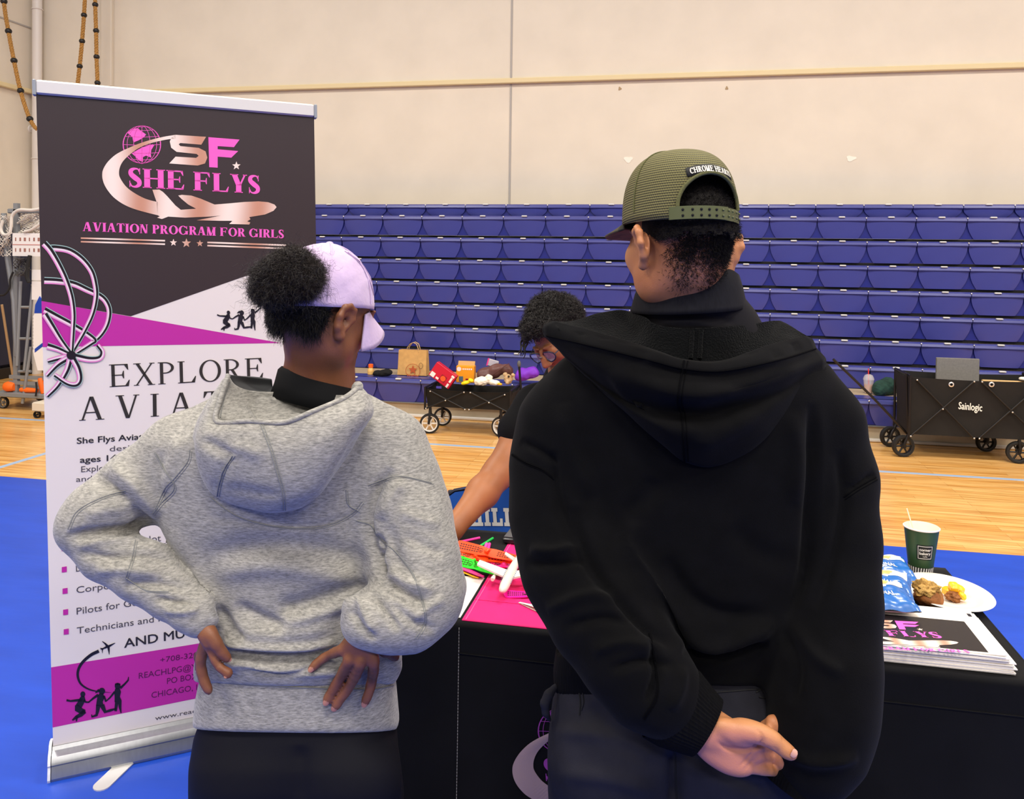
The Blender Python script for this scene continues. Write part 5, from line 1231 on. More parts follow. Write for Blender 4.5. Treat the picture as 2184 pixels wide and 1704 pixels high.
# shoes on the floor
for s in (-1, 1):
    sh = SDF(); sh.cap([(xc + s * .095, 1.55, .05), (xc + s * .105, 1.65, .045), (xc + s * .115, 1.75, .038)], [.046, .046, .036], .04); sh.raw(lambda P: .0062 - P[:, 2], (-9, -9, -9), (9, 9, 9), .0, '+') if False else None
    Vs, Fs = sh.mesh(.006); Vs[:, 2] = np.maximum(Vs[:, 2], .0095); gobj('shoe', Vs, Fs, mat('black_shoe', '#1a1a1c', .6), girl)
# ---- polo collar
def collar(name, cen, rad, z0, z1, lean, m, parent, back_dir, flare=.012):
    pass
col = MB(); cc = atg(676, 824, 1.525); G = []
prof = [(.062, -.030), (.0635, .0), (.0620, .012), (.0645, .016), (.068, .012), (.074, -.012), (.082, -.034)]
for a in np.linspace(-2.75, 2.75, 45):
    dr = np.array([math.sin(a), -math.cos(a), 0]); tl = .018 * (-dr[0]) ; G.append([g2w(cc + dr * q + np.array([0, 0, z + tl - .010 * dr[1]])) for q, z in prof])
col.grid(np.array(G).transpose(1, 0, 2)); o = obj('polo_collar', col, mat('black_polo', '#0d0e11', .8, spec=.15, bump=.1, bscale=1500), girl); s = o.modifiers.new('thickness', 'SOLIDIFY'); s.thickness = .003
# ---- hair under the cap, and the puff pulled through its back
HS_ = SDF(); Lh = HL
HS_.ell(Lh((0, -.017, .022)), np.array((.0768, .090, .074)) * .95, HM, .02); HS_.ell(Lh((0, -.066, -.018)), np.array((.062, .042, .052)) * .95, HM, .03)
Vq, Fq = HS_.mesh(.0045); N = vnormals(Vq, Fq); loc = (Vq - hc) @ HM / .93
# hair covers the back of the skull down to the nape, clear of face and ears
cov = (loc[:, 1] < .048 + .3 * (loc[:, 2])) & (loc[:, 2] > -.062 + np.clip((loc[:, 1] + .05) * 1.2, 0, .08)) & ~((np.abs(loc[:, 0]) > .05) & (loc[:, 1] > -.045) & (loc[:, 1] < .045) & (loc[:, 2] < .035))
Vq = wrinkle(Vq, Fq, .0022, 120, 8)
hair_o = gobj('hair', Vq, Fq, hair_m, girl, keep=cov)
nape = np.nonzero(cov & (loc[:, 2] < -.012 + .35 * np.clip(loc[:, 1] + .05, 0, .1)))[0]
o = curls(Vq[nape], N[nape], 6000, .009, .00042, 3, hair_o, hair_m, 'nape_curls', .5, .3, 5); o['kind'] = 'stuff'
fringe = np.nonzero(cov & (loc[:, 2] < -.035))[0]
o = curls(Vq[fringe] - N[fringe] * .004 - np.array([0, 0, .006]), N[fringe], 1600, .013, .0004, 5, hair_o, hair_m, 'nape_wisps', .5, .9, 5); o['kind'] = 'stuff'
PF = SDF(); pf = lambda x, y, d, r: PF.ell(atg(x, y, d), np.array([rp(r, d)] * 3), None, .035)
for q in ((644, 594, 1.395, 34), (614, 592, 1.385, 36), (584, 602, 1.385, 28), (626, 574, 1.39, 26), (566, 614, 1.385, 18)): pf(*q)
Vp, Fp = PF.mesh(.005); Np = vnormals(Vp, Fp); Vp = wrinkle(Vp, Fp, .004, 90, 4)
puff = gobj('hair_puff', Vp - Np * .004, Fp, hair_m, girl)
o = curls(Vp, Np, 11000, .017, .00042, 11, puff, mat('brown_black_curl', '#241b16', .5, spec=.4), 'puff_curls', .7, .12, 6, .9); o['kind'] = 'stuff'
o = curls(Vp, Np, 700, .045, .0003, 12, puff, hair_m, 'puff_flyaways', .9, .2, 8, .8); o['kind'] = 'stuff'
# ---- lilac cap
lil = mat('lilac_cotton', '#bda8c8', .8, spec=.2, noise=.05, nscale=40, sheen=.2, bump=.2, bscale=120)
def cap_crown(L, sc, rim_front, rim_back, top, rx, ry, cy, n=60, m=22, p=2.3):
    """dome in head space: rings from rim to the top button"""
    G = []
    for i in range(m + 1):
        t = i / m; row = []
        for a in np.linspace(0, 2 * math.pi, n, endpoint=False):
            s, c = math.sin(a), math.cos(a); zr = rim_back + (rim_front - rim_back) * (c + 1) / 2; ph = t * math.pi / 2
            rr = math.cos(ph) ** (2 / p); zz = math.sin(ph) ** (2 / p * 1.05)
            row.append((s * rx * rr, cy + c * ry * rr, zr + (top - zr) * zz))
        G.append(row)
    return np.array(G)
CMg = axes(np.array([.57, .82, -.20]), (-.05, 0, 1))
G = cap_crown(None, 1, .022, -.004, .131, .0845, .109, -.012, p=2.05)
hole = lambda p: (p[1] < -.03) and (abs(p[0]) < .044) and (.014 < p[2] < .014 + .070 * math.sqrt(max(0, 1 - (p[0] / .044) ** 2)))
a_, b_ = G.shape[:2]; Vc = G.reshape(-1, 3); Fq = np.array([(i * b_ + j, i * b_ + (j + 1) % b_, (i + 1) * b_ + (j + 1) % b_, (i + 1) * b_ + j) for i in range(a_ - 1) for j in range(b_)])
Fq = np.array([q for q in Fq if not hole(Vc[q].mean(0))])
Vc = wrinkle(Vc, Fq, .0024, 55, 21)
to = lambda V: hc + (np.asarray(V) * .97) @ CMg.T
Vc = folds(to(Vc), Fq, [([(665, 548), (700, 575), (722, 605)], 5, 1.2), ([(700, 560), (690, 590), (712, 600)], 5, -1.4), ([(750, 560), (772, 590), (785, 630)], 5, -1.2), ([(730, 590), (760, 615), (790, 625)], 6, 1.3), ([(700, 615), (745, 628), (790, 645)], 4, -1.2)])
to_ = to; cap_o = gobj('cap', Vc, Fq, lil, girl); s = cap_o.modifiers.new('thickness', 'SOLIDIFY'); s.thickness = .002; s.offset = 1; CS = Surf(Vc, Fq)
st_ = MB()
for L in ([(735, 536), (765, 560), (788, 600), (800, 645)], [(741, 538), (771, 563), (793, 602), (803, 640)]): CS.line(L, .0007, 4, .001, mb=st_)
obj('stitching', st_, mat('lilac_thread', '#a88fb4', .8), cap_o)['kind'] = 'stuff'
h_, n_h = CS.hit(703, 543)
if h_ is not None: obj('eyelet', MB().lathe([(.0018, 0), (.0042, .0006), (.0046, 0)], g2w(h_ + n_h * .0022), 14, rotm('X', 60)), mat('lilac_thread', '#a88fb4'), cap_o)
vis = []
for t in np.linspace(0, 1, 9):
    row = []
    for u in np.linspace(-1, 1, 25):
        x = u * .072; yb_ = .094 * math.sqrt(max(0, 1 - (u * .86) ** 2)) - .012; L_ = .062 * math.sqrt(max(0, 1 - abs(u) ** 2.4)); row.append((x, yb_ + L_ * t, .026 - .034 * t - .036 * u * u * t - .022 * u * u))
    vis.append(row)
vis = np.array(vis); b_ = 25; Fv = np.array([(i * b_ + j, i * b_ + j + 1, (i + 1) * b_ + j + 1, (i + 1) * b_ + j) for i in range(8) for j in range(24)])
o = gobj('visor', to(vis.reshape(-1, 3)), Fv, lil, cap_o); s = o.modifiers.new('thickness', 'SOLIDIFY'); s.thickness = .004
mb = MB()
for a in np.radians([0, 60, 120, 180, 240, 300]):
    ph = np.linspace(.05, .98, 14) * math.pi / 2; L_ = []
    for q in ph:
        zr = -.004 + .026 * (math.cos(a) + 1) / 2; L_.append((math.sin(a) * .0855 * math.cos(q) ** (2 / 2.05), -.012 + math.cos(a) * .110 * math.cos(q) ** (2 / 2.05), zr + (.1318 - zr) * math.sin(q) ** (2 / 2.05 * 1.05)))
    if abs(a - math.pi) > .2: mb.tube(g2w(to(L_)), .0012, 6)
obj('panel_seam', mb, lil, cap_o)
mb = MB().ball(g2w(to([(0, -.012, .132)])[0]), (.007, .007, .004), 8); obj('top_button', mb, lil, cap_o)
mb = MB(); mb.tube(g2w(to([(x, -.012 - .110 * math.sqrt(max(0, 1 - (x / .0855) ** 2)),   .003 + 1.6 * x * x) for x in np.linspace(-.058, .058, 19)])), .0085, 8, flat=.25); obj('back_strap', mb, mat('lilac_strap', '#a58fbb', .7), cap_o)
# ================================================================== person in black
def black_fleece():
    m = mat('black_sweat_fleece', '#040406', .9, spec=.10, sheen=.02, noise=.3, nscale=30, bump=.14, bscale=520); return m
blk = black_fleece()
fz_m = mat('black_pile_fleece', '#050608', .95, spec=.08, sheen=.04, bump=1.0, bscale=330)
m0 = atg(1490, 1500, 1.50); mx = m0[0]
man = thing('person', g2w((mx, 1.52, 0)), 'person in a black hooded sweatshirt and dark green cap, hands clasped behind', 'person')
H = SDF()
H.stack(*slices(H, [(1450, 1196, 1740, 1.50, .122), (1400, 1190, 1750, 1.50, .132), (1340, 1190, 1762, 1.50, .138), (1240, 1192, 1768, 1.50, .138), (1120, 1180, 1775, 1.50, .138), (1000, 1172, 1782, 1.50, .136), (900, 1180, 1782, 1.50, .128), (830, 1200, 1765, 1.50, .118), (775, 1240, 1735, 1.505, .102), (735, 1310, 1680, 1.51, .082), (705, 1370, 1620, 1.51, .062)]), p=2.5, k=.05, rise=.85)
# left sleeve, bent behind the back
P, R = chain([(1240, 822, 1.51, 64), (1200, 905, 1.505, 80), (1190, 1000, 1.50, 88), (1196, 1110, 1.47, 92), (1226, 1215, 1.42, 100), (1274, 1306, 1.375, 107)]); H.cap(P, R, .05)
P, R = chain([(1280, 1314, 1.365, 104), (1340, 1398, 1.335, 104), (1385, 1454, 1.322, 98), (1416, 1482, 1.316, 84)]); H.cap(P, R, .02)
# right sleeve
P, R = chain([(1712, 826, 1.51, 66), (1756, 905, 1.505, 74), (1778, 1020, 1.49, 78), (1780, 1150, 1.455, 82), (1776, 1290, 1.41, 90), (1762, 1420, 1.375, 102), (1755, 1520, 1.355, 100), (1742, 1590, 1.345, 88), (1728, 1625, 1.34, 76)]); H.cap(P, R, .04)
V, Fc = H.mesh(.0052); V = wrinkle(V, Fc, .003, 13, 33)
FM = [([(1180, 960), (1190, 1060), (1235, 1180), (1300, 1280)], 12, -7), ([(1225, 1080), (1240, 1150), (1290, 1240), (1370, 1330), (1440, 1380)], 12, -8), ([(1350, 1110), (1345, 1180), (1400, 1260), (1460, 1330), (1540, 1372)], 22, 9), ([(1420, 1190), (1470, 1270), (1540, 1310), (1640, 1312)], 20, -6), ([(1440, 1345), (1520, 1375), (1600, 1350), (1655, 1325)], 14, 9, 1.6), ([(1455, 1385), (1540, 1400), (1640, 1372)], 11, -9),
 ([(1730, 860), (1735, 980), (1728, 1100), (1715, 1220), (1680, 1320)], 12, -8), ([(1790, 960), (1800, 1060), (1780, 1180), (1740, 1300)], 12, -5), ([(1690, 880), (1700, 980), (1695, 1080)], 18, 4), ([(1130, 1170), (1180, 1175), (1240, 1160)], 10, 5), ([(1120, 1200), (1190, 1205), (1250, 1190)], 10, -5), ([(1165, 1300), (1250, 1270), (1320, 1270)], 14, 5), ([(1200, 1340), (1280, 1320), (1350, 1330)], 12, -5), ([(1260, 1390), (1330, 1370), (1400, 1385)], 14, 5), ([(1300, 1430), (1370, 1410), (1440, 1420)], 10, -5),
 ([(1390, 1360), (1400, 1430), (1380, 1500)], 9, -7), ([(1455, 1420), (1450, 1470), (1430, 1515)], 12, 4), ([(1690, 1330), (1740, 1400), (1800, 1440)], 14, 4), ([(1670, 1340), (1700, 1420), (1690, 1500)], 12, -4), ([(1660, 1600), (1740, 1625), (1830, 1615)], 12, 5), ([(1200, 860), (1220, 960), (1260, 1060)], 20, 4), ([(1110, 940), (1150, 960), (1190, 990)], 8, -4), ([(1810, 1050), (1840, 1030), (1866, 1010)], 8, -4), ([(1330, 1100), (1380, 1060), (1400, 1020)], 20, -3), ([(1560, 1120), (1620, 1180), (1700, 1200)], 26, -3)]
V = folds(V, Fc, FM)
mh = gobj('hoodie', V, Fc, blk, man); MS = Surf(V, Fc)
seam_b = mat('black_seam', '#060608', .95, spec=.05)
sm = MB()
for L in ([(1088, 965), (1120, 985), (1155, 1000), (1178, 1018)], [(1800, 1060), (1830, 1040), (1868, 1018)], [(1385, 1350), (1398, 1420), (1400, 1480), (1372, 1530)]): MS.line(L, .0014, 5, .0004, mb=sm); MS.line([(x + 3, y + 5) for x, y in L], .001, 5, .0003, mb=sm)
obj('seam', sm, seam_b, mh)['kind'] = 'stuff'
# ribbed hem, rising to the right
W = SDF(); W.stack(*slices(W, [(1482, 1182, 1728, 1.50, .120), (1440, 1180, 1742, 1.50, .126), (1395, 1186, 1750, 1.50, .128)]), p=2.5, k=0, rise=.85)
Vw, Fw = W.mesh(.005); Q = projg(Vw); Vw[:, 2] += np.clip((Q[:, 0] - 1330) / 330, 0, 1) ** 1.2 * .060 
ribb = mat('black_rib_knit', '#050507', .95, spec=.12, noise=.4, nscale=260, stretch=(1, 1, .08), bump=.3, bscale=300)
gobj('hem_band', Vw, Fw, ribb, man)
# hood
rows = [[(1179, 684, 1.475), (1287, 711, 1.40), (1406, 749, 1.352), (1460, 765, 1.345), (1540, 769, 1.347), (1640, 735, 1.385), (1721, 716, 1.465)],
 [(1160, 694, 1.478), (1268, 722, 1.392), (1398, 752, 1.340), (1458, 768, 1.333), (1542, 774, 1.335), (1652, 748, 1.375), (1734, 724, 1.47)],
 [(1160, 714, 1.474), (1262, 736, 1.384), (1392, 768, 1.330), (1457, 784, 1.323), (1542, 789, 1.325), (1660, 766, 1.366), (1742, 742, 1.466)],
 [(1166, 722, 1.474), (1266, 750, 1.384), (1390, 785, 1.332), (1456, 800, 1.325), (1536, 805, 1.327), (1660, 782, 1.366), (1752, 752, 1.464)],
 [(1176, 732, 1.470), (1284, 790, 1.370), (1390, 828, 1.310), (1452, 842, 1.301), (1530, 843, 1.304), (1655, 810, 1.348), (1762, 764, 1.458)],
 [(1192, 748, 1.466), (1302, 832, 1.390), (1390, 868, 1.346), (1452, 878, 1.340), (1525, 874, 1.342), (1650, 840, 1.372), (1763, 776, 1.458)],
 [(1202, 760, 1.464), (1318, 856, 1.372), (1398, 905, 1.322), (1455, 920, 1.313), (1525, 918, 1.316), (1642, 875, 1.354), (1761, 788, 1.458)],
 [(1216, 774, 1.462), (1336, 882, 1.380), (1412, 944, 1.346), (1460, 974, 1.340), (1528, 978, 1.342), (1630, 930, 1.365), (1748, 820, 1.46)],
 [(1238, 786, 1.470), (1350, 888, 1.400), (1424, 956, 1.372), (1468, 988, 1.366), (1530, 994, 1.368), (1622, 946, 1.385), (1730, 834, 1.47)],
 [(1260, 780, 1.49), (1360, 880, 1.42), (1430, 940, 1.40), (1470, 970, 1.40), (1530, 976, 1.40), (1612, 930, 1.41), (1710, 826, 1.49)]]
HFm = [([(1300, 790), (1345, 850), (1400, 880)], 10, 3), ([(1240, 705), (1232, 720), (1228, 735)], 4, -2), ([(1290, 718), (1283, 735), (1278, 748)], 4, -2), ([(1330, 730), (1324, 748), (1318, 762)], 4, -2), ([(1375, 742), (1368, 760), (1362, 772)], 4, -2), ([(1600, 752), (1606, 765), (1612, 780)], 4, -2), ([(1650, 738), (1656, 752), (1660, 766)], 4, -2), ([(1692, 728), (1697, 742), (1700, 752)], 4, -2), ([(1560, 830), (1620, 820), (1690, 790)], 12, -3), ([(1480, 950), (1540, 930), (1620, 880)], 16, 3)]
ho, Vh, Fh = sheet('hood', rows, blk, mh, .006, fr=HFm, wr=.0012); HM_S = Surf(Vh, Fh)
rows = [[(1179, 684, 1.480), (1222, 684, 1.515), (1275, 668, 1.53), (1325, 661, 1.535), (1368, 674, 1.455), (1405, 694, 1.425), (1480, 700, 1.412), (1550, 697, 1.415), (1605, 690, 1.44), (1650, 684, 1.48), (1672, 688, 1.515), (1721, 716, 1.468)],
 [(1182, 690, 1.47), (1232, 694, 1.49), (1285, 690, 1.50), (1335, 692, 1.50), (1375, 704, 1.44), (1412, 716, 1.412), (1482, 724, 1.404), (1548, 722, 1.406), (1602, 712, 1.43), (1640, 706, 1.455), (1668, 704, 1.485), (1719, 720, 1.465)],
 [(1190, 700, 1.45), (1245, 712, 1.45), (1300, 722, 1.445), (1350, 736, 1.43), (1385, 746, 1.41), (1420, 756, 1.395), (1482, 772, 1.39), (1546, 772, 1.392), (1596, 756, 1.405), (1632, 742, 1.42), (1662, 732, 1.44), (1716, 726, 1.46)],
 [(1200, 720, 1.44), (1260, 740, 1.42), (1310, 760, 1.40), (1360, 780, 1.39), (1395, 790, 1.385), (1430, 800, 1.38), (1482, 810, 1.38), (1546, 810, 1.38), (1596, 795, 1.385), (1632, 775, 1.40), (1660, 760, 1.42), (1712, 740, 1.455)]]
lo_, Vl, Fl = sheet('hood_lining', rows, fz_m, mh, .006, wr=.0022)
sm = MB(); L = [(1459, 770), (1450, 820), (1446, 858), (1453, 882), (1457, 930), (1460, 984)]; HM_S.line(L, .0016, 6, .0008, mb=sm); HM_S.line([(x + 8, y) for x, y in L], .001, 5, .0004, mb=sm)
HM_S.line([(1166, 716), (1262, 738), (1392, 770), (1457, 786), (1542, 791), (1660, 768), (1740, 744)], .0014, 5, .0004, mb=sm)
o = obj('hood_seam', sm, seam_b, mh); o['kind'] = 'stuff'
mb = MB(); G = []
LSm = Surf(Vl, Fl)
for x in (1477, 1496):
    LSm.line([(x, 705), (x - 2, 730), (x - 4, 765)], .004, 8, .001, mb=mb)
obj('lining_tape', mb, fz_m, mh)
# cuffs
def cuff(pts, m, nm, wob=.0):
    P, R = chain(pts); S = SDF(); S.cap(P, R, .01); Vq, Fq = S.mesh(.0038); return gobj(nm, Vq, Fq, m, man), Vq, Fq
# ---- jeans
J = SDF()
J.stack(*slices(J, [(1425, 1205, 1725, 1.50, .112), (1480, 1182, 1735, 1.50, .122), (1560, 1172, 1742, 1.495, .130), (1640, 1168, 1745, 1.49, .134), (1740, 1172, 1745, 1.50, .128)]), p=2.5, k=.03, rise=.85)
hz = zs(1690, 1460, 1.5); jx = atg(1458, 1600, 1.5)[0]
for s in (-1, 1):
    J.cap([(jx + s * .108, 1.50, hz), (jx + s * .112, 1.505, .50), (jx + s * .115, 1.515, .42), (jx + s * .12, 1.53, .06)], [.112, .088, .085, .080], .04); g_ = atg(1458 + s * 130, 1625, 1.43); J.ell(g_, (.10, .075, .10), None, .06)
Vj, Fj = J.mesh(.006); Vj[:, 2] = np.maximum(Vj[:, 2], .03)
Vj = folds(Vj, Fj, [([(1440, 1600), (1442, 1660), (1440, 1730)], 14, -10), ([(1180, 1560), (1300, 1570), (1420, 1620)], 16, 3), ([(1190, 1650), (1300, 1660), (1400, 1690)], 18, 3), ([(1420, 1560), (1520, 1640), (1640, 1690)], 12, -4), ([(1260, 1500), (1300, 1560), (1380, 1610)], 20, -3)])
jm = mat('washed_black_denim', '#1f1f27', .85, spec=.2, noise=.35, nscale=9, bump=.15, bscale=700)
jo = gobj('jeans', Vj, Fj, jm, man); JS = Surf(Vj, Fj)
sm = MB(); JS.line([(1236, 1478), (1238, 1500), (1236, 1525)], .0016, 6, .0008, mb=sm); JS.line([(1243, 1478), (1245, 1498), (1240, 1515)], .0012, 6, .0008, mb=sm); JS.line([(1440, 1600), (1442, 1650), (1444, 1704)], .0014, 5, .0004, mb=sm); JS.line([(1510, 1478), (1560, 1474), (1620, 1470), (1660, 1474)], .0012, 5, .0004, mb=sm); JS.line([(1618, 1486), (1640, 1490), (1660, 1490)], .0014, 5, .0006, mb=sm); JS.line([(1612, 1476), (1640, 1462), (1652, 1450)], .0012, 5, .0006, mb=sm)
o = obj('jeans_seam', sm, mat('jeans_thread', '#07070a', .8), jo); o['kind'] = 'stuff'
P, R = chain([(1184, 1465, 1.47, 7), (1170, 1482, 1.46, 9), (1162, 1500, 1.455, 9), (1164, 1520, 1.455, 7), (1172, 1535, 1.46, 5)]); S = SDF(); S.cap(P, R, .008); Vq, Fq = S.mesh(.003); gobj('pocket_edge', Vq, Fq, jm, jo)
JS.t
# ---- body
B = SDF(); sk_man = skin('warm_tan_skin', '#aa6c45', '#bd8357', 7)
hc = atg(1450, 526, 1.455); fwd = np.array([-.41, .90, -.12]); HMm = axes(fwd, (0.02, 0, 1)); nb = atg(1478, 700, 1.52)
HLm = head_sdf(B, hc, HMm, 1.03, True, (atg(1460, 600, 1.49), .058, nb), 1.45, 1.12, -.012); hcm = hc
B.cap([atg(1465, 520, 1.475), atg(1462, 600, 1.503), nb], [.070, .0715, .060], .03)
for sx_, yy in ((-1, 560), (1, 560)): pass
B.cap([nb, (mx, 1.52, 1.15)], [.060, .09], .05); B.stack([.78, 1.0, 1.25, 1.45], [mx] * 4, [1.50] * 4, [.165, .165, .19, .14], [.1, .1, .105, .075], k=.06)
for s in (-1, 1): B.cap([(jx + s * .105, 1.50, hz + .03), (jx + s * .112, 1.505, .48), (jx + s * .12, 1.53, .09)], [.095, .062, .042], .05); B.cap([(jx + s * .12, 1.53, .07), (jx + s * .14, 1.67, .045)], [.042, .034], .03)
for L in ([(1235, 850, 1.51, 55), (1190, 1050, 1.49, 52), (1250, 1300, 1.38, 46), (1400, 1470, 1.32, 40), (1490, 1540, 1.303, 33)], [(1740, 860, 1.51, 55), (1786, 1080, 1.47, 52), (1770, 1400, 1.38, 46), (1715, 1560, 1.335, 36), (1668, 1610, 1.325, 30)]):
    P, R = chain(L); B.cap(P, R, .03)
# left hand, palm to the viewer, closing round the other sleeve
dH = 1.288
def A_(L, k=.006):
    P = [atg(x, y, d) for x, y, d, r in L]; R = [rp(r, d) for x, y, d, r in L]; C = crom(P, 4); t = np.linspace(0, len(P) - 1, len(C)); B.cap(C, np.interp(t, np.arange(len(P)), R), k)
def E_(x, y, d, rx, ry, rz, ang, k=.012, op='+'):
    a = math.radians(ang); M = np.stack([_cx * math.cos(a) - _cy * math.sin(a), _F, _cx * math.sin(a) + _cy * math.cos(a)], 1); B.ell(atg(x, y, d), (rp(rx, d), rp(ry, d), rp(rz, d)), M, k, op)
A_([(1478, 1535, 1.305, 34), (1520, 1560, 1.298, 36)], .015)
E_(1556, 1582, 1.292, 62, 20, 46, 27, .02)          # the palm's mass
E_(1566, 1562, 1.276, 50, 20, 25, 24, .006)          # ball of the thumb
E_(1548, 1608, 1.286, 48, 17, 20, 28, .010)          # heel on the little-finger side
A_([(1500, 1595, 1.292, 16), (1550, 1626, 1.290, 16), (1592, 1636, 1.292, 14)], .012)
A_([(1578, 1556, 1.276, 23), (1612, 1562, 1.270, 19.5), (1640, 1573, 1.268, 17), (1658, 1585, 1.268, 16)], .005)
A_([(1658, 1585, 1.268, 16), (1676, 1600, 1.266, 15.5), (1688, 1608, 1.266, 12.5)], .003); TH = (atg(1668, 1594, 1.27), atg(1690, 1609, 1.268), rp(12.5, 1.268))
A_([(1594, 1632, 1.296, 14), (1614, 1636, 1.298, 12.5), (1632, 1640, 1.305, 12), (1655, 1642, 1.325, 11), (1672, 1636, 1.35, 10)], .004)
A_([(1606, 1612, 1.296, 14), (1624, 1610, 1.305, 12.5), (1650, 1614, 1.33, 12), (1672, 1612, 1.36, 11), (1680, 1602, 1.385, 10)], .004)
A_([(1608, 1590, 1.296, 14), (1628, 1588, 1.308, 12.5), (1652, 1588, 1.335, 12), (1676, 1588, 1.37, 11), (1684, 1580, 1.395, 10)], .004)
A_([(1598, 1568, 1.294, 13), (1622, 1562, 1.308, 12), (1648, 1560, 1.34, 11), (1676, 1552, 1.37, 11), (1686, 1556, 1.395, 10)], .004)
# right hand, mostly inside its sleeve behind the grip
A_([(1690, 1575, 1.345, 26), (1664, 1552, 1.338, 17), (1646, 1538, 1.335, 11)], .008)
for q in ((1640, 1620), (1632, 1600), (1628, 1580)): A_([(1680, q[1] - 6, 1.36, 13), (1655, q[1], 1.37, 12), (1625, q[1] + 4, 1.37, 10)], .004)
A_([(1646, 1540, 1.338, 10), (1630, 1550, 1.348, 10), (1616, 1562, 1.356, 9)], .004)
Vb, Fb = B.mesh(.0030)
Vb = folds(Vb, Fb, [([(1606, 1548), (1624, 1566), (1630, 1582), (1622, 1600)], 2.2, -1.1), ([(1618, 1566), (1626, 1578), (1622, 1586)], 2, -.8), ([(1528, 1580), (1550, 1596), (1590, 1600), (1620, 1590), (1626, 1572)], 3.5, -1.8), ([(1572, 1640), (1590, 1622), (1610, 1600), (1628, 1590)], 1.8, -.8), ([(1584, 1645), (1600, 1628), (1620, 1614)], 1.8, -.7), ([(1665, 1566), (1669, 1572), (1668, 1580)], 1.5, -.5), ([(1648, 1594), (1655, 1596), (1660, 1604)], 1.8, -.5)])
bo_ = gobj('body', Vb, Fb, sk_man, man)
Qp = projg(Vb); Np_ = vnormals(Vb, Fb); wgt = np.clip(1.25 - np.linalg.norm((Qp - [1555, 1605]) / [95, 52], axis=1), 0, .5) / .5 * np.clip(-Np_[:, 1] * 1.5, 0, 1) * (np.abs(Vb[:, 1] - 1.29) < .06)
at_ = bo_.data.attributes.new('palm', 'FLOAT', 'POINT'); at_.data.foreach_set('value', wgt.astype(np.float32))
nt = sk_man.node_tree; an = nt.nodes.new('ShaderNodeAttribute'); an.attribute_name = 'palm'; mxn = nt.nodes.new('ShaderNodeMix'); mxn.data_type = 'RGBA'; bsd = nt.nodes['Principled BSDF']; src_ = bsd.inputs['Base Color'].links[0].from_socket; nt.links.new(an.outputs['Fac'], mxn.inputs[0]); nt.links.new(src_, mxn.inputs[6]); mxn.inputs[7].default_value = lin('#b97a68'); nt.links.new(mxn.outputs[2], bsd.inputs['Base Color'])
nail(atg(1672, 1590, 1.263), atg(1690, 1604, 1.262), rp(13, 1.268), mat('pale_nail', '#cc9a88', .3, spec=.5), man, None, .7)
# cuffs lie over wrists
P, R = chain([(1432, 1500, 1.312, 70), (1462, 1522, 1.308, 64), (1490, 1542, 1.302, 56)]); a, b = P[0], P[-1]
def tubecuff(C, Rr, nm, oval=1.0, seed=1):
    """ribbed knit sleeve end, open at the wrist"""
    C = crom(C, 6); t = np.linspace(0, 1, len(C)); Rr = np.interp(t, np.linspace(0, 1, len(Rr)), Rr); ax = unit(C[-1] - C[0]); u = unit(np.cross(ax, (0, 1., 0))); w = np.cross(ax, u); n = 120; G = []
    for p, r in zip(C, Rr):
        G.append([p + (u * math.cos(q) + w * oval * math.sin(q)) * r * (1 + .012 * math.cos(q * 60)) for q in np.linspace(0, 2 * math.pi, n, endpoint=False)])
    G.append([p * .0 + C[-1] + (q - C[-1]) * .86 for q in np.array(G[-1])] if False else [C[-1] + (np.array(q) - C[-1]) * .9 for q in G[-1]]); G.append([C[-2] + (np.array(q) - C[-2]) * .9 for q in G[-3]])
    mb = MB(); mb.grid(np.array([[g2w(q) for q in r] for r in G]), closed=True); return obj(nm, mb, ribb, man)
tubecuff([atg(1418, 1488, 1.318), atg(1450, 1512, 1.310), atg(1484, 1536, 1.303), atg(1508, 1552, 1.300)], [.070, .066, .056, .050], 'cuff', .8)
tubecuff([atg(1745, 1585, 1.347), atg(1728, 1622, 1.340), atg(1702, 1668, 1.334), atg(1692, 1690, 1.332)], [.072, .066, .058, .055], 'cuff', .8)
for s in (-1, 1):
    sh = SDF(); sh.cap([(jx + s * .12, 1.50, .055), (jx + s * .13, 1.62, .05), (jx + s * .145, 1.73, .042)], [.052, .05, .04], .04); Vs, Fs = sh.mesh(.006); Vs[:, 2] = np.maximum(Vs[:, 2], .0095); gobj('shoe', Vs, Fs, mat('black_shoe', '#1a1a1c', .6), man)
# ---- polo shirt back and collar
PS = SDF(); PS.stack(*slices(PS, [(800, 1290, 1690, 1.51, .085), (740, 1325, 1655, 1.51, .090), (700, 1345, 1628, 1.51, .092), (660, 1358, 1606, 1.51, .090), (635, 1372, 1584, 1.51, .094), (600, 1390, 1562, 1.505, .083)]), p=2.2, k=.03, rise=.85)
Vq, Fq = PS.mesh(.005); Vq = folds(Vq, Fq, [([(1400, 690), (1470, 685), (1540, 700)], 8, 2.5), ([(1430, 670), (1500, 668), (1570, 690)], 6, -2)])
polo_m = mat('black_polo_man', '#17161a', .85, spec=.15, bump=.12, bscale=1300); gobj('polo_shirt', Vq, Fq, polo_m, man)
cc = atg(1468, 612, 1.500); mb = MB(); G = []
prof = [(.076, -.03), (.078, .0), (.0800, .024), (.0835, .029), (.0875, .025), (.094, .0), (.1005, -.034), (.1015, -.042)]
for a in np.linspace(-2.7, 2.7, 61):
    dr = np.array([math.sin(a), -math.cos(a) * .98, 0]); bk_ = max(0, math.cos(a)); tl = .007 * dr[0] - .006; G.append([g2w(cc + dr * q + np.array([0, 0, z * (.75 + .3 * bk_) + tl + .012 * bk_ - .004])) for q, z in prof])
mb.grid(np.array(G).transpose(1, 0, 2)); o = obj('polo_collar', mb, mat('black_rib_collar', '#15151a', .9, spec=.2, noise=.25, nscale=400, stretch=(1, 1, .05)), man); s_ = o.modifiers.new('thickness', 'SOLIDIFY'); s_.thickness = .003
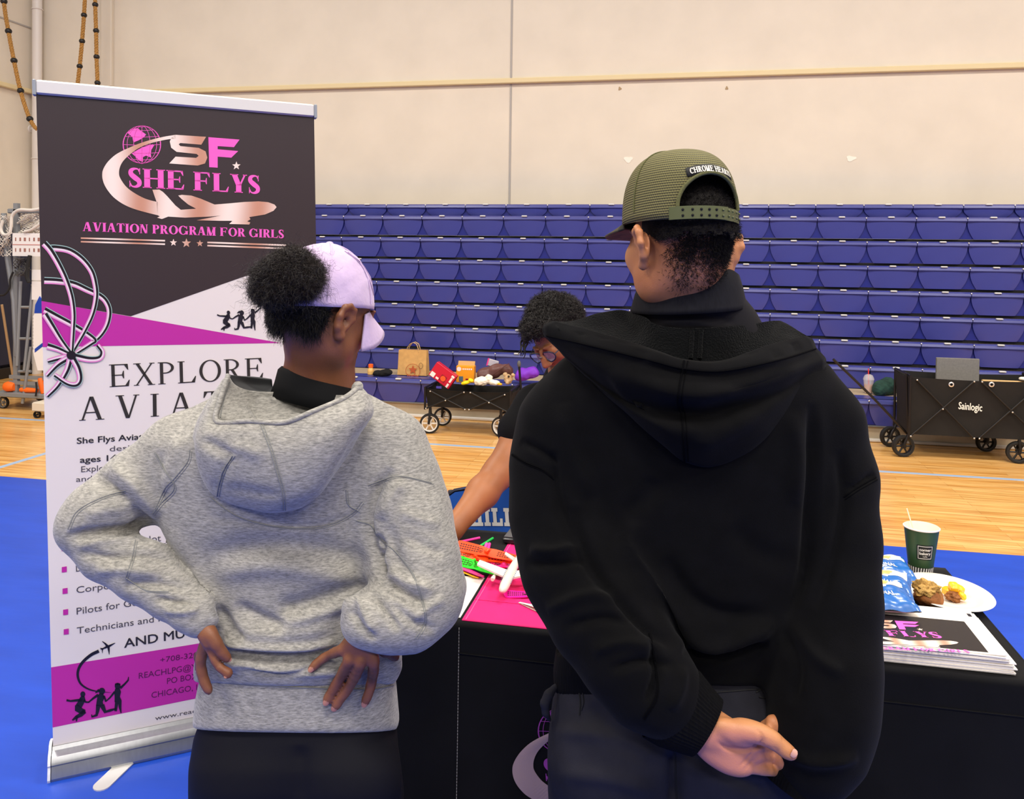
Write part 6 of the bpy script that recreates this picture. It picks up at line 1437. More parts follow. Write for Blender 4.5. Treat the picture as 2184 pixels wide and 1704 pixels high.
# ---- clipped hair
HH = SDF(); HH.ell(HLm((0, -.018, .034)), np.array((.0758, .0935, .085)) * 1.02, HMm, .02); HH.ell(HLm((0, -.058, -.010)), np.array((.064, .050, .055)) * 1.02, HMm, .03)
Vq, Fq = HH.mesh(.005); N = vnormals(Vq, Fq); loc = (Vq - hcm) @ HMm.T.T / 1.02; loc = ((Vq - hcm) @ HMm) / 1.02
cov = (loc[:, 2] > .004 + .004 * np.sin(loc[:, 0] * 210) + np.clip(loc[:, 1] + .04, 0, .2) * .4) & (loc[:, 1] < .06)
hair2 = gobj('hair', wrinkle(Vq, Fq, .001, 200, 2), Fq, mat('black_cropped_hair', '#120e0d', .75, spec=.25), man, keep=cov)
BV = Vb; Bn = vnormals(Vb, Fb); bl = ((BV - hcm) @ HMm) / 1.02
def scatter(wt, n, ln, r, seed, nm, cl=.35):
    i = np.random.default_rng(seed).choice(len(wt), n * 2, p=wt / wt.sum()); o = curls(BV[i], Bn[i], n, ln, r, seed, hair2, mat('black_cropped_hair', '#120e0d'), nm, cl, .2, 3, .8); o['kind'] = 'stuff'
head = (np.abs(bl[:, 0]) < .08) & (bl[:, 1] < -.005) & (bl[:, 2] < .03)
z = bl[:, 2]; ear_clear = ~((np.abs(bl[:, 0]) > .062) & (bl[:, 1] > -.055))
rnd_ = np.random.default_rng(2).uniform(size=len(z))
side = np.clip((.066 - np.abs(bl[:, 0])) / .03, 0, 1) * np.clip((-.02 - bl[:, 1]) / .03, 0, 1)
fade = np.clip((z + .098 + .010 * np.sin(bl[:, 0] * 130)) / .085, 0, 1) ** 1.7 * side
scatter((head & ear_clear) * fade, 7500, .0065, .0004, 1, 'nape_stubble', .3)
scatter((head & ear_clear) * side * np.clip((z + .045) / .03, 0, 1), 4500, .007, .00042, 2, 'nape_hair', .35)
crown = np.nonzero(cov & (loc[:, 1] < -.03))[0]
o = curls(Vq[crown], N[crown], 7000, .0075, .0004, 6, hair2, mat('black_cropped_hair', '#120e0d'), 'crown_curls', .45, .1, 3, .7); o['kind'] = 'stuff'
# ---- olive mesh cap
def mesh_mat():
    m = mat('olive_mesh', '#5a5a33', .7, spec=.3); nt = m.node_tree; b = nt.nodes['Principled BSDF']; at_ = nt.nodes.new('ShaderNodeUVMap'); at_.uv_map = 'weave'
    sp = nt.nodes.new('ShaderNodeSeparateXYZ'); nt.links.new(at_.outputs[0], sp.inputs[0])
    def tri(src, f, off=None):
        a = nt.nodes.new('ShaderNodeMath'); a.operation = 'MULTIPLY_ADD'; nt.links.new(src, a.inputs[0]); a.inputs[1].default_value = f; a.inputs[2].default_value = 0
        if off is not None: nt.links.new(off, a.inputs[2])
        s = nt.nodes.new('ShaderNodeMath'); s.operation = 'SINE'; nt.links.new(a.outputs[0], s.inputs[0]); return s.outputs[0]
    f1 = tri(sp.outputs[1], 2 * math.pi * 34)
    fl = nt.nodes.new('ShaderNodeMath'); fl.operation = 'MULTIPLY'; nt.links.new(sp.outputs[1], fl.inputs[0]); fl.inputs[1].default_value = 34; f2_ = nt.nodes.new('ShaderNodeMath'); f2_.operation = 'FLOOR'; nt.links.new(fl.outputs[0], f2_.inputs[0]); off = nt.nodes.new('ShaderNodeMath'); off.operation = 'MULTIPLY'; off.inputs[1].default_value = math.pi; nt.links.new(f2_.outputs[0], off.inputs[0])
    f2 = tri(sp.outputs[0], 2 * math.pi * 150, off.outputs[0])
    mx_ = nt.nodes.new('ShaderNodeMath'); mx_.operation = 'MULTIPLY_ADD'; nt.links.new(f2, mx_.inputs[0]); mx_.inputs[1].default_value = .45; nt.links.new(f1, mx_.inputs[2])
    r = nt.nodes.new('ShaderNodeValToRGB'); r.color_ramp.elements[0].position = .0; r.color_ramp.elements[1].position = .75; r.color_ramp.elements[0].color = lin('#29271a'); r.color_ramp.elements[1].color = lin('#716c41')
    mr = nt.nodes.new('ShaderNodeMapRange'); mr.inputs[1].default_value = -1.3; mr.inputs[2].default_value = 1.3; nt.links.new(mx_.outputs[0], mr.inputs[0]); nt.links.new(mr.outputs[0], r.inputs[0]); nt.links.new(r.outputs[0], b.inputs['Base Color'])
    bp = nt.nodes.new('ShaderNodeBump'); bp.inputs['Strength'].default_value = .6; bp.inputs['Distance'].default_value = .002; nt.links.new(mr.outputs[0], bp.inputs['Height']); nt.links.new(bp.outputs[0], b.inputs['Normal']); return m
olive = mesh_mat()
CM = axes(np.array([-.33, .93, -.10]), (0.03, 0, 1)); cc0 = hcm + np.array([-.007, 0, .009]); to2 = lambda V: cc0 + (np.asarray(V) * 1.07) @ CM.T
G = cap_crown(None, 1, .030, .020, .147, .0885, .108, -.010, 120, 40, 2.9)
RH = .054; hb, hz_ = .052, .066
def hole2(p): return p[1] < -.05 and abs(p[0]) < RH and p[2] > .020 and p[2] <   .040 + .054 * math.sqrt(max(0, 1 - (p[0] / RH) ** 2))
a_, b_ = G.shape[:2]; Vc = G.reshape(-1, 3); Fq = [(i * b_ + j, i * b_ + (j + 1) % b_, (i + 1) * b_ + (j + 1) % b_, (i + 1) * b_ + j) for i in range(a_ - 1) for j in range(b_)]
Fq = np.array([q for q in Fq if not hole2(Vc[list(q)].mean(0))])
cap2 = gobj('cap', to2(Vc), Fq, olive, man)
uv = cap2.data.uv_layers.new(name='weave')
u_ = np.arctan2(G[..., 0], G[..., 1] + .010) / (2 * math.pi); v_ = (G[..., 2] - .015) / .137
UVv = np.stack([u_.ravel(), v_.ravel()], 1)
for p_ in cap2.data.polygons:
    us_ = [UVv[v][0] for v in p_.vertices]; w_ = max(us_) - min(us_) > .5
    for li, v, q in zip(p_.loop_indices, p_.vertices, us_): uv.data[li].uv = (q + (1 if w_ and q < 0 else 0), UVv[v][1])
s_ = cap2.modifiers.new('thickness', 'SOLIDIFY'); s_.thickness = .0022; s_.offset = 1
vis = []
for t in np.linspace(0, 1, 9):
    row = []
    for u in np.linspace(-1, 1, 29):
        x = u * .090; y0 = .098 * math.sqrt(max(0, 1 - (u * .96) ** 2)) - .010; L_ = .090 * (max(0, 1 - abs(u) ** 3.4)) ** .5; row.append((x, y0 + L_ * t, .034 - .008 * t - .008 * u * u))
    vis.append(row)
vis = np.array(vis); Fv = np.array([(i * 29 + j, i * 29 + j + 1, (i + 1) * 29 + j + 1, (i + 1) * 29 + j) for i in range(8) for j in range(28)])
def camo():
    m = mat('camo_visor', '#4b4a2e', .8); nt = m.node_tree; b = nt.nodes['Principled BSDF']; tc = nt.nodes.new('ShaderNodeTexCoord'); n = nt.nodes.new('ShaderNodeTexNoise'); n.inputs['Scale'].default_value = 26; nt.links.new(tc.outputs['Object'], n.inputs[0]); r = nt.nodes.new('ShaderNodeValToRGB'); r.color_ramp.interpolation = 'CONSTANT'
    r.color_ramp.elements[0].color = lin('#24221a'); r.color_ramp.elements[1].position = .46; r.color_ramp.elements[1].color = lin('#3f3c28'); e = r.color_ramp.elements.new(.56); e.color = lin('#4a3b2b'); nt.links.new(n.outputs[0], r.inputs[0]); nt.links.new(r.outputs[0], b.inputs['Base Color']); return m
o = gobj('visor', to2(vis.reshape(-1, 3)), Fv, camo(), cap2); s_ = o.modifiers.new('thickness', 'SOLIDIFY'); s_.thickness = .0045
def rim_pt(x, z, k=1.012):   # point on the back of the crown at sideways x and height z
    zr = .022; q = np.clip((z - zr) / (.147 - zr), 0, .999); ph = np.arcsin(q ** (2.9 / 2 / 1.05)); rr = np.cos(ph) ** (2 / 2.9); return (x, -.010 - .108 * k * rr * math.sqrt(max(0, 1 - (x / (.0885 * max(rr, .05))) ** 2)), z)
edge = [rim_pt(RH * math.sin(a),   .040 + .054 * math.cos(a)) for a in np.linspace(-1.57, 1.57, 41)]
mb = MB(); mb.tube(g2w(to2(edge)), .0032, 8); obj('opening_binding', mb, mat('olive_binding', '#55552f', .8, noise=.3, nscale=400), cap2)
olp = mat('olive_plastic', '#4c5230', .45, spec=.45)
def strap(x0, x1, lift):
    mb = MB(); G = []
    for z_, l in ((.020, lift), (.020, lift + .0016), (.040, lift + .0016), (.040, lift), (.020, lift)): G.append([np.array(rim_pt(x, .026)) * [1, 1 + l / .1, 1] + [0, 0, z_ - .026] for x in np.linspace(x0, x1, 22)])
    mb.grid(np.array([[g2w(to2([p])[0]) for p in r] for r in G])); return mb
so1 = obj('snap_strap', strap(-.062, .062, -.002), olp, cap2); so2 = obj('snap_strap', strap(-.064, .020, .002), olp, cap2)
hol = MB(); pg = MB()
for k in range(5):
    for z_ in (.0255, .0345): p = np.array(rim_pt(-.050 + .0118 * k, .026)) * [1, 1.042, 1]; p[2] = z_; hol.ball(g2w(to2([p])[0]), (.0022, .0022, .0022), 6)
for k in range(9):
    for z_ in (.0255, .0345):
        if k in (0, 1) or k > 2: p = np.array(rim_pt(-.050 + .0118 * (k + (3.9 if k > 1 else 5)) * (1 if k > 1 else 1), .026)) * [1, 1.030 if k > 1 else 1.044, 1]; p[2] = z_; pg.ball(g2w(to2([p])[0]), .0019, 6) if abs(p[0]) < .062 else None
hol.n and obj('strap_hole', hol, mat('strap_dark', '#0d0e0a', .8), so2); pg.n and obj('strap_peg', pg, olp, so2)
# curved patch with lettering
pa = MB(); A1, A2 = -.60, .60; G = []
def patch_pt(a, w, k=1.03): return rim_pt(.064 * math.sin(a * 1.12), .0435 + (.063 + w) * math.cos(a * .80) - .006, k)
for w in (-.0078, .0078): G.append([patch_pt(a, w) for a in np.linspace(A1, A2, 36)])
pa.grid(np.array([[g2w(to2([p])[0]) for p in r] for r in G])); po = obj('cap_patch', pa, mat('patch_black', '#141414', .8), cap2); s_ = po.modifiers.new('thickness', 'SOLIDIFY'); s_.thickness = .001
lt = MB(); Lp, w = serif_text('CHROME HEARTS', .08, st=.26, th=.11, sf=.06, sh=.10)
for q in Lp:
    lt.poly([g2w(to2([patch_pt(A1 + .07 + (A2 - A1 - .14) * x / w, -.0050 + .0100 * y, 1.05)])[0]) for x, y in q])
obj('lettering', lt, mat('thread_white', '#e8dfcf', .7), po, False)
mb = MB()
for a in np.radians([30, 95, 150, 210, 265, 330]):
    ph = np.linspace(.04, .98, 20) * math.pi / 2; L_ = []
    for q in ph: zr = .020 + .010 * (math.cos(a) + 1) / 2; L_.append((math.sin(a) * .0893 * math.cos(q) ** (2 / 2.9), -.010 + math.cos(a) * .109 * math.cos(q) ** (2 / 2.9), zr + (.1478 - zr) * math.sin(q) ** (2 / 2.9 * 1.05)))
    if not (2.2 < a < 4.1): mb.tube(g2w(to2(L_)), .0013, 6)
obj('panel_seam', mb, mat('olive_binding', '#55552f'), cap2)
mb = MB().ball(g2w(to2([(0, -.010, .148)])[0]), (.008, .008, .004), 8); obj('top_button', mb, mat('olive_binding', '#55552f'), cap2)
# ================================================================== folding wagons by the bleachers
steel_b = mat('wagon_frame', '#1d1a19', .4, metal=.3); cv_m = mat('wagon_canvas', '#15120f', .8, noise=.2, nscale=12); rivet_m = mat('rivet', '#d5d2cc', .3, metal=.7)
tyre_m = mat('black_tyre', '#171615', .7); hubw_m = mat('pale_wheel', '#d8d3cb', .45); hubb_m = mat('dark_wheel', '#1b1a1a', .5)
def wheel(t, c, r, w, m, spokes=6, steer=0):
    R = rotm('Z', steer) @ rotm('X', 90)
    wo = obj('wheel', MB().lathe([(r * .80, -w / 2), (r * .95, -w / 2), (r, -w * .3), (r, w * .3), (r * .95, w / 2), (r * .80, w / 2), (r * .78, 0), (r * .80, -w / 2)], c, 28, R), tyre_m, t)
    hb = MB().lathe([(r * .70, -w * .4), (r * .80, -w * .45), (r * .80, w * .45), (r * .70, w * .4), (r * .70, -w * .4)], c, 28, R); hb.lathe([(.001, -w * .5), (r * .2, -w * .5), (r * .22, w * .5), (.001, w * .5)], c, 14, R)
    for k in range(spokes):
        a = 2 * math.pi * k / spokes; d = R @ np.array([math.cos(a), math.sin(a), 0]); hb.tube([c + d * r * .15, c + d * r * .76], r * .085, 6)
    obj('rim', hb, m, wo)
def wagon(x0, x1, y0, y1, zb, zt, label, wheels, hub, handle, text=None, flare=.03):
    t = thing('folding_wagon', ((x0 + x1) / 2, (y0 + y1) / 2, 0), label, 'wagon', 'folding wagons by the bleachers')
    # canvas tub
    mb = MB(); f = flare
    ring = lambda z, e, n=10: [np.array([x, y, z]) for x, y in [(x0 - e + (x1 - x0 + 2 * e) * i / n, y0 - e) for i in range(n)] + [(x1 + e, y0 - e + (y1 - y0 + 2 * e) * i / n) for i in range(n)] + [(x1 + e - (x1 - x0 + 2 * e) * i / n, y1 + e) for i in range(n)] + [(x0 - e, y1 + e - (y1 - y0 + 2 * e) * i / n) for i in range(n)]]
    G = [ring(zb + (zt - zb) * k / 8, f * k / 8 - .006 * math.sin(math.pi * k / 8)) for k in range(9)]
    for i, q in enumerate(G[-1]): q[2] -= .012 * abs(math.sin(math.pi * (i % 10) / 10))
    G = np.array(G); mb.grid(G, closed=True); mb.grid(G[::-1] * [1, 1, 1] + (np.array([(x0 + x1) / 2, (y0 + y1) / 2, 0]) - G[::-1]) * [.014, .022, 0], closed=True); mb.poly(G[0][::-1]); mb.poly(G[0] + np.array([0, 0, .004]))
    mb.grid([G[-1], G[-1] + (np.array([(x0 + x1) / 2, (y0 + y1) / 2, 0]) - G[-1]) * [.014, .022, 0]], closed=True)
    tub = obj('canvas_tub', mb, cv_m, t)
    for y, e in ((y0, -1), (y1, 1)):
        yy = y + e * (f + .014); xm = (x0 + x1) / 2; q = (x1 - x0)
        bars = [((x0, zb - .01), (xm - .03, zt - .015)), ((x0 + .04, zt - .02), (xm - .02, zb)), ((xm + .03, zt - .015), (x1, zb - .01)), ((x1 - .04, zt - .02), (xm + .02, zb))]
        for j, (a, b) in enumerate(bars): obj('cross_bar', MB().tube([(a[0], yy - .004 * e * (j % 2), a[1]), (b[0], yy - .004 * e * (j % 2), b[1])], .0085, 8), steel_b, t)
        rv = MB(); pts = [p for b in bars for p in b] + [((x0 + xm) / 2 - .01, (zb + zt) / 2 - .012), ((xm + x1) / 2 + .01, (zb + zt) / 2 - .012)]
        for p in pts: rv.ball((p[0], yy + e * .010, p[1]), .0075, 6)
        o = obj('rivet', rv, rivet_m, t); o['kind'] = 'stuff'
        for x in (x0 - .012, x1 + .012): obj('corner_post', MB().tube([(x, yy, zb - .02), (x, yy, zt + .015)], .011, 8), steel_b, t)
    for x in (x0 - .012, x1 + .012): obj('end_rail', MB().tube([(x, y0 - f - .014, zt + .012), (x, y1 + f + .014, zt + .012)], .010, 8), steel_b, t)
    for (wx, wy, r, st) in wheels:
        wheel(t, np.array([wx, wy, r]), r, .045, hub, 6, st)
        y_ = y0 if wy < (y0 + y1) / 2 else y1; obj('fork', MB().tube([(wx, wy - .03, r), (wx + .005, wy - .032, r * 1.35), (min(max(wx, x0), x1), y_, zb)], .012, 8), steel_b, t); obj('fork', MB().tube([(wx, wy + .03, r), (wx + .005, wy + .032, r * 1.35), (min(max(wx, x0), x1), y_, zb)], .012, 8), steel_b, t)
    if handle is not None: obj('handle', MB().tube(handle, .011, 8), steel_b, t)
    return t, tub
# the left one, filled with bags
q0 = onY(906, 825, 7.36); q1 = onY(1093, 818, 7.36); zt = q0[2] - .01; zb1 = onY(935, 868, 7.36)[2]
wx0, wx1 = q0[0] + .03, q1[0] - .02
w1, tub1 = wagon(wx0, wx1, 7.36, 7.70, zb1, zt, 'black folding wagon piled with bags and boxes', [(-2.262, 7.345, .093, 14), (-2.245, 7.72, .088, 10), (-1.585, 7.375, .093, -16), (-1.60, 7.72, .088, 0)], hubw_m, [(wx1 + .05, 7.52, zb1), (wx1 + .07, 7.52, zt), onY(1107, 778, 7.52)])
obj('handle_grip', MB().ball(onY(1107, 776, 7.52), (.018, .018, .032), 8), mat('grip_grey', '#5b5a58', .5), w1)
obj('purple_tag', MB().box(onY(936, 826, 7.325), (.05, .004, .022)), mat('tag_purple', '#413a97', .5), tub1)
def tilted_box(name, px, py, Y, size, ry, rz, m, label, cat, tilt=0, grp=None):
    c = onY(px, py, Y); t = thing(name, (c[0], c[1], c[2] - size[2] / 2), label, cat, grp); R = rotm('Z', rz) @ rotm('Y', ry) @ rotm('X', tilt)
    obj('carton', MB().box(c, size, R, bevel=.004), m, t, 30); return t, c, R
red = mat('red_card', '#c3172f', .4); t, c, R = tilted_box('red_box', 946, 800, 7.44, (.235, .07, .15), 34, 0, red, 'bright red gift box tilted on top of the wagon load', 'box')
lg = MB(); wm = mat('box_white', '#efe2da', .5)
for a, b, w, h in ((-.085, -.045, .045, .045), (-.03, -.05, .03, .02), (.09, .05, .03, .02), (.09, .01, .02, .05), (.09, -.05, .02, .04)): lg.box(c + R @ np.array([a, -.0362, b]), (w, .001, h), R)
obj('printed_mark', lg, wm, t, False); lg = MB().box(c + R @ np.array([.02, -.0362, -.02]), (.06, .001, .06), R); obj('printed_square', lg, mat('box_dark_red', '#8f1020', .5), t, False)
lg = MB().lathe([(.001, 0), (.026, 0), (.026, .001)], c + R @ np.array([.02, -.037, -.02]), 16, R @ rotm('X', 90)); obj('printed_disc', lg, mat('box_orange', '#ea5a1f', .5), t, False)
org = mat('orange_card', '#f29a17', .45); t, c, R = tilted_box('orange_box', 994, 797, 7.62, (.175, .09, .16), 0, 4, org, 'orange cardboard box standing in the wagon behind the red one', 'box')
lg = MB().lathe([(.001, 0), (.022, 0), (.022, .001)], c + R @ np.array([-.06, -.046, .05]), 18, R @ rotm('X', 90)); obj('printed_disc', lg, wm, t, False)
lg = MB(); [lg.box(c + R @ np.array([a, -.0462, .05]), (.014, .001, .014), R) for a in (-.02, 0, .02, .04, .06)]; obj('printed_word', lg, wm, t, False)
lg = MB().box(c + R @ np.array([-.04, -.0462, -.045]), (.04, .001, .05), R); obj('printed_bottle', lg, mat('box_slate', '#4c6476', .5), t, False); lg = MB().box(c + R @ np.array([.02, -.0462, -.055]), (.03, .001, .03), R); obj('printed_square', lg, mat('box_dark_red', '#8f1020'), t, False)
lg = MB().box(c + np.array([0, .02, .095]), (.165, .012, .05), rotm('X', -20)); obj('carton_flap', lg, mat('card_brown', '#c39a62', .7), t, False)
def soft(name, blobs, m, label, cat, seed=0, amp=.008, k=.03, h=.008, fr=30):
    S = SDF()
    for px, py, Y, rx, ry, rz, ang in blobs:
        M = rotm('Z', 0) @ rotm('Y', ang); S.p.append(None) if False else S.ell(RZ.T @ onY(px, py, Y), (rx, ry, rz), RZ.T @ M, k)
    V, Fc = S.mesh(h); V = wrinkle(V, Fc, amp, fr, seed); o = gobj(name, V, Fc, m, None); tag(o, label, cat); return o
lea = mat('brown_leather', '#5f3b36', .45, spec=.45, noise=.15, nscale=14)
o = soft('leather_bag', [(1052, 793, 7.56, .13, .05, .062, -18), (1080, 788, 7.56, .07, .05, .05, 20), (1030, 800, 7.54, .06, .05, .07, 0)], lea, 'brown leather bag slumped over the right end of the wagon load', 'bag', 3, .010, .03, .008, 22)
obj('bag_strap', MB().tube([onY(x, y, 7.495) for x, y in ((1022, 812), (1050, 800), (1072, 784), (1085, 775), (1092, 790), (1085, 808))], .008, 8, flat=.4), lea, o)
soft('white_bag', [(1026, 813, 7.42, .07, .05, .042, 0), (1042, 806, 7.42, .03, .03, .035, 0), (1055, 816, 7.42, .045, .045, .025, 0)], mat('white_polythene', '#f1ead9', .4), 'crumpled white carrier bag at the front of the wagon', 'bag', 5, .010, .02, .006, 45)
o = soft('yellow_packet', [(994, 816, 7.40, .05, .03, .018, -14), (1004, 811, 7.40, .025, .03, .02, 20)], mat('yellow_film', '#f3dc18', .4), 'yellow packet between the red box and the white bag', 'packet', 6, .004, .01, .006, 40)
soft('yellow_wrapper', [(1066, 819, 7.41, .025, .03, .012, 10)], mat('amber_film', '#f3b51c', .4), 'amber yellow wrapper edge right of the white bag', 'packet', 8, .004, .01, .005, 40)
o = soft('soft_toy', [(1084, 808, 7.50, .042, .05, .048, 0), (1078, 798, 7.48, .02, .02, .02, 0), (1094, 800, 7.48, .016, .02, .018, 0), (1083, 815, 7.45, .02, .03, .02, 0)], mat('beige_plush', '#c0a077', .95, bump=.6, bscale=120), 'beige furry bundle at the handle end of the wagon', 'soft toy', 9, .006, .012, .005, 60)
obj('dark_button', MB().ball(onY(1085, 803, 7.445), .011, 6), mat('plush_dark', '#2b1c12', .6), o)
c = onY(1052, 775, 7.62); t = thing('snack_bag', (c[0], c[1], c[2] - .05), 'pink edged silver snack bag sticking up behind the brown bag', 'packet'); obj('foil', MB().box(c, (.10, .02, .07), rotm('Y', 14), bevel=.006), mat('silver_foil', '#c6c1c6', .35, metal=.3), t); obj('pink_edge', MB().box(c + np.array([-.052, 0, .012]), (.012, .022, .07), rotm('Y', 14)), mat('foil_pink', '#e23b86', .4), t, False)
soft('purple_cloth', [(1118, 798, 8.02, .07, .08, .06, 0), (1108, 803, 8.00, .05, .06, .05, 10), (1135, 795, 8.05, .07, .07, .055, 0)], mat('purple_nylon', '#7a2cc0', .6), 'bright purple jacket heaped on the front bleacher row', 'jacket', 12, .010, .03, .008, 26)
# things on the bleacher deck
BZ = .397
bagc = onz(878, 801.5, BZ); t = thing('paper_bag', (bagc[0], bagc[1] + .05, BZ + .004), 'brown paper carrier bag with a red star print on the front bleacher row', 'bag'); kr = mat('kraft_paper', '#c79a5c', .75, noise=.1, nscale=25)
P0, P1 = onY(847, 803, bagc[1]), onY(909, 803, bagc[1]); zt_ = onY(878, 748, bagc[1])[2]; hw = (P1[0] - P0[0]) / 2; cx = (P0[0] + P1[0]) / 2; G = []
for k in range(13):
    f = k / 12; w = hw * (1 - .05 * f); dd = .06 * (1 - .45 * f); z = BZ + .005 + (zt_ - BZ) * f; cy = bagc[1] + .06; wv = .006 * math.sin(5 * f)
    ring = [(cx - w, cy - dd + wv), (cx, cy - dd - .004 * math.sin(7 * f)), (cx + w, cy - dd - wv), (cx + w - .012 * f, cy), (cx + w, cy + dd), (cx - w, cy + dd), (cx - w + .012 * f, cy)]; G.append([(x, y, z) for x, y in ring])
mb = MB().grid(G, closed=True); mb.poly(np.array(G[0])[::-1]); mb.grid(np.array(G)[::-1] * [1, 1, 1] + (np.array([cx, bagc[1] + .06, 0]) - np.array(G)[::-1]) * [.02, .04, 0], closed=True); obj('bag_body', mb, kr, t, 20)
for yy in (-.03, .03):
    hp = [np.array([onY(x, y, bagc[1])[0], bagc[1] + .06 + yy, onY(x, y, bagc[1])[2]]) for x, y in ((866, 752), (867, 742), (873, 734), (880, 731), (887, 735), (890, 744), (891, 752))]; obj('handle', MB().tube(hp, .010, 8, flat=.35), mat('kraft_handle', '#d9b377', .7), t)
pr = mat('bag_print_red', '#b8552b', .8); c = onY(881, 791, bagc[1] - .002); yo = c[1] - .008
lg = MB(); lg.tube([(c[0] + .078 * math.cos(a), yo, c[2] + .075 * math.sin(a)) for a in np.linspace(0, 6.2832, 40)], .0022, 4); obj('printed_ring', lg, pr, t)
lg = MB(); lg.prism([(c[0] + x * .05, yo, c[2] + .012 + y * .05) for x, y in star_pts(0, 0, 1)], (0, .002, 0)); obj('printed_star', lg, pr, t, False)
lg = MB(); [lg.box((c[0] + x, yo, c[2] - .05 + .006 * math.sin(x * 90)), (.012, .002, .018)) for x in np.linspace(-.055, .055, 7)]; obj('printed_word', lg, pr, t, False)
lg = MB(); q = onY(898, 780, bagc[1]); lg.tube([(q[0] + .02 * math.cos(a), yo + .002, q[2] + .03 * math.sin(a)) for a in np.linspace(0, 6.2832, 20)], .0018, 4); obj('printed_oval', lg, mat('bag_print_black', '#3a2c1c', .8), t)
c = onz(787, 800, BZ); t = thing('bottle', (c[0], c[1] + .05, BZ), 'small bottle with an orange cap on the front bleacher row', 'bottle')
obj('bottle_body', MB().lathe([(.001, .001), (.034, .002), (.036, .03), (.035, .05), (.022, .07), (.018, .076)], (c[0], c[1] + .05, BZ), 18), mat('bottle_amber', '#e2b468', .3), t); obj('bottle_cap', MB().lathe([(.022, .074), (.026, .076), (.026, .108), (.02, .112), (.001, .112)], (c[0], c[1] + .05, BZ), 18), mat('cap_orange', '#f2641c', .4), t)
def clump(name, px, py, Z, rx, ry, rz, m, label, cat, seed, n=6):
    g = np.random.default_rng(seed); c = onz(px, py, Z); S = SDF()
    for i in range(n): S.ell(RZ.T @ (c + np.array([g.uniform(-rx, rx) * .7, ry + g.uniform(-ry, ry) * .5, rz * g.uniform(.35, .75)])), np.array([rx * .5, ry * .6, rz * .5]) * g.uniform(.8, 1.2), None, .02)
    V, Fc = S.mesh(.007); V[:, 2] = np.maximum(V[:, 2], Z + .0005); V = wrinkle(V, Fc, .005, 40, seed); V[:, 2] = np.maximum(V[:, 2], Z + .0005); o = gobj(name, V, Fc, m, None); tag(o, label, cat); return o
clump('black_scarf', 808, 803, BZ, .10, .07, .06, mat('black_wool', '#0d0d10', .9), 'small black cloth heap beside the orange capped bottle', 'cloth', 31)
# right wagon
q0 = onY(1924, 803, 7.47); zt2 = q0[2]; zb2 = onY(1960, 927, 7.47)[2]; rx0 = onY(1943, 810, 7.47)[0]; rx1 = rx0 + 1.02
w2, tub2 = wagon(rx0, rx1, 7.48, 7.90, zb2, zt2, 'large black folding wagon with a white name on its side', [(1.90, 7.50, .092, 10), (1.885, 7.88, .092, 18), (2.79, 7.50, .092, -8), (2.68, 7.90, .085, 8)], hubb_m, [onY(1935, 925, 7.55), onY(1860, 846, 7.50), onY(1777, 766, 7.45)], flare=.02)
obj('tow_fork', MB().tube([onY(1936, 922, 7.5), onY(1933, 796, 7.5)], .009, 8), steel_b, w2)
tp = Print((0, 7.448, 0), (1, 0, 0), (0, 0, 1), (0, -1, 0)); a, b = onY(2044, 872, 7.448), onY(2094, 877, 7.448); lt = MB(); tp.sans(lt, 'Sainlogic', (a[0], a[2]), (b[0], b[2]), .062, 3, .009); obj('lettering', lt, mat('wagon_print', '#ece6dc', .6), tub2, False)
for x in (2029, 2115):
    p = onY(x, 820, 7.452); obj('eyelet', MB().lathe([(.012, 0), (.020, -.004), (.022, 0), (.012, .003)], p, 18, rotm('X', 90)), rivet_m, tub2)
bdm = mat('grey_board', '#77746f', .75, noise=.1, nscale=60); c = (onY(2004, 766, 7.80) + onY(2080, 798, 7.80)) / 2; tag(obj('grey_board', MB().box((c[0], 7.80, c[2] - .11), (.345, .03, .37), rotm('X', 0), bevel=.004), bdm), 'grey flat board standing up inside the large wagon', 'board')
st_m = mat('pale_wood', '#d3ac74', .6); tag(obj('wooden_stick', MB().cyl(onY(2095, 812, 7.50), onY(2200, 816, 7.62), .011, n=10), st_m), 'pale wooden stick lying along the far end of the large wagon', 'stick')
soft('white_pouch', [(2186, 808, 7.58, .045, .04, .02, 0)], mat('white_polythene', '#f1ead9'), 'white pouch on the far right end of the large wagon', 'bag', 41, .003, .01, .006, 40)
# iced drink and green bundle on the right of the bleacher deck
c = onz(1852, 838, BZ); c = np.array([c[0], c[1], BZ]); t = thing('iced_drink', c, 'iced coffee in a domed clear cup with a red straw on the bleacher row', 'drink'); cl_ = mat('clear_plastic', '#e9e6e6', .12, alpha=.38, spec=.6)
obj('cup', MB().lathe([(.001, .001), (.034, .001), (.047, .125), (.049, .13)], c, 24), cl_, t); obj('lid_dome', MB().lathe([(.051, .128), (.051, .136), (.047, .15), (.036, .172), (.014, .182)], c, 24), cl_, t); obj('coffee', MB().lathe([(.001, .003), (.032, .003), (.0405, .08), (.001, .08)], c, 22), mat('milky_coffee', '#cf8d5e', .4), t); obj('straw', MB().cyl(c + np.array([.004, 0, .01]), c + np.array([-.004, .0, .235]), .005, n=8), mat('red_straw', '#e2352b', .4), t)
clump('green_jacket', 1899, 846, BZ, .115, .10, .135, mat('dark_green_fleece', '#1d3a31', .9, noise=.4, nscale=20), 'dark green fleece bundle beside the iced drink', 'jacket', 55, 9)

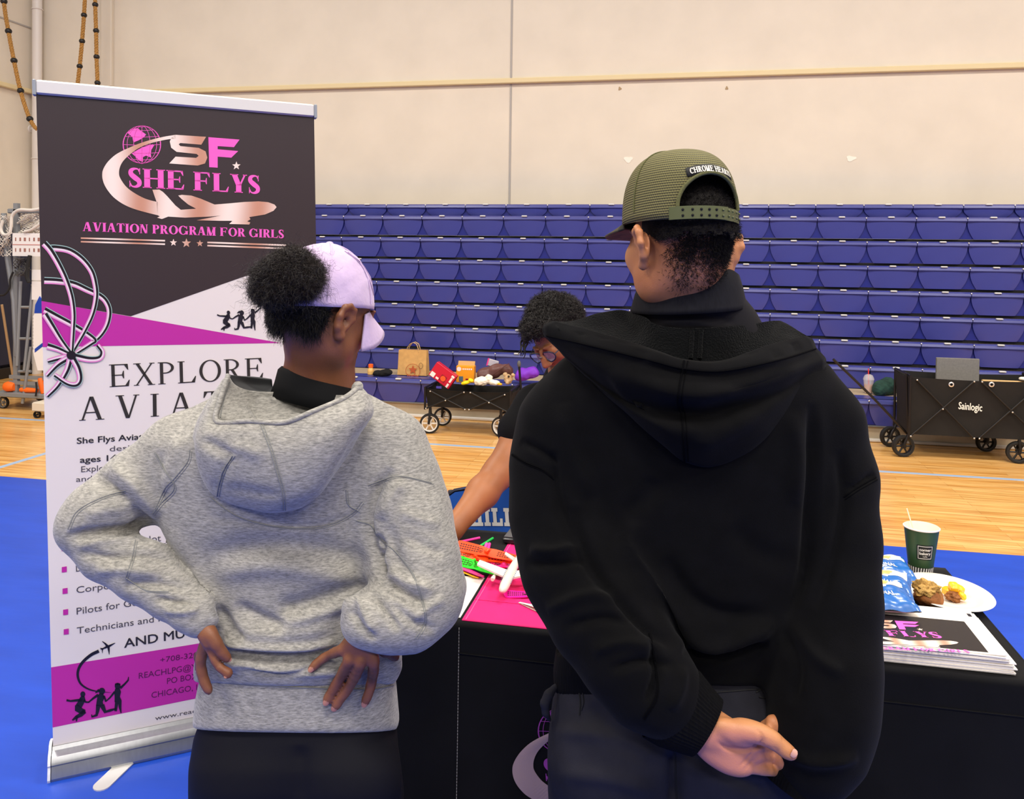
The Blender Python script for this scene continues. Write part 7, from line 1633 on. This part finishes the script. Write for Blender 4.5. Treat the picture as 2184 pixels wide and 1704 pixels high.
# ================================================================== climbing ropes on the left
rope_m = mat('manila_rope', '#a6793c', .85, noise=.25, nscale=60); bead_m = mat('black_bead', '#1d1a19', .45)
def rope(path, beads, r, br, label):
    P = crom(path, 14); ln = np.concatenate([[0], np.cumsum(np.linalg.norm(np.diff(P, axis=0), axis=1))]); n = int(ln[-1] / .010); s = np.linspace(0, ln[-1], n); C = np.stack([np.interp(s, ln, P[:, k]) for k in range(3)], 1)
    t = thing('climbing_rope', P[-1], label, 'rope', 'climbing ropes in the left corner'); T = np.gradient(C, axis=0); T /= np.linalg.norm(T, axis=1)[:, None]; u = np.cross(T, (0, 1., 0)); u /= np.linalg.norm(u, axis=1)[:, None]; w = np.cross(T, u); mb = MB()
    for k in range(3):
        a = s / .016 * 1.0 + 2.0944 * k; mb.tube(C + (np.cos(a)[:, None] * u + np.sin(a)[:, None] * w) * r * .55, r * .62, 6)
    obj('rope_strands', mb, rope_m, t)
    for b in beads:
        i = int(np.argmin(np.abs(C[:, 2] - b))); obj('bead', MB().ball(C[i], (br, br, br * .92), 10), bead_m, t)
RY = 9.0
def ry(L, Y): return [onY(x, y, Y) for x, y in L]
rope(ry([(-2, -140), (8, 0), (18, 66), (30, 130), (44, 194), (60, 245), (72, 268), (80, 276)], 8.7), [onY(x, y, 8.7)[2] for x, y in ((12, 2), (18, 66), (30, 130), (44, 194), (67, 254))], .022, .040, 'brown climbing rope with black beads swept left to the wall hook')
rope(ry([(186, -140), (181, 0), (175, 88), (170, 141), (163, 205), (160, 260)], RY), [onY(x, y, RY)[2] for x, y in ((180, 33), (175, 88), (170, 141), (165, 196))], .022, .036, 'brown climbing rope with black beads, left of the hanging pair')
rope(ry([(202, -140), (203, 0), (205, 66), (206, 122), (208, 176), (209, 260)], RY), [onY(x, y, RY)[2] for x, y in ((203, 10), (205, 66), (206, 122), (208, 176), (209, 232))], .022, .036, 'brown climbing rope with black beads, right of the hanging pair')
c = onX(66, 275, XL); t = thing('wall_hook', c, 'small white rope hook on the wall beside the corner pipe', 'hook'); obj('hook_plate', MB().lathe([(.001, .012), (.05, .012), (.055, 0)], c, 18, rotm('Y', 90)), pipe_m, t); obj('hook_arm', MB().tube([c, c + np.array([.09, -.02, .0]), c + np.array([.14, -.03, .03])], .018, 8), pipe_m, t)

# ================================================================== equipment rack at the left edge
RKY = 7.35
def rk(px, py, Y=RKY): return onY(px, py, Y)
rack = thing('equipment_rack', (rk(55, 880)[0], RKY + .2, 0), 'grey wheeled sports equipment rack hung with nets at the left', 'rack'); rkm = mat('rack_grey', '#8b8e90', .45, metal=.3)
xA, xB = rk(32, 700)[0], rk(100, 700)[0]
for (x, nm) in ((xA + .02, 0), (xB + .06, 1)):
    for y in (RKY, RKY + .5): obj('post', MB().box((x, y, 1.16), (.05, .04, 1.98)), rkm, rack, False)
obj('base_frame', MB().box(((xA + xB) / 2 + .06, RKY + .25, .155), (xB - xA + .55, .62, .05), bevel=.008), rkm, rack)
for k, (x, y) in enumerate(((xA - .14, RKY), (xA - .14, RKY + .5), (xB + .26, RKY), (xB + .26, RKY + .5))):
    wheel(rack, np.array([x, y, .062]), .062, .03, mat('caster_grey', '#6f6d6a', .5), 5)
for z in (.28, .34): obj('cross_bar', MB().box(((xA + xB) / 2, RKY - .01, z), (xB - xA + .1, .03, .035)), rkm, rack, False)
zt = rk(60, 450)[2]
for y in (RKY, RKY + .5): obj('top_bar', MB().box(((xA + xB) / 2, y, zt), (xB - xA + .16, .04, .05), bevel=.008), rkm, rack)
obj('side_rail', MB().tube([rk(8, 455), rk(12, 520), rk(30, 640), rk(36, 760)], .028, 8), rkm, rack)
for (a, b) in (((44, 600), (36, 780)), ((70, 610), (52, 790)), ((66, 740), (48, 860))): obj('strut', MB().tube([rk(a[0], a[1], RKY - .03), rk(b[0], b[1], RKY - .03)], .016, 8), rkm, rack)
for py in (655, 722, 792): obj('rung', MB().tube([rk(40, py, RKY - .02), rk(66, py, RKY - .02)], .014, 8), rkm, rack)
# nets and cord
net_m = mat('net_white', '#d8d1c6', .8); g = np.random.default_rng(12)
def netpiece(px0, py0, px1, py1, Y, label, seed, n=11, m=9, sag=.03, r=.004, mm=net_m):
    g = np.random.default_rng(seed); mb = MB(); A = np.array([[onY(px0 + (px1 - px0) * j / m, py0 + (py1 - py0) * i / n, Y + .05 * math.sin(i * .9 + j * .7 + seed)) + g.normal(size=3) * .008 for j in range(m + 1)] for i in range(n + 1)])
    for i in range(n + 1):
        for j in range(m + 1):
            if i < n and j < m: mb.tube([A[i, j], A[i + 1, j + 1]], r, 4)
            if i < n and j > 0: mb.tube([A[i, j], A[i + 1, j - 1]], r, 4)
    return tag(obj('sports_net', mb, mm), label, 'net', 'nets on the equipment rack')
netpiece(36, 455, 96, 500, RKY + .02, 'white square mesh net across the top of the rack', 1)
netpiece(-8, 460, 24, 545, RKY - .04, 'bunched white net at the left edge of the rack', 2, 12, 6)
netpiece(30, 550, 62, 590, RKY - .06, 'dark bunched net below the white charts', 3, 8, 6, mm=mat('net_dark', '#4b4a48', .8))
def cord(L, Y, r, m, label, cat='cord', n=8):
    o = obj('net_cord', MB().tube(crom([onY(x, y, Y) for x, y in L], n), r, 8), m); return tag(o, label, cat)
cord([(100, 442), (70, 448), (40, 448), (26, 460), (24, 480), (20, 498), (8, 500), (2, 488), (6, 470)], RKY - .08, .016, net_m, 'thick white net rope looping over the top left of the rack', 'rope')
cord([(100, 462), (84, 478), (66, 490), (52, 494)], RKY - .08, .014, net_m, 'white rope sloping across the net at the top of the rack', 'rope')
cord([(64, 545), (60, 565), (58, 590), (62, 602)], RKY - .10, .020, mat('strap_black', '#1d1c1c', .8), 'black strap hanging below the white charts', 'strap')
cord([(0, 630), (10, 628), (20, 615), (22, 595), (28, 580)], RKY - .05, .010, mat('strap_black', '#1d1c1c'), 'thin black cord looping at the left edge of the rack')
# charts
c0_, c1_ = rk(27, 497, RKY - .07), rk(105, 547, RKY - .07); t = thing('wall_chart', ((c0_[0] + c1_[0]) / 2, RKY - .07, c1_[2]), 'white exercise chart clipped across the upper rack', 'chart'); obj('chart_sheet', MB().box(((c0_[0] + c1_[0]) / 2, RKY - .07, (c0_[2] + c1_[2]) / 2), (c1_[0] - c0_[0], .006, c0_[2] - c1_[2])), mat('chart_white', '#e8e3de', .5), t, False)
lg = MB(); cx_, cz_ = (c0_[0] + c1_[0]) / 2, (c0_[2] + c1_[2]) / 2
for k in range(6):
    for s in (-1, 1): lg.box((c0_[0] + .04 + .055 * k, RKY - .0745, cz_ + s * .055), (.012 + .006 * (k % 3), .002, .035))
obj('chart_figure', lg, mat('chart_brown', '#9a6a5e', .6), t, False)['kind'] = 'stuff'; obj('chart_rule', MB().box((cx_, RKY - .0745, cz_), (c1_[0] - c0_[0], .002, .008)), mat('chart_red', '#c98a80', .6), t, False)
for k, (py0, py1, lab) in enumerate(((575, 598, 'small white card on the rack below the chart'), (600, 640, 'white paper sheet on the rack above the blue and white saw'))):
    a, b = rk(68, py0, RKY - .05), rk(98, py1, RKY - .05); tag(obj('paper_card', MB().box(((a[0] + b[0]) / 2, RKY - .05, (a[2] + b[2]) / 2), (b[0] - a[0], .005, a[2] - b[2])), mat('chart_white', '#e8e3de'), smooth=False), lab, 'paper')
# saw shaped board, blue at the ends
L = [(86, 632), (74, 660), (72, 690), (72, 740), (76, 760), (84, 800), (92, 800), (92, 700), (90, 640)]; P = [rk(x, y, RKY - .06) for x, y in L]
for k in range(10): pass
t = thing('toothed_board', (P[0][0], RKY - .06, P[5][2]), 'white board with a toothed edge and blue ends on the rack', 'board')
Q = [rk(72, 660 + 1.5 * k, RKY - .06) for k in range(0)]; te = []
for k in range(22): te.append(rk(72 - (2.2 if k % 2 else 0), 672 + 3.6 * k, RKY - .06))
obj('board_body', MB().prism([rk(74, 668, RKY - .06)] + te + [rk(80, 790, RKY - .06), rk(92, 790, RKY - .06), rk(92, 668, RKY - .06)], (0, .012, 0)), mat('board_white', '#e9e6e2', .5), t, False); bl_ = mat('board_blue', '#2145a8', .5)
obj('blue_tip', MB().prism([rk(84, 632, RKY - .062), rk(75, 650, RKY - .062), rk(73, 668, RKY - .062), rk(92, 668, RKY - .062), rk(90, 640, RKY - .062)], (0, .014, 0)), bl_, t, False); obj('blue_stripe', MB().prism([rk(74, 744, RKY - .0625), rk(74, 752, RKY - .0625), rk(92, 738, RKY - .0625), rk(92, 730, RKY - .0625)], (0, .014, 0)), bl_, t, False)
# orange clamps on the base, a broom handle
og = mat('safety_orange', '#ee6a1a', .5)
for k, (a, b, r, lab) in enumerate((((12, 838), (32, 836), .055, 'fat orange roll at the left end of the rack base'), ((44, 845), (80, 842), .028, 'orange strap lying along the middle of the rack base'), ((86, 822), (92, 842), .030, 'orange clamp upright at the right of the rack base'))):
    p, q = rk(a[0], a[1], RKY - .02), rk(b[0], b[1], RKY - .02); z = .182 + r
    if k < 2: p[2] = q[2] = z
    else: q[2] = .183; p[2] = .183 + .16
    o = obj(('orange_roll', 'orange_strap', 'orange_clamp')[k], MB().tube([p, p + (q - p) * .3, p + (q - p) * .7, q], [r * .8, r, r * .9, r * .7], 12), og); tag(o, lab, 'gym gear')
cord([(77, 815), (78, 830), (76, 845)], RKY - .08, .009, mat('strap_black', '#1d1c1c'), 'short black chain hanging over the orange strap', 'chain')
p0, p1 = onY(4, 650, 7.9), onz(33, 838, .0); p1[2] = .003; tag(obj('broom_handle', MB().tube([p1, p0], .014, 10), mat('broom_wood', '#b8956c', .6)), 'pale wooden broom handle leaning left of the rack', 'broom')
c = onz(85, 892); t = thing('floor_box', (c[0] + .02, c[1] + .08, 0), 'low cream wheeled box in front of the rack', 'trolley'); obj('box', MB().box((c[0] + .10, c[1] + .1, .115), (.34, .26, .09), bevel=.01), mat('cream_box', '#d6cbb8', .5), t); 
for k, (dx, dy) in enumerate(((-.03, 0), (.24, 0), (-.03, .2), (.24, .2))): wheel(t, np.array([c[0] + dx, c[1] + dy, .036]), .036, .03, tyre_m, 4)

# ================================================================== person leaning over the far side of the table
sk3 = skin('brown_skin', '#8a5534', '#a0663f', 8); bp = g2w((.62, 3.08, 0)); pers = thing('person', bp, 'person in a black tee and glasses leaning over the far side of the table', 'person')
B = SDF(); hc3 = atg(1192, 722, 2.86); f3 = np.array([-.52, -.62, -.62]); H3 = axes(f3, (-.05, .2, 1)); nb3 = atg(1230, 800, 3.0); L3 = head_sdf(B, hc3, H3, 1.0, True, (atg(1212, 770, 2.96), .055, nb3))
sh = [atg(1150, 872, 2.93), atg(1330, 872, 2.97)]; pel = np.array([.60, 3.15, .95])
B.cap([nb3, (nb3 + pel) / 2, pel], [.10, .12, .13], .06); B.cap([sh[0], sh[1]], [.065, .065], .06)
elb = atg(1062, 1010, 2.78); wri = atg(966, 1128, 2.60); B.cap([sh[0], atg(1105, 935, 2.87), elb], [.062, .056, .050], .03); B.cap([elb, elb + (wri - elb) * .35, wri], [.049, .050, .034], .03)
hd = atg(950, 1152, 2.585); B.cap([wri, hd], [.032, .030], .02)
for k in range(4):
    a = math.radians(-38 + 20 * k); v = np.array([-.75 * math.cos(a), -.6 * math.cos(a) + .75 * math.sin(a), 0]); v = v / np.linalg.norm(v); p = hd + v * .03 + np.array([0, 0, -.012]); B.cap([p, p + v * .045 + np.array([0, 0, -.01]), p + v * .075 + np.array([0, 0, -.022])], [.0105, .0095, .008], .006)
v = np.array([.1, -.99, 0]); B.cap([wri + (hd - wri) * .5, hd + v * .035, hd + v * .06 + np.array([0, 0, -.012])], [.013, .011, .009], .006)
B.cap([sh[1], atg(1370, 990, 2.95), atg(1360, 1120, 2.72)], [.062, .05, .034], .03); h2 = atg(1352, 1150, 2.64); B.cap([atg(1360, 1120, 2.72), h2], [.031, .029], .01)
for k in range(4):
    v = unit(np.array([-.30 + .17 * k, -.62, -.55])); p = h2 + v * .02 + np.array([-.020 + .0135 * k, 0, 0]); B.cap([p, p + v * .04, p + v * .062 + np.array([0, .012, -.012]), p + v * .07 + np.array([0, .030, -.024])], [.0105, .0095, .009, .008], .005)
v = unit(np.array([-.8, -.3, -.35])); B.cap([h2 + v * .012, h2 + v * .045, h2 + v * .06 + np.array([.004, -.012, -.012])], [.012, .011, .009], .006)
for s in (-1, 1): B.cap([pel + np.array([s * .09, 0, -.05]), np.array([.62 + s * .10, 3.12, .5]), np.array([.62 + s * .11, 3.16, .07])], [.09, .062, .042], .04); B.cap([(.62 + s * .11, 3.15, .05), (.62 + s * .12, 3.02, .04)], [.036, .03], .02)
V3, F3 = B.mesh(.0045); gobj('body', V3, F3, sk3, pers)
T = SDF(); T.cap([nb3 + np.array([0, .03, -.05]), (nb3 + pel) / 2, pel], [.13, .148, .155], .06); T.cap([sh[0], sh[1]], [.088, .088], .06); T.cap([sh[0], atg(1108, 918, 2.88)], [.088, .080], .03); T.cap([sh[1], atg(1372, 920, 2.96)], [.086, .08], .03)
Vt, Ft = T.mesh(.008); gobj('tee_shirt', wrinkle(Vt, Ft, .004, 12, 4), Ft, mat('black_tee', '#0b0b0d', .9, spec=.15), pers)
T = SDF(); T.ell(pel + np.array([0, 0, -.02]), (.165, .135, .12), None, .04)
for s in (-1, 1): T.cap([pel + np.array([s * .09, 0, -.08]), np.array([.62 + s * .10, 3.12, .5]), np.array([.62 + s * .11, 3.16, .09])], [.11, .085, .07], .04)
Vt, Ft = T.mesh(.01); gobj('trousers', Vt, Ft, mat('dark_trousers', '#16171c', .9), pers)
for s in (-1, 1):
    S = SDF(); S.cap([(.62 + s * .11, 3.17, .055), (.62 + s * .12, 3.01, .045)], [.048, .042], .02); Vs, Fs = S.mesh(.008); Vs[:, 2] = np.maximum(Vs[:, 2], .0095); gobj('shoe', Vs, Fs, mat('black_shoe', '#1a1a1c'), pers)
S = SDF(); S.ell(L3((0, -.03, .05)), (.088, .105, .088), H3, .02); S.ell(L3((-.01, .05, .10)), (.07, .05, .035), H3, .03); S.ell(L3((0, -.02, .125)), (.05, .05, .03), H3, .03); S.ell(L3((-.03, -.04, .135)), (.025, .025, .022), H3, .015)
Vh, Fh = S.mesh(.006); lc = (Vh - hc3) @ H3; cv = (lc[:, 2] > .078 - .9 * np.clip(-lc[:, 1] + .045, 0, .2)) & ~((np.abs(lc[:, 0]) > .06) & (lc[:, 1] > -.05) & (lc[:, 2] < .03)); N3 = vnormals(Vh, Fh); ho3 = gobj('hair', wrinkle(Vh, Fh, .004, 70, 3), Fh, hair_m, pers, keep=cv); i = np.nonzero(cv)[0]
o = curls(Vh[i], N3[i], 6500, .022, .0010, 4, ho3, mat('dark_curl', '#17110d', .5, spec=.4), 'hair_curls', 1.0, .1, 6, .8, (250, 480)); o['kind'] = 'stuff'
fr_ = np.nonzero(cv & (lc[:, 1] > .02) & (lc[:, 2] < .10) & (lc[:, 0] > .03))[0]
g = np.random.default_rng(3)
lk_ = MB()
for k in range(9):
    s = Vh[fr_[g.integers(0, len(fr_))]]; d0 = H3[:, 1] * .02 - np.array([0, 0, .01]); P = [s]; a = g.uniform(0, 6)
    for j in range(7): P.append(P[-1] + H3[:, 1] * .004 - np.array([0, 0, .0075]) + H3[:, 0] * .004 * math.cos(a + 1.6 * j) + H3[:, 2] * .004 * math.sin(a + 1.6 * j))
    lk_.tube(g2w(np.array(P)), np.linspace(.0045, .0015, 8), 5)
o = obj('hair_lock', lk_, hair_m, ho3); o['kind'] = 'stuff'
# glasses
gm = mat('navy_frame', '#141a33', .3); gl = thing('glasses', g2w(L3((0, .11, .012))), 'navy framed glasses worn by the person behind the table', 'glasses')
for s in (-1, 1):
    rim_ = [L3((s * .033 + .026 * math.cos(a), .112 - .010 * abs(math.cos(a)) , .010 + .021 * math.sin(a))) for a in np.linspace(0, 6.2832, 30)]; obj('rim', MB().tube(g2w(np.array(rim_)), .0022, 6), gm, gl); obj('lens', MB().poly(g2w(np.array(rim_[:-1]))), mat('lens_glass', '#b9c4e6', .08, alpha=.3, spec=.5), gl, False); obj('temple', MB().tube(g2w(np.array([L3((s * .060, .104, .014)), L3((s * .077, .06, .014)), L3((s * .080, -.02, .010))])), .002, 6), gm, gl)
obj('bridge', MB().tube(g2w(np.array([L3((-.009, .115, .014)), L3((0, .118, .017)), L3((.009, .115, .014))])), .002, 6), gm, gl)
